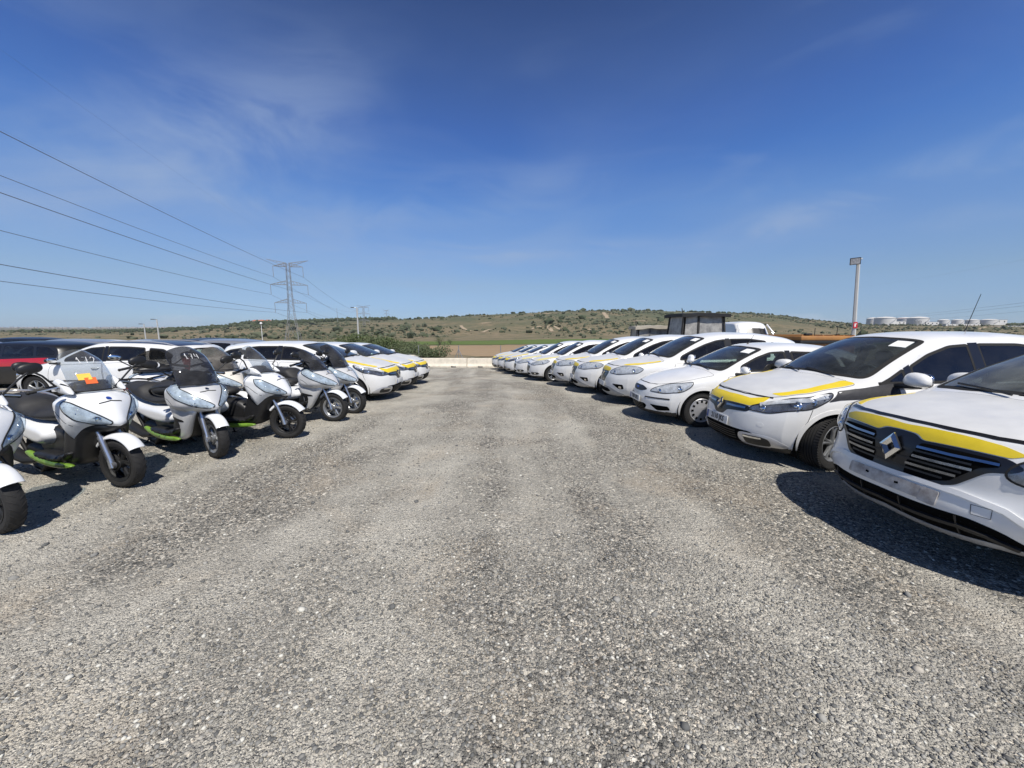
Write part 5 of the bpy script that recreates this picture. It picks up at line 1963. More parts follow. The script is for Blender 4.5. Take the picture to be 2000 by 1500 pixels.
def grid_sheet(name, xs, ys, zf, m, keep=None):
    V = [(x, y, zf(x, y)) for y in ys for x in xs]
    n = len(xs)
    Fc = []
    for j in range(len(ys) - 1):
        for i in range(n - 1):
            if keep is None or keep((xs[i] + xs[i + 1]) / 2, (ys[j] + ys[j + 1]) / 2):
                Fc.append((j * n + i, j * n + i + 1, (j + 1) * n + i + 1, (j + 1) * n + i))
    o = mesh_obj(name, V, Fc, m, None, None, 0)
    o.data.polygons.foreach_set('use_smooth', [True] * len(o.data.polygons))
    return tag(o, kind='structure')

def lot_z(x, y):
    near = math.exp(-((x * .12) ** 2 + ((y - 3) * .08) ** 2))
    return gz(x, y) + .012 * fbm(x, y, .9, 3) * near + .006 * fbm(x, y, 3.1, 8) * near
xs = sorted(set([round(v, 3) for v in list(np.arange(-9, 9.01, .2)) + list(np.arange(-110, -8.9, 4)) + list(np.arange(9, 46, 3))]))
ys = sorted(set([round(v, 3) for v in list(np.arange(-1, 16.01, .2)) + list(np.arange(-30, -.9, 3)) + list(np.arange(16, 29.1, 1.0)) + list(np.arange(29, 47, 3))]))
lot = grid_sheet('gravel_lot', xs, ys, lot_z, M['gravel'], lambda x, y: y < 29 or x < -9)

# loose stones lying on the lot near the viewer --------------------
def stones(n, rmin, rmax, smin, smax, name):
    bm = bmesh.new()
    bmesh.ops.create_icosphere(bm, subdivisions=1, radius=1)
    bv = np.array([v.co[:] for v in bm.verts]); bf = np.array([[v.index for v in f.verts] for f in bm.faces])
    bm.free()
    V, F_, mi = [], [], []
    k = 0
    th = RS.uniform(R(28), R(152), n)
    rr = np.sqrt(RS.uniform(rmin ** 2, rmax ** 2, n))
    for a, r in zip(th, rr):
        x, y = r * math.cos(a), r * math.sin(a)
        s = smin + (smax - smin) * RS.rand() ** 3.0
        v = bv * (1 + RS.uniform(-.28, .28, (len(bv), 1)))
        v = v * np.array([1, RS.uniform(.6, 1), RS.uniform(.45, .75)]) * s
        t = RS.uniform(0, 6.28)
        c_, s_ = math.cos(t), math.sin(t)
        v = v @ np.array([[c_, s_, 0], [-s_, c_, 0], [0, 0, 1]])
        V.append(v + np.array([x, y, lot_z(x, y) + s * .12]))
        F_.append(bf + k)
        k += len(bv)
        mi.append(np.full(len(bf), RS.choice(5, p=[.27, .30, .25, .13, .05])))
    V = np.concatenate(V); F_ = np.concatenate(F_); mi = np.concatenate(mi)
    me = bpy.data.meshes.new(name)
    me.vertices.add(len(V)); me.vertices.foreach_set('co', V.ravel())
    me.loops.add(F_.size); me.loops.foreach_set('vertex_index', F_.ravel().astype(np.int32))
    me.polygons.add(len(F_)); me.polygons.foreach_set('loop_start', (np.arange(len(F_)) * 3).astype(np.int32))
    for c in ((.15, .15, .143), (.28, .274, .252), (.39, .376, .337), (.50, .46, .39), (.70, .68, .60)):
        me.materials.append(mat('stone', c, .9, var=.2, vscale=60, spec=.2))
    me.polygons.foreach_set('material_index', mi.astype(np.int32))
    me.update(calc_edges=True)
    o = bpy.data.objects.new(name, me)
    C.objects.link(o)
    return tag(o, 'loose grey and pale stones scattered over the gravel yard', 'gravel', kind='stuff')
stones(38000, .8, 3.0, .003, .0125, 'loose_gravel')
stones(26000, 3.0, 8.0, .0045, .014, 'loose_gravel')
stones(260, .9, 7.0, .016, .030, 'loose_gravel')

# open land --------------------------------------------------------
def land_mat(name, cols, s1=.02, s2=.15, green=None):
    m = bpy.data.materials.new(name)
    t, N, L = nodes(m)
    p = N['Principled BSDF']
    p.inputs['Roughness'].default_value = .95
    p.inputs['Specular IOR Level'].default_value = .1
    co = N.new('ShaderNodeTexCoord')
    last = None
    for k, s in enumerate((s1, s2)):
        n = N.new('ShaderNodeTexNoise')
        n.inputs['Scale'].default_value = s
        n.inputs['Detail'].default_value = 8
        n.inputs['Roughness'].default_value = .7
        L(co.outputs['Object'], n.inputs['Vector'])
        r = N.new('ShaderNodeValToRGB')
        e = r.color_ramp.elements
        while len(e) < len(cols[k]):
            e.new(.5)
        for i, c in enumerate(cols[k]):
            e[i].position = .28 + .44 * i / (len(cols[k]) - 1)
            e[i].color = (*c, 1)
        L(n.outputs['Fac'], r.inputs['Fac'])
        if last is None:
            last = r
        else:
            x = N.new('ShaderNodeMixRGB'); x.blend_type = 'MIX'; x.inputs['Fac'].default_value = .45
            L(last.outputs[0], x.inputs['Color1']); L(r.outputs[0], x.inputs['Color2'])
            last = x
    if green:
        sp_ = N.new('ShaderNodeSeparateXYZ')
        L(co.outputs['Object'], sp_.inputs[0])
        zr = N.new('ShaderNodeMapRange')
        for k, v in zip(('From Min', 'From Max', 'To Max'), (2.0, 26.0, .75)):
            zr.inputs[k].default_value = v
        L(sp_.outputs['Z'], zr.inputs['Value'])
        n = N.new('ShaderNodeTexNoise')
        n.inputs['Scale'].default_value = .018
        n.inputs['Detail'].default_value = 6
        L(co.outputs['Object'], n.inputs['Vector'])
        q = N.new('ShaderNodeMapRange')
        for k, v in zip(('From Min', 'From Max'), (.38, .58)):
            q.inputs[k].default_value = v
        L(n.outputs['Fac'], q.inputs['Value'])
        mu = N.new('ShaderNodeMath'); mu.operation = 'MULTIPLY'
        L(zr.outputs['Result'], mu.inputs[0]); L(q.outputs['Result'], mu.inputs[1])
        x = N.new('ShaderNodeMixRGB')
        x.inputs['Color2'].default_value = (*green, 1)
        L(mu.outputs[0], x.inputs['Fac']); L(last.outputs[0], x.inputs['Color1'])
        last = x
    L(last.outputs[0], p.inputs['Base Color'])
    return m
M['scrub'] = land_mat('dry_scrubland', [[(.05, .062, .034), (.11, .112, .066), (.22, .175, .11), (.095, .105, .058), (.20, .155, .10), (.28, .22, .145)], [(.03, .04, .02), (.12, .115, .066), (.26, .205, .135), (.10, .105, .055)]], .0065, .10, (.085, .105, .062))
M['ochre'] = land_mat('ploughed_soil', [[(.27, .19, .115), (.34, .25, .155)], [(.25, .18, .11), (.36, .27, .17)]], .03, .4)
M['meadow'] = land_mat('green_crop', [[(.085, .14, .035), (.13, .17, .05)], [(.07, .12, .03), (.15, .17, .06)]], .03, .3)
M['dirt'] = mat('pale_dirt', (.42, .33, .22), .95, var=.25, vscale=.2)
M['shrub'] = mat('dark_shrub_leaves', (.065, .08, .035), .85, col2=(.03, .042, .018), vscale=.08)
M['tree_leaf'] = mat('tree_leaves', (.05, .08, .022), .7, col2=(.085, .105, .035), vscale=1.2)
M['tree_leaf2'] = mat('pale_bush_leaves', (.10, .12, .05), .7, col2=(.06, .085, .035), vscale=1.2)
M['bark'] = mat('bark', (.10, .08, .06), .9)
xs = []
v = 0.0
st = 4.0
while v < 9000:
    xs.append(v); v += st; st = min(260, st * 1.055)
xs = [-q for q in reversed(xs[1:])] + xs
ys = []
v, st = -60.0, 5.0
while v < 9000:
    ys.append(v)
    st = 5 if v < 200 else (12 if v < 1080 else min(300, st * 1.1))
    v += st
land = grid_sheet('terrain', xs, ys, tz, M['scrub'])
# fields lie a hand's breadth over the valley floor
fld = grid_sheet('ploughed_field', list(np.arange(-75, 95, 5)), list(np.arange(112, 214, 5)), lambda x, y: tz(x, y) + .12, M['ochre'], lambda x, y: x > -62 + .10 * y + 4 * math.sin(y * .1) and y < 198 + 10 * math.sin(x * .03))
crop = grid_sheet('crop_field', list(np.arange(-130, 260, 6)), list(np.arange(204, 372, 6)), lambda x, y: tz(x, y) + .12, M['meadow'], lambda x, y: x > -110 + 14 * math.sin(y * .05) and y > 207 + 10 * math.sin(x * .03) + 2 and y < 300 + 40 * math.sin(x * .021))

def ray_land(px, py, y0=60.0):
    d = pixray(px, py)
    y = y0
    while y < 4000:
        t = y / d.y
        x, z = d.x * t, EYE + d.z * t
        if z < tz(x, y):
            return Vector((x, y, tz(x, y)))
        y *= 1.004
    return None
def track(pix, wid):
    P = [ray_land(px, py) for px, py in pix]
    P = [p for p in P if p is not None]
    if len(P) < 2: return
    P = densify(P, 8, False)
    V, Fc = [], []
    for i, p in enumerate(P):
        t = (P[min(i + 1, len(P) - 1)] - P[max(0, i - 1)]); t.z = 0
        t.normalize()
        s_ = Vector((-t.y, t.x, 0)) * wid * (.6 + .5 * RS.rand()) / 2
        for q in (p - s_, p, p + s_):
            V.append((q.x, q.y, tz(q.x, q.y) + .45))
    for i in range(len(P) - 1):
        for j in (0, 1):
            a = i * 3 + j
            Fc.append((a, a + 1, a + 4, a + 3))
    tag(mesh_obj('dirt_track', V, Fc, M['dirt'], None, None, 0), kind='structure')
track([(900, 636), (903, 640), (912, 645), (922, 648)], 6)
track([(958, 644), (950, 646), (942, 650)], 6)
track([(1178, 610), (1183, 616), (1187, 622)], 9)
track([(1035, 644), (1046, 640), (1066, 636), (1082, 638), (1098, 646)], 6)
track([(1066, 637), (1073, 642), (1080, 648)], 6)
track([(1150, 645), (1156, 641)], 5)
track([(1030, 614), (1055, 612), (1075, 613)], 14)
track([(1510, 612), (1530, 615)], 22)
track([(940, 632), (960, 630)], 6)
track([(812, 661), (840, 657), (880, 655)], 3)
track([(1235, 628), (1262, 627)], 9)
track([(1900, 643), (1935, 638), (1960, 641)], 5)

# shrubs over the hillside -----------------------------------------
def blob_field(name, pts, m, label, cat, sub=1):
    bm = bmesh.new()
    bmesh.ops.create_icosphere(bm, subdivisions=sub, radius=1)
    bv = np.array([v.co[:] for v in bm.verts]); bf = np.array([[v.index for v in f.verts] for f in bm.faces])
    bm.free()
    V, F_ = [], []
    k = 0
    for (x, y, z, s, hh) in pts:
        v = bv * (1 + RS.uniform(-.45, .45, (len(bv), 1))) * np.array([s * RS.uniform(.7, 1.5), s, hh])
        V.append(v + np.array([x, y, z + hh * .55])); F_.append(bf + k); k += len(bv)
    V = np.concatenate(V); F_ = np.concatenate(F_)
    me = bpy.data.meshes.new(name)
    me.from_pydata(V.tolist(), [], F_.tolist())
    me.materials.append(m)
    o = bpy.data.objects.new(name, me)
    C.objects.link(o)
    return tag(o, label, cat, kind='stuff')
pts = []
while len(pts) < 7500:
    y = 330 + (RIDGE + 20 - 330) * RS.rand() ** .8
    x = RS.uniform(-1.4, 1.4) * y
    u = x / y
    dens = .22 + 1.0 * fbm(x, y, .007, 4) + .5 * fbm(x, y, .03, 9)
    if RS.rand() > dens + .06: continue
    if u < -.75 and RS.rand() < .6: continue
    s = (.5 + 2.2 * RS.rand() ** 3) * (2.2 if RS.rand() < .07 else 1)
    pts.append((x, y, tz(x, y), s, s * RS.uniform(.55, .9)))
blob_field('hillside_shrubs', pts[::3], M['shrub'], 'dark scattered shrubs dotting the dry hillside', 'shrubs')
M['shrub2'] = mat('grey_green_scrub_leaves', (.115, .125, .075), .9, col2=(.07, .08, .045), vscale=.1)
blob_field('hillside_scrub', pts[1::3] + pts[2::3], M['shrub2'], 'low grey-green scrub in patches over the dry hillside', 'scrub')
pts = []
for _ in range(420):      # trees along the crest
    u = RS.uniform(-.5, .75)
    y = RIDGE + RS.uniform(-35, 5)
    x = u * y
    s = RS.uniform(1.5, 4)
    if fbm(u * 100, 0, .2, 3) > -.2:
        pts.append((x, y, tz(x, y), s, s * .8))
blob_field('ridge_trees', pts, M['shrub'], 'row of small dark trees along the crest of the hill', 'trees')
pts = []
for _ in range(1500):     # pine wood on the hill at the left
    u = RS.uniform(-.74, -.30)
    y = RIDGE + RS.uniform(-150, 0) * (1 - .8 * sstep(-.52, -.34, u))
    if u < -.5 and y < RIDGE - 150 * sstep(-.74, -.6, u): continue
    x = u * y
    s = RS.uniform(2.5, 5)
    pts.append((x, y, tz(x, y), s, s * RS.uniform(.9, 1.3)))
for _ in range(700):
    u = RS.uniform(-1.3, -.62)
    y = RS.uniform(700, 1050)
    x = u * y
    s = RS.uniform(1.5, 4)
    pts.append((x, y, tz(x, y), s, s * .8))
blob_field('pine_wood', pts, M['shrub'], 'dark pine wood covering the low hill behind the pylon', 'wood')
# far town and villas
b = MB()
for _ in range(260):
    u = RS.uniform(-1.36, -.62)
    y = RS.uniform(4200, 4600)
    x = u * y
    b.box((x, y, tz(x, y) + 4), (RS.uniform(12, 40), 12, RS.uniform(10, 26)))
tag(b.build('far_town', mat('far_buildings', (.45, .42, .40), .9), None, 0), 'pale specks of a far-off town along the left horizon', 'town', kind='stuff')
def villa(px, py, w_, lab):
    p = at(px, py, 980)
    z = tz(p.x, 980) - 1
    r_ = empty('house', (p.x, 980, z), R(RS.uniform(-20, 20)), lab, 'house', 'houses on the wooded hill')
    b = MB(); b.box((0, 0, 4), (w_, 9, 8)); b.build('wall', mat('cream_wall', (.5, .44, .36), .9), r_, 0)
    b = MB()
    b.add([(-w_ * .55, -5.2, 7.9), (w_ * .55, -5.2, 7.9), (w_ * .55, 5.2, 7.9), (-w_ * .55, 5.2, 7.9), (-w_ * .35, 0, 11), (w_ * .35, 0, 11)], [(0, 1, 5, 4), (1, 2, 5), (2, 3, 4, 5), (3, 0, 4), (3, 2, 1, 0)])
    b.build('roof', mat('terracotta_roof', (.38, .15, .09), .9), r_, 0)
    for k in (-.3, 0, .3):
        b = MB(); b.box((w_ * k, -4.52, 4.5), (1.4, .1, 1.6)); b.build('window', M['dark'], r_, 0)
villa(501, 632, 15, 'small cream house with red roof at left among the hilltop pines')
villa(512, 631, 13, 'middle one of three small red-roofed houses among the hilltop pines')
villa(524, 632, 14, 'small red-roofed house at right, nearest the pylon, among the hilltop pines')

# bushes close to the yard -----------------------------------------
def bush(px, py_base, Y, w_, h_, leaf, label, n=2600, group='bushes beyond the yard', base=None):
    p = at(px, py_base, Y)
    z = tz(p.x, Y) if base is None else base
    r_ = empty('bush', (p.x, Y, z - .05), 0, label, 'bush', group)
    V, Fc = [], []
    lob = [(RS.uniform(-.32, .32) * w_, RS.uniform(-.3, .3) * w_, h_ * RS.uniform(.35, .72), RS.uniform(.20, .34) * w_, h_ * RS.uniform(.22, .34)) for _ in range(11)]
    ls = max(.05, .035 * w_ ** .7)
    for _ in range(n):
        l = lob[RS.randint(len(lob))]
        d = RS.normal(size=3); d /= np.linalg.norm(d)
        k = RS.rand() ** .35
        c = Vector((l[0] + d[0] * l[3] * k, l[1] + d[1] * l[3] * k, max(.03, l[2] + d[2] * l[4] * k * 1.1)))
        t1 = Vector(RS.normal(size=3)).normalized()
        t2 = t1.orthogonal().normalized()
        s = ls * RS.uniform(.6, 1.5)
        i = len(V)
        V += [c - t1 * s, c + t2 * s * .5, c + t1 * s, c - t2 * s * .5]
        Fc.append((i, i + 1, i + 2, i + 3))
    mesh_obj('leaves', V, Fc, M[leaf], r_, None, 0)
    b = MB()
    for l in lob[:7]:
        b.tube([(l[0] * .1, l[1] * .1, 0), (l[0] * .5, l[1] * .5, l[2] * .5), (l[0], l[1], l[2])], [.05 * h_ ** .5, .035 * h_ ** .5, .015], 5)
    b.build('stems', M['bark'], r_)
    return r_
bush(851, 700, 33, 2.5, 2.0, 'tree_leaf2', 'round grey-green bush behind the concrete barrier')
bush(545, 670, 62, 3.0, 2.6, 'tree_leaf', 'dark green bush showing over the roof of the nearest white car at left')
for k, (px, Y, w_, h_, lf, lb) in enumerate([(650, 60, 5, 2.6, 'tree_leaf2', 'olive bush just left of the lamp post behind the left cars'),
        (682, 58, 4.5, 3.4, 'tree_leaf', 'tall bright green bush right behind the lamp post base'),
        (715, 56, 5, 3.3, 'tree_leaf', 'dark green bush just right of the lamp post'),
        (742, 52, 4.5, 2.8, 'tree_leaf2', 'olive bush over the second left car, between two darker bushes'),
        (765, 48, 4.0, 2.4, 'tree_leaf', 'dark bush above the bonnet of the third left car'),
        (790, 44, 3.6, 2.0, 'tree_leaf2', 'low olive bush sloping down behind the third left car'),
        (812, 41, 3.0, 1.6, 'tree_leaf2', 'lowest bush of the hedge row, beside the barrier')]):
    bush(px, 690, Y, w_, h_, lf, lb, 2200)
bush(859, 670, 205, 5.5, 5.0, 'tree_leaf', 'dark rounded tree at the edge of the green crop field', 900)
bush(881, 670, 210, 5.0, 3.4, 'tree_leaf', 'low dark bush right of the rounded field tree', 700)
bush(869, 670, 207, 2.0, 2.6, 'tree_leaf', 'thin small bush between two field bushes', 400)
bush(1094, 665, 150, 3.4, 4.2, 'tree_leaf', 'dark upright bush over the roofs of the far right cars', 700)

# ================================================================== BARRIERS, FENCE, LAMPS
M['concrete'] = mat('barrier_concrete', (.78, .71, .58), .9, var=.30, vscale=3, bump=.25, bscale=25)
M['post_concrete'] = mat('post_concrete', (.55, .55, .53), .85, var=.12, vscale=2)
M['galv'] = mat('galvanised_steel', (.38, .39, .40), .45, metal=.6)
def barrier(x0, x1, y, label, rz=0.0):
    L_2 = (x1 - x0) / 2
    cx = (x0 + x1) / 2
    o = empty('concrete_barrier', (cx, y, gz(cx, y)), rz, label, 'barrier', 'concrete barriers closing the lane')
    b = MB()
    prof = [(-.30, .0), (-.30, .09), (-.17, .25), (-.11, .57), (-.08, .60), (.08, .60), (.11, .57), (.17, .25), (.30, .09), (.30, 0)]
    # forklift notches: body in slices, lifted at the notch
    xs_ = [-L_2, -L_2 + .03]
    ncut = max(2, int(L_2 * 2 / 1.4))
    cuts = [-L_2 + (k + .5) * 2 * L_2 / ncut for k in range(ncut)]
    V, Fc = [], []
    st = [(-L_2, 0)]
    for c in cuts:
        st += [(c - .16, 0), (c - .159, .10), (c + .159, .10), (c + .16, 0)]
    st.append((L_2, 0))
    n = len(prof)
    for x, lift in st:
        for (yy, zz) in prof:
            V.append((x, yy, max(zz, lift)))
    for i in range(len(st) - 1):
        for j in range(n):
            a, c = i * n + j, i * n + (j + 1) % n
            Fc.append((a, c, c + n, a + n))
    Fc.append(tuple(range(n - 1, -1, -1))); Fc.append(tuple((len(st) - 1) * n + j for j in range(n)))
    b.add(V, Fc)
    bo = b.build('block', M['concrete'], o, 25)
    for sx in (-1, 1):
        b = MB()
        b.tube([(sx * (L_2 - .25), 0, .58), (sx * (L_2 - .25), 0, .64), (sx * (L_2 - .40), 0, .64), (sx * (L_2 - .40), 0, .58)], .012, 6)
        b.build('lifting_loop', M['galv'], o)
    return o
BY = 25.4
barrier(-6.4, -2.98, BY, 'cream concrete barrier nearest the left cars')
barrier(-2.95, .52, BY + .05, 'cream concrete barrier in the middle, in front of the braced fence post')
barrier(.55, 4.0, BY, 'cream concrete barrier partly hidden by the far right cars')
barrier(-9.9, -6.43, BY + .03, 'cream concrete barrier mostly hidden behind the third left car')
# wire fence beyond the barriers
fr = empty('wire_fence', (0, 33, gz(0, 33) - .35), 0, 'thin wire fence on galvanised posts beyond the concrete barriers', 'fence')
for px in (700, 818, 896, 978, 1150, 1300):
    X = (px - 1000) / 750 * 33
    b = MB(); b.tube([(X, 0, -.3), (X, 0, 1.85)], .03, 8)
    b.build('fence_post', M['galv'], fr)
    if px == 896:
        for q in (-1, 1):
            b = MB(); b.tube([(X, 0, 1.5), (X + q * .75, 0, -.2)], .028, 8)
            b.build('post_brace', M['galv'], fr)
b = MB()
for z in np.arange(.1, 1.85, .35):
    b.tube([(-14, 0, z), (14, 0, z)], .0025, 4)
b.build('wire_strands', M['galv'], fr)
fr2 = empty('wire_fence', (0, 47, tz(0, 47) - .1), 0, 'farther wire fence on thin posts with braces at right of the lane', 'fence')
for X in (6.2, 9.0, 11.6, 14.6):
    b = MB(); b.tube([(X, 0, -.3), (X, 0, 2.3)], .03, 8); b.build('fence_post', M['galv'], fr2)
    if X == 9.0:
        for q in (-1, 1):
            b = MB(); b.tube([(X, 0, 1.9), (X + q * .9, 0, -.2)], .028, 8); b.build('post_brace', M['galv'], fr2)

def lamp_post(px, py_top, Y, label, head='flood', hw=.11, sign=False, white=False, yaw=0.0, lean=0.0):
    p = at(px, py_top, Y)
    zb = gz(p.x, Y) if Y < 46 else tz(p.x, Y)
    o = empty('lamp_post', (p.x, Y, zb), yaw, label, 'lamp post', 'lamp posts round the yard')
    H = p.z - zb
    b = MB()
    n = 6
    V = []
    for z, r_ in ((-.1, hw * 1.08), (H, hw * .82)):
        for k in range(n):
            V.append((r_ * math.cos(2 * math.pi * k / n + .3), r_ * math.sin(2 * math.pi * k / n + .3), z))
    Fc = [(k, (k + 1) % n, n + (k + 1) % n, n + k) for k in range(n)] + [tuple(range(2 * n - 1, n - 1, -1)), tuple(range(n))]
    b.add(V, Fc)
    b.build('post', M['paper'] if white else M['post_concrete'], o, 20)
    if head == 'flood':
        b = MB()
        Rm = Matrix.Rotation(R(-36), 3, 'Z') @ Matrix.Rotation(R(14), 3, 'X')
        c = Vector((-hw - .17, -.12, H - .10))
        b.box(c, (.42, .07, .34), Rm, .015)
        b.tube([(0, 0, H - .05), c + Vector((.05, .05, 0))], .03, 8)
        fl = b.build('floodlight', M['plastic'], o)
        b = MB(); b.box(c + Rm @ Vector((0, -.037, 0)), (.36, .008, .28), Rm); b.build('lamp_glass', M['lamp_in'], fl)
        b = MB(); b.box((0, 0, H + .01), (hw * 2.6, hw * 2.2, .06), None, .01); b.build('post_cap', M['post_concrete'], o)
    elif head == 'arm':
        b = MB()
        b.tube([(0, 0, H - .3), (0, 0, H), (-.5, -.1, H + .02)], .05, 8)
        b.box((-.65, -.12, H + .03), (.55, .26, .14), None, .04)
        b.build('lamp_head', M['grey_paint'], o)
    else:
        b = MB(); b.ell((0, 0, H + .25), (.28, .28, .28)); b.build('lamp_globe', M['paper'], o)
        b = MB(); b.lathe([(.1, 0), (.13, .1), (.1, .14)], 12, Matrix.Translation((0, 0, H - .06)) @ Matrix.Rotation(R(90), 4, 'X')); b.build('lamp_collar', M['plastic'], o)
    if lean:
        o.rotation_euler = (0, lean, yaw)
        o.location.x -= math.sin(lean) * H
    if sign:
        z = EYE + (645 - 635) / 750 * Y - zb
        b = MB(); b.box((-.03, -hw - .012, z), (.21, .012, .31)); so_ = b.build('red_sign', mat('red_sign_paint', (.5, .02, .03), .5), o, 0)
        b = MB()
        b.box((-.05, -hw - .0205, z), (.06, .004, .17)); b.box((-.0, -hw - .0205, z + .06), (.07, .004, .035))
        b.build('sign_symbol', M['paper'], so_, 0)
    return o
lamp_post(1677, 506, 20, 'tall pale concrete lamp post with square floodlight and small red sign, at right', sign=True, hw=.09, lean=R(-3.2))
lamp_post(697, 601, 62, 'grey lamp post standing behind the left white cars', 'arm', .13)
lamp_post(306, 624, 70, 'taller one of the pair of lamp posts over the far left car roofs', 'arm', .13)
lamp_post(281, 633, 82, 'shorter one of the pair of lamp posts over the far left car roofs', 'arm', .13)
lamp_post(510, 634, 90, 'thin white post with round globe lamp left of the pylon', 'globe', .07, white=True)

# ================================================================== PYLONS AND CABLES
M['lattice'] = mat('galvanised_lattice', (.27, .27, .285), .6, metal=.2)
M['cable'] = mat('aluminium_cable', (.17, .19, .24), .5, metal=.2)
P1, P2, P0 = Vector((-147, 260, 0)), Vector((-273, 718, 0)), Vector((-36, -162, 0))
def line_n(a, b):
    d = (b - a).normalized()
    n_ = Vector((-d.y, d.x, 0))
    return n_ if n_.x > 0 else -n_
ARMS = ((43.0, 8.8, 36.3), (31.3, 11.0, 24.9), (19.6, 9.4, 13.4))
def pylon(p, label, zb, rad=.12, scale=1.0):
    n_ = line_n(P2, P1)
    o = empty('pylon', (p.x, p.y, zb), math.atan2(n_.y, n_.x), label, 'pylon', 'power line pylons')
    o.scale = (scale,) * 3
    q0 = -zb if scale == 1 else 6
    H = lambda z: z + q0                           # heights are given from camera datum
    wdt = Pch([(0, 4.3), (H(10), 2.0), (H(22), 1.35), (H(46), 1.0)])
    b = MB()
    lev = [0, H(7), H(13.5), H(19.6), H(22.2), H(26.7), H(31.3), H(33.9), H(38.4), H(43), H(45.2)]
    for sx in (-1, 1):
        for sy in (-1, 1):
            b.tube([(sx * wdt(z), sy * wdt(z), z) for z in lev], rad * 1.1, 5)
    for i in range(len(lev) - 1):
        a, c = lev[i], lev[i + 1]
        wa, wc = wdt(a), wdt(c)
        for f in range(4):
            M_ = Matrix.Rotation(math.pi / 2 * f, 3, 'Z')
            b.tube([M_ @ Vector((-wa, -wa, a)), M_ @ Vector((wc, -wc, c))], rad * .55, 4)
            b.tube([M_ @ Vector((wa, -wa, a)), M_ @ Vector((-wc, -wc, c))], rad * .55, 4)
    b.build('tower', M['lattice'], o, 0)
    for (za, hw_, zi) in ARMS:
        for s_ in (-1, 1):
            b = MB()
            w0 = wdt(H(za))
            tip = Vector((s_ * hw_, 0, H(za) if za < 40 else H(za)))
            up = 2.6 if za < 40 else 2.2
            for sy in (-1, 1):
                b.tube([(s_ * w0, sy * w0, H(za)), tip], rad * 1.5, 4)
                b.tube([(s_ * w0, sy * w0, H(za) + up), tip], rad * 1.3, 4)
                for k in range(1, 5):
                    t = k / 5
                    p0 = Vector((s_ * w0, sy * w0, H(za))).lerp(tip, t)
                    p1 = Vector((s_ * w0, sy * w0, H(za) + up)).lerp(tip, t - .1)
                    b.tube([p0, p1], rad * .7, 4)
            b.build('cross_arm', M['lattice'], o, 0)
            b = MB()
            b.tube([tip, (tip.x, 0, H(zi))], .16 * max(1, rad / .13), 6)
            b.build('insulator', M['lattice'], o, 0)
    for s_ in (-1, 1):      # raised horns for the earth wires
        b = MB()
        tip = Vector((s_ * 12.4, 0, H(47.3)))
        for sy in (-1, 1):
            b.tube([(s_ * .9, sy * .9, H(45.2)), tip], rad, 4)
            b.tube([(s_ * .9, sy * .9, H(43)), tip], rad * .8, 4)
            for k in range(1, 6):
                p0 = Vector((s_ * .9, sy * .9, H(45.2))).lerp(tip, k / 6); p1 = Vector((s_ * .9, sy * .9, H(43))).lerp(tip, k / 6 - .08)
                b.tube([p0, p1], rad * .5, 4)
        b.build('earth_wire_horn', M['lattice'], o, 0)
    return o
pylon(P1, 'tall grey lattice pylon at left, carrying six cables', tz(P1.x, P1.y))
pylon(P2, 'second lattice pylon, small and pale on the hill behind the lamp post', tz(P2.x, P2.y) , .16, 1.0)
p3 = at(765, 622, 1250)
pylon(Vector((p3.x, 1200, 0)), 'farthest and faintest lattice pylon on the skyline', tz(p3.x, 1200) - 4, .2, .8)
p4 = at(659, 622, 900)
lm = MB(); lm.tube([(p4.x, 900, tz(p4.x, 900)), (p4.x, 900, p4.z + 24)], [.6, .25], 6)
tag(lm.build('radio_mast', M['lattice'], None, 0), 'thin single mast on the hill right of the tall pylon', 'mast')
nA = line_n(P2, P1); nB = line_n(P1, P0)
def cable(offs, z, label, r_, dz=9.0, sag=5.0, up=0.0):
    pts = []
    a2, a1, a0 = P2 + nA * offs, P1 + nB * offs, P0 + nB * offs
    dz2 = tz(P2.x, P2.y) - tz(P1.x, P1.y)
    z1 = z + 0
    for k in range(25):
        t = k / 24
        p = a2.lerp(a1, t)
        pts.append(Vector((p.x, p.y, z1 + (1 - t) * 0 - 4 * 9 * t * (1 - t))))
    for k in range(1, 49):
        t = k / 48
        p = a1.lerp(a0, t)
        pts.append(Vector((p.x, p.y, z1 + dz * t - 4 * sag * t * (1 - t))))
    b = MB()
    b.tube(pts, r_, 5)
    return tag(b.build('power_cable', M['cable'], None, 60), label, 'power cable', 'cables of the big power line')
names = ['topmost', 'upper', 'middle', 'lower']
lab = {(0, 1): 'highest and thickest cable sloping to the top arm of the tall pylon', (0, -1): 'second cable from the top, ending at the left tip of the top arm',
       (1, 1): 'third cable from the top, crossing to the far tip of the middle arm', (1, -1): 'fourth cable from the top, ending at the left tip of the middle arm',
       (2, 1): 'fifth cable from the top, crossing to the far tip of the lowest arm', (2, -1): 'lowest cable of all, ending at the left tip of the lowest arm'}
for i, (za, hw_, zi) in enumerate(ARMS):
    for s_ in (1, -1):
        cable(s_ * hw_ * 1.05, zi, lab[(i, s_)], .07)
for s_ in (1, -1):
    cable(s_ * 12.4, 47.3, 'very thin earth wire high over the %s side of the power line' % ('near right' if s_ > 0 else 'left'), .011, 9, 4)
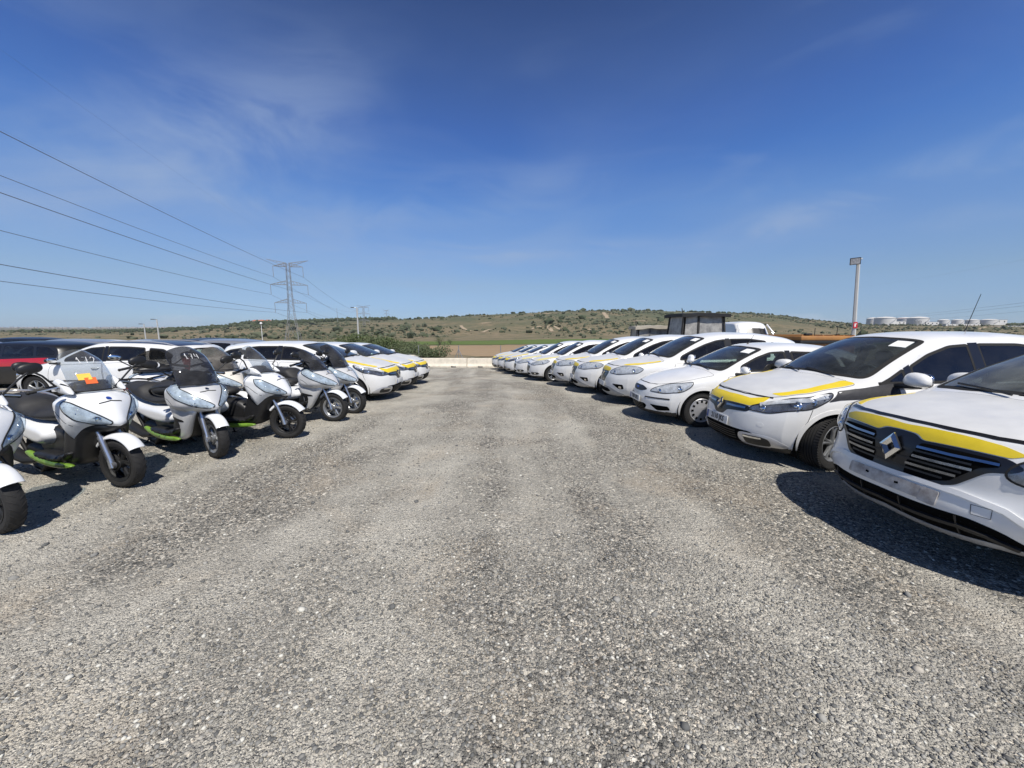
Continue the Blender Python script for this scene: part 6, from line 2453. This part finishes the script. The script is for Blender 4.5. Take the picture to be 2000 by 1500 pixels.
# the other line at the right
for (a, b_, r_, lb) in (((1690, 620, 620), (2090, 580, 150), .045, 'upper cable of the three low ones above the white tanks'),
                       ((1700, 622, 620), (2090, 587, 150), .045, 'middle cable of the three low ones above the white tanks'),
                       ((1712, 627, 620), (2090, 599, 150), .035, 'lowest cable of the three low ones above the white tanks'),
                       ((1640, 564, 500), (2090, 490, 160), .02, 'faint thin high cable in the sky right of the tall lamp post')):
    p, q = at(*a), at(*b_)
    P = []
    for k in range(25):
        t = k / 24
        v = p.lerp(q, t); v.z -= 4 * 2.0 * t * (1 - t)
        P.append(v)
    m_ = MB(); m_.tube(P, r_, 5)
    tag(m_.build('power_cable', M['cable'], None, 60), lb, 'power cable', 'cables of the right power line')

# ================================================================== TANK FARM
M['tank'] = mat('white_tank', (.72, .70, .66), .6, var=.08, vscale=.05)
def tank(px0, px1, pyt, pyb, Y, label, red=False):
    x0, x1 = (px0 - 1000) / 750 * Y, (px1 - 1000) / 750 * Y
    c = Vector(((x0 + x1) / 2, Y, EYE + (645 - pyb) / 750 * Y))
    r_ = (x1 - x0) / 2
    H = (pyb - pyt) / 750 * Y
    o = empty('storage_tank', c, 0, label, 'tank', 'white storage tanks on the hill')
    Mx = Matrix.Rotation(R(-90), 4, 'X')
    b = MB(); b.lathe([(r_, 6), (r_, -H * .80)], 40, Mx); b.build('shell', M['tank'], o, 40)
    b = MB(); b.lathe([(r_ * 1.01, -H * .79), (r_ * 1.01, -H * .81), (r_ * .6, -H * .94), (.01, -H)], 40, Mx); b.build('roof', M['tank'], o, 40)
    b = MB(); b.lathe([(r_ * 1.015, -H * .76), (r_ * 1.03, -H * .775), (r_ * 1.015, -H * .79)], 40, Mx); b.build('rim_walkway', M['redlamp'] if red else M['galv'], o, 40)
    b = MB()
    for k in range(14):
        t = k / 13; a = -1.9 + .9 * t
        b.box((r_ * 1.02 * math.cos(a), r_ * 1.02 * math.sin(a), H * .8 * t), (r_ * .07, .8, .4))
    b.build('stair', M['galv'], o, 0)
tank(1686, 1704, 620.5, 633, 930, 'low white tank at left end, half hidden behind its wide neighbour')
tank(1703, 1735, 619, 633, 890, 'wide white domed tank second from the left')
tank(1744, 1770, 620, 632, 930, 'white tank with a red rim behind the widest one', True)
tank(1767, 1798, 619, 633, 890, 'widest white domed tank with dark pipes standing in front')
tank(1824, 1841, 624, 633, 900, 'small white tank standing alone right of the domed tanks')
tank(1851, 1868, 624, 632.5, 900, 'small white tank just left of the car aerial')
tank(1878, 1897, 624, 632.5, 900, 'small white tank just right of the car aerial')
tank(1907, 1932, 623.5, 632.5, 900, 'wide low white tank at the right end of the tank row')
b = MB()
for k in range(6):
    x = (1776 + k * 2.6 - 1000) / 750 * 860
    b.tube([(x, 860, EYE + (645 - 634) / 750 * 860), (x, 860, EYE + (645 - 626 - k % 2) / 750 * 860)], .5, 5)
tag(b.build('pipe_stacks', M['grey_paint'], None, 0), 'row of thin dark pipes in front of the widest white tank', 'pipes')
def shed(px0, px1, pyt, pyb, Y, label):
    c = Vector(((px0 + px1) / 2 - 1000, 0, 0)) / 750 * Y
    w_, H = (px1 - px0) / 750 * Y, (pyb - pyt) / 750 * Y
    o = empty('low_building', (c.x, Y, EYE + (645 - pyb) / 750 * Y), 0, label, 'building', 'low white buildings by the tanks')
    b = MB(); b.box((0, 5, H / 2 - 2), (w_, 10, H + 4)); b.build('wall', M['tank'], o, 0)
    b = MB(); b.box((0, 5, H + .2), (w_ * 1.02, 10.4, .5)); b.build('roof', M['galv'], o, 0)
    for k in range(max(2, int(w_ / 9))):
        b = MB(); b.box((-w_ / 2 + (k + .5) * w_ / max(2, int(w_ / 9)), -.05, H * .5), (2.2, .2, H * .35)); b.build('window', M['dark'], o, 0)
shed(1736, 1760, 628, 634, 880, 'low white building under the red-rimmed tank')
shed(1799, 1824, 629, 635, 870, 'low white building between the widest tank and the small tanks')
shed(1838, 1905, 633, 637, 840, 'long low white wall-like building beneath the three small tanks')
shed(1934, 1955, 625, 632, 900, 'pale building at right of the last tank')
shed(1930, 1998, 637, 640, 800, 'long pale low building at the right edge of the frame')
pts = []
for _ in range(130):
    px = RS.choice([RS.uniform(1690, 1830), RS.uniform(1955, 2000), RS.uniform(1600, 2010)])
    Y = RS.uniform(800, 860) if px < 1940 else RS.uniform(880, 960)
    x = (px - 1000) / 750 * Y
    s = RS.uniform(1.2, 2.8) * (1.8 if px > 1955 else 1)
    pts.append((x, Y, tz(x, Y), s, s * .9))
blob_field('tank_farm_trees', pts, M['shrub'], 'dark hedge and trees in front of the white tanks', 'trees')

# ---- air: one even volume round the place, under the sky
bpy_h = MB()
bpy_h.box((0, 4200, 75), (19000, 10400, 210))
hz = bpy_h.build('haze', None, None, 0)
hz.data.materials.clear()
hm = bpy.data.materials.new('haze')
t_, N_, L2 = nodes(hm)
N_.remove(N_['Principled BSDF'])
pv = N_.new('ShaderNodeVolumePrincipled')
pv.inputs['Color'].default_value = (.80, .89, 1.0, 1)
pv.inputs['Density'].default_value = 0.00006
L2(pv.outputs[0], N_['Material Output'].inputs['Volume'])
hz.data.materials.append(hm)
hz.display_type = 'WIRE'
tag(hz, 'thin pale haze over the plain', 'haze', kind='stuff')
# ================================================================== THE RIGHT ROW
def place(o, x, y, rz=0.0, label=None, group=None):
    o.location = (x, y, gz(x, y))
    o.rotation_euler = (0, 0, rz)
    if label: o['label'] = label
    if group: o['group'] = group
    return o
GR = 'white cars in the right row'
GL = 'white cars in the left row'
esp, _s = build_car(ESP, (0, 0, 0), 0, 'big white people carrier with yellow nose stripe and black barred grille, nearest at right', 'car', GR)
place(esp, 2.84, 2.83)
mpv, mskin = build_car(MPV, (0, 0, 0), 0, 'white car with number plate 2110 JKS and black patch behind its headlight', 'car', GR)
place(mpv, 2.88, 5.25)
b = MB()
P = mskin.line([S(.84, .885), S(.90, .945), S(1.2, .985), S(1.52, 1.035), S(1.60, 1.02), S(1.60, .915), S(1.42, .905), S(1.38, .84), S(1.30, .80), S(1.22, .865), S(.90, .85), S(.76, .825)], -1)
patch(b, mskin, fillet(P, .02), .0052, .03)
b.build('vinyl_patch', M['vinyl_black'], mpv, 60)
for k in kids(mpv):
    if k.name.split('.')[0] == 'wheel' and k.location.x < 2:
        k.rotation_euler.z = R(22)
meg, _s = build_car(MEG, (0, 0, 0), R(180), 'nearest white car of the left row, yellow stripes, dark side windows', 'car', GL)
LC = [meg] + [copy_tree(meg) for _ in range(2)]
RC = [copy_tree(meg) for _ in range(3)]
hat, _s = build_car(HAT, (0, 0, 0), 0, 'plain white hatchback without yellow stripes, with round slotted wheel covers', 'car', GR)
place(hat, 2.36, 7.22)
cro, _s = build_car(CRO, (0, 0, 0), 0, 'white crossover right behind the plain hatchback, largest of three with tall black grilles', 'car', GR)
CC = [copy_tree(cro) for _ in range(2)]
place(cro, 2.22, 9.35)
place(CC[0], 1.80, 11.35, R(1), 'middle one of three white crossovers with tall black grilles')
place(CC[1], 1.38, 13.25, R(1), 'farthest of three white crossovers with tall black grilles, next to the compact cars')
frd, _s = build_car(FRD, (0, 0, 0), 0, 'white compact car with pale yellow stripes and wide black lower grille, front wheel in view', 'car', GR)
FC = copy_tree(frd)
place(frd, .62, 15.4, R(3))
place(FC, .10, 17.3, R(3), 'white compact car with pale yellow stripes, second of its kind, its wheel hidden')
place(RC[0], -.40, 19.2, R(3), 'white car third from the far end of the right row')
place(RC[1], -.80, 21.1, R(3), 'white car second from the far end of the right row')
place(RC[2], -1.20, 23.0, R(3), 'white car at the far end of the right row, by the barrier')
for q in RC: q['group'] = GR
# ---- left row
place(LC[0], -2.95, 9.95, R(180))
place(LC[1], -3.02, 12.05, R(180), 'middle white car of the three with yellow stripes at left')
place(LC[2], -3.08, 13.95, R(180), 'farthest white car of the three with yellow stripes at left, next to the barrier')
for q in LC: q['group'] = GL
est, eskin = build_car(EST, (0, 0, 0), 0, 'white estate car with dark shiny roof and roof rails, side-on behind the scooters', 'car', GL)
place(est, -12.25, 9.9)

# ---- packed rows of cars at the far left: body, glass and wheels only
KEEP = ('body', 'windscreen', 'side_window', 'rear_window', 'wheel', 'bonnet', 'door', 'headlight')
def reduced(o, paint, door=None):
    km = {}
    for c in bpy.data.objects:
        if c.parent is not None:
            km.setdefault(c.parent.name, []).append(c)
    r_ = o.copy(); C.objects.link(r_)
    for c in km.get(o.name, []):
        nm = c.name.split('.')[0]
        if nm not in KEEP: continue
        d = c.copy(); C.objects.link(d); d.parent = r_
        if nm in ('body', 'door', 'bonnet'):
            d.material_slots[0].link = 'OBJECT'
            d.material_slots[0].material = M[door if door and nm == 'door' else paint]
        if nm == 'wheel':
            for e in km.get(c.name, []):
                if e.name.split('.')[0] == 'tyre':
                    g = e.copy(); C.objects.link(g); g.parent = d
    return r_
red = reduced(est, 'black_paint')
place(red, -17.9, 12.3, 0, 'dark car with a broad red side band at the left edge beyond the estate', GL)
for sg in (-1, 1):
    b = MB()
    patch(b, eskin, fillet(eskin.line([S(1.40, .66), S(1.40, .87), S(2.55, .915), S(3.52, .945), S(4.2, .955), S(4.2, .74), S(3.52, .73), S(2.55, .70)], sg), .03), .006, .05)
    b.build('red_band', M['red'], red, 60)
w2 = reduced(hat, 'white')
place(w2, -13.4, 12.4, 0, 'white hatchback just beyond the dark-roofed estate, its rear by the cream scooter', GL)
cols = ['white', 'black_paint', 'navy', 'grey_paint', 'black_paint', 'black_paint', 'silver_paint', 'black_paint', 'white', 'white']
cname = dict(white='white', black_paint='black', navy='dark blue', grey_paint='grey', silver_paint='silver')
kinds = [(hat, 'hatchback'), (est, 'estate'), (meg, 'hatchback'), (est, 'estate')]
rows = [14.8, 17.3, 19.8, 22.3, 24.8, 27.5, 30.2, 33, 36, 39.5, 43]
ridx = 0
for j, y in enumerate(rows):
    x = -9.2 - RS.uniform(0, 1.2) - max(0, (y - 20) * .25)
    while x > -1.42 * y:
        u = x / y
        if u < -.60:
            o, kn = kinds[int(RS.choice(4, p=[.40, .36, .2, .04]))]
            c = cols[RS.randint(len(cols))]
            k = reduced(o, c)
            k.scale.z = RS.uniform(1.0, 1.11)
            place(k, x - 4.6, y + RS.uniform(-.2, .2), R(RS.uniform(-2, 2)), '%s %s in the packed rows far left, mostly only its roof in sight' % (cname[c], kn), 'cars packed at the far left, %s %s' % (cname[c], kn))
        x -= 5.0 + RS.uniform(0, .5)

# ================================================================== SCOOTERS
def put(kind, fx, fy, deg, label, z=0, **k):
    a = R(deg)
    x, y = fx - FAX * math.cos(a), fy - FAX * math.sin(a)
    return build_scooter(kind, (x, y, gz(x, y)), a, label, **k)
put('P', -4.20, 2.97, -19, 'white scooter cut off by the left edge, its front tyre nearest of all', steer=.1)
put('P', -4.12, 3.91, -19, 'white scooter marked 172 on its clear screen, with yellow and orange stickers', number='172', stickers=True, steer=.12, screen_h=1.45)
put('B', -3.86, 4.86, -25, 'silver scooter marked 174 on its dark screen', number='174', shell='scoot_silver', screen='screen_dark', steer=-.1, screen_h=1.44)
put('P', -3.45, 5.78, -4, 'white and black scooter with clear screen, third full scooter from the left', steer=.1, screen_h=1.42)
put('B', -3.25, 6.9, -8, 'silver scooter with low dark screen, fourth full scooter from the left', shell='scoot_silver', screen='screen_dark', accent='plastic', screen_h=1.30)
put('B', -3.2, 7.65, -12, 'silver scooter with tall black screen, last in the row beside the white car', shell='scoot_silver', screen='screen_dark', accent='plastic', screen_h=1.40)
for q, fx, fy, deg, lab, kw in (('B', -6.1, 6.45, 140, 'scooter facing away with a dusty smoked screen, behind the 174 scooter', dict(shell='scoot_white', screen='screen_smoky', screen_h=1.34)),
                             ('B', -4.85, 6.75, -15, 'cream scooter with dusty screen half hidden behind the third full scooter', dict(shell='scoot_cream', side_m='scoot_cream', screen='screen_smoky', screen_h=1.36, accent='plastic'))):
    o = put(q, fx, fy, deg, lab, **kw)
    o['group'] = 'scooters in the second row'

# ================================================================== OLD VEHICLES BEHIND THE RIGHT ROW
M['tarp'] = mat('black_tarpaulin', (.018, .018, .018), .6, var=.4, vscale=3, bump=.3, bscale=6)
M['dirtyglass'] = mat('dirty_pane', (.46, .44, .40), .55, col2=(.15, .145, .14), vscale=3.5, coat=.3)
M['rust'] = mat('dark_rusty_frame', (.05, .045, .042), .7, var=.5, vscale=6)
M['cabgrey'] = mat('grey_cab_frame', (.17, .175, .19), .6, var=.3, vscale=5)
M['creampaint'] = mat('faded_cream_paint', (.50, .45, .36), .6, var=.2, vscale=3)
M['orangepaint'] = mat('faded_orange_paint', (.46, .22, .06), .6, col2=(.30, .14, .05), vscale=1.5)
def wheel_simple(root, x, y, r_, sg, wid=.4):
    b = MB()
    b.lathe([(r_ * .55, -wid / 2), (r_ * .9, -wid / 2), (r_, -wid * .36), (r_, wid * .36), (r_ * .9, wid / 2), (r_ * .55, wid / 2)], 28)
    for k in range(18):
        a = 2 * math.pi * k / 18
        b.box((r_ * math.cos(a), 0, r_ * math.sin(a)), (.05, wid * .8, .06), Matrix.Rotation(-a, 3, 'Y'))
    o = b.build('wheel', M['tyre'], root, 30, (x, y, r_))
    b = MB(); b.lathe([(.01, wid * .2 * sg), (r_ * .3, wid * .3 * sg), (r_ * .56, wid * .1 * sg), (r_ * .56, wid * .45 * sg)], 24); b.build('rim', M['cabgrey'], o)
def cab_machine(name, px0, px1, py_top, Y, rz, label, cat, roof_m, frame_m, cab_h, roof_over, slant):
    w_ = (px1 - px0) / 750 * Y * .93
    X = ((px0 + px1) / 2 - 1000) / 750 * Y
    zg = gz(X, Y) if X < 45 else 0
    H = EYE + (645 - py_top) / 750 * Y - zg
    o = empty(name, (X, Y + .8, zg), rz, label, cat)
    h0, h1 = H - cab_h, H - .16
    d = 1.5
    # corner posts lean in towards the roof
    corners = {}
    for sx in (-1, 1):
        for sy in (-1, 1):
            a, c = Vector((sx * w_ * .47, sy * d / 2, h0)), Vector((sx * w_ * (.47 - slant), sy * d * .46, h1))
            corners[(sx, sy)] = (a, c)
            b = MB(); b.tube([a, c], .055, 6); b.build('cab_post', M[frame_m], o)
    def pane(p, q, t0, t1, nm='window'):
        a0, a1 = corners[p]; b0, b1 = corners[q]
        A, B_ = a0.lerp(b0, t0), a0.lerp(b0, t1)
        D, E_ = a1.lerp(b1, t0), a1.lerp(b1, t1)
        n_ = (B_ - A).cross(D - A).normalized() * .012
        b = MB()
        b.add([A + n_, B_ + n_, E_ + n_, D + n_, A - n_, B_ - n_, E_ - n_, D - n_], [(0, 1, 2, 3), (7, 6, 5, 4), (0, 4, 5, 1), (1, 5, 6, 2), (2, 6, 7, 3), (3, 7, 4, 0)])
        b.build(nm, M['dirtyglass'], o, 0)
    pane((-1, -1), (1, -1), .06, .34); pane((-1, -1), (1, -1), .40, .94)
    pane((-1, 1), (-1, -1), .08, .92); pane((1, -1), (1, 1), .08, .92); pane((1, 1), (-1, 1), .06, .94, 'rear_window')
    b = MB()
    m0 = corners[(-1, -1)][0].lerp(corners[(1, -1)][0], .37); m1 = corners[(-1, -1)][1].lerp(corners[(1, -1)][1], .37)
    b.tube([m0, m1], .05, 6); b.build('window_bar', M[frame_m], o)
    # sagging roof slab
    b = MB()
    V, Fc = [], []
    n = 10
    for i in range(n + 1):
        t = i / n
        x = (-.5 + t) * w_ * (1 + roof_over)
        for j, y in enumerate((-d * .62, -d * .3, d * .3, d * .62)):
            sg_ = .05 * math.cos((t - .5) * 3) + (.03 if j in (1, 2) else 0)
            V.append((x, y, H - .06 + sg_ + .012 * math.sin(i * 2.1)))
    k = len(V)
    for v in list(V):
        V.append((v[0], v[1], v[2] - .17 - .03 * math.sin(v[0] * 5)))
    for i in range(n):
        for j in range(3):
            a = i * 4 + j
            Fc.append((a, a + 4, a + 5, a + 1)); Fc.append((k + a, k + a + 1, k + a + 5, k + a + 4))
        a = i * 4
        Fc.append((a, k + a, k + a + 4, a + 4)); Fc.append((a + 3, a + 7, k + a + 7, k + a + 3))
    for a in (0, n * 4):
        for j in range(3):
            Fc.append((a + j, a + j + 1, k + a + j + 1, k + a + j))
    b.add(V, Fc)
    b.build('roof', M[roof_m], o, 30)
    # chassis, bonnet, wheels
    b = MB()
    b.box((0, 0, h0 - .22), (w_ * .98, d * 1.1, .44), None, .04)
    b.box((0, -d * .5 - .7, h0 - .35), (w_ * .5, 1.5, .6), None, .10)
    b.box((0, .2, .55), (w_ * .45, 3.2, .4), None, .03)
    b.build('body', M['rust'], o, 30)
    for sx in (-1, 1):
        for yy in (-1.5, 1.2):
            Mw = empty('wheel_pair', (0, 0, 0))
            bpy.data.objects.remove(Mw)
            b = MB()
            r_ = .55
            Mx = Matrix.Translation((sx * w_ * .42, yy, r_)) @ Matrix.Rotation(R(90), 4, 'Z')
            b.lathe([(.08, -.15), (r_ * .55, -.15), (r_ * .9, -.17), (r_, -.12), (r_, .12), (r_ * .9, .17), (r_ * .55, .15), (.08, .15)], 24, Mx)
            b.build('wheel', M['tyre'], o, 30)
    b = MB(); b.tube([(-w_ * .47, -d * .55, h0), (-w_ * .5, -d * .6, H - .1), (-w_ * .54, -d * .62, H + .22)], .02, 6)
    b.build('mirror_pole' if slant > .03 else 'exhaust_pipe', M['rust'], o)
    return o
cab_machine('old_truck', 1318, 1420, 612, 20, R(6), 'old truck cab with dark sagging roof and dirty panes behind the right row', 'truck', 'tarp', 'rust', 1.35, .04, .035)
cab_machine('old_tractor', 1240, 1316, 636, 23, R(-4), 'old tractor cab with cream roof edge and grey window frames', 'tractor', 'creampaint', 'cabgrey', 1.1, .06, .01)

# high-roofed white van facing the lane
X, Y = (1456 - 1000) / 750 * 23.2, 21.5
vz = gz(X, Y)
van = empty('van', (X, Y, vz), R(90 - 6), 'white high-roofed van seen from the front between old truck and orange lorry', 'van')
HV = EYE + (645 - 627.5) / 750 * 23.4 - vz
b = MB()
b.inflate([(.0, .5), (.0, .95), (.25, 1.12), (.95, 1.30), (1.45, HV - .62), (1.75, HV - .12), (2.2, HV), (5.2, HV), (5.55, HV - .1), (5.6, .5), (5.4, .38), (.2, .38)], lambda x, z: 1.0 - .16 * sstep(1.3, HV, z), .16, .06, 1)
vs = Surf(b.v, b.f)
b.build('body', M['white'], van, 60)
def vp(nm, m_, pts, off=.004):
    P = []
    for y_, z_ in pts:
        h = vs.cast((-1, y_, z_), (1, 0, 0)) or vs.near((1, y_, z_))
        P.append(h[0])
    b = MB(); patch(b, vs, fillet(P, .05), off, .06); return b.build(nm, M[m_], van, 60)
vp('windscreen', 'gloss_black', [(-.80, 1.36), (.80, 1.36), (.74, HV - .46), (-.74, HV - .46)])
vp('grille', 'plastic', [(-.5, .7), (.5, .7), (.5, .9), (-.5, .9)])
for q in (-1, 1):
    vp('headlight', 'lamp_in', [(q * .62, .75), (q * .85, .75), (q * .85, 1.0), (q * .62, .95)])
    b = MB()
    b.tube([(1.55, q * .80, HV - .22), (1.15, q * .92, HV - .62), (.80, q * 1.0, 1.35)], .045, 8)
    b.build('pillar_rail', M['white'], van)
    b = MB(); b.ell((.85, q * 1.18, 1.65), (.06, .10, .2), .7); b.build('door_mirror', M['plastic'], van)
    for x in (.95, 4.5):
        w_ = MB(); w_.lathe([(.1, -.11), (.33, -.11), (.35, 0), (.33, .11), (.1, .11)], 24, Matrix.Translation((x, q * .82, .35))); w_.build('wheel', M['tyre'], van, 30)
for k, (y0, y1, z_) in enumerate(((-.55, .30, HV - .30), (-.50, .10, HV - .40))):
    b = MB()
    P = [(vs.cast((-1, y_, z_), (1, 0, 0)) or vs.near((1.5, y_, z_)))[0] for y_ in np.linspace(y0, y1, 12)]
    ribbon(b, vs, P, .035, .004, False, .05)
    b.build('faded_lettering', M['silver_paint'], van, 60)

# orange lorry with a low flat body
X, Y = (1590 - 1000) / 750 * 17.5, 17.5
oz = gz(X, Y)
lor = empty('orange_lorry', (X, Y + 1.0, oz), R(4), 'faded orange lorry body with dark sheet edge, behind the plain hatchback', 'lorry')
HO = EYE + (645 - 655.5) / 750 * Y - oz
b = MB()
b.box((0, 0, HO - .10), (2.60, 3.2, .20), None, .05)
for k in range(6):
    b.box((-1.2 + k * .48, 0, HO + .015), (.06, 3.1, .04), None, .01)
b.build('roof', M['orangepaint'], lor, 30)
b = MB(); b.box((0, -.02, HO - .27), (2.68, 3.2, .14), None, .02); b.build('sheet_edge', M['tarp'], lor, 30)
b = MB(); b.box((0, 0, (HO - .34 + .5) / 2), (2.6, 3.1, HO - .34 - .5), None, .03); b.build('body', M['orangepaint'], lor, 30)
b = MB(); b.box((-.75, -1.3, HO + .06), (.30, .16, .10), None, .02); b.tube([(.7, -1.2, HO), (.72, -1.2, HO + .42)], .015, 6); b.tube([(-.35, -1.2, HO), (-.35, -1.2, HO + .34)], .015, 6)
b.build('roof_fittings', M['plastic'], lor)
for q in (-1, 1):
    for yy in (-1.0, 1.0):
        w_ = MB(); w_.lathe([(.1, -.15), (.42, -.15), (.45, 0), (.42, .15), (.1, .15)], 24, Matrix.Translation((q * 1.12, yy, .45)) @ Matrix.Rotation(R(90), 4, 'Z')); w_.build('wheel', M['tyre'], lor, 30)
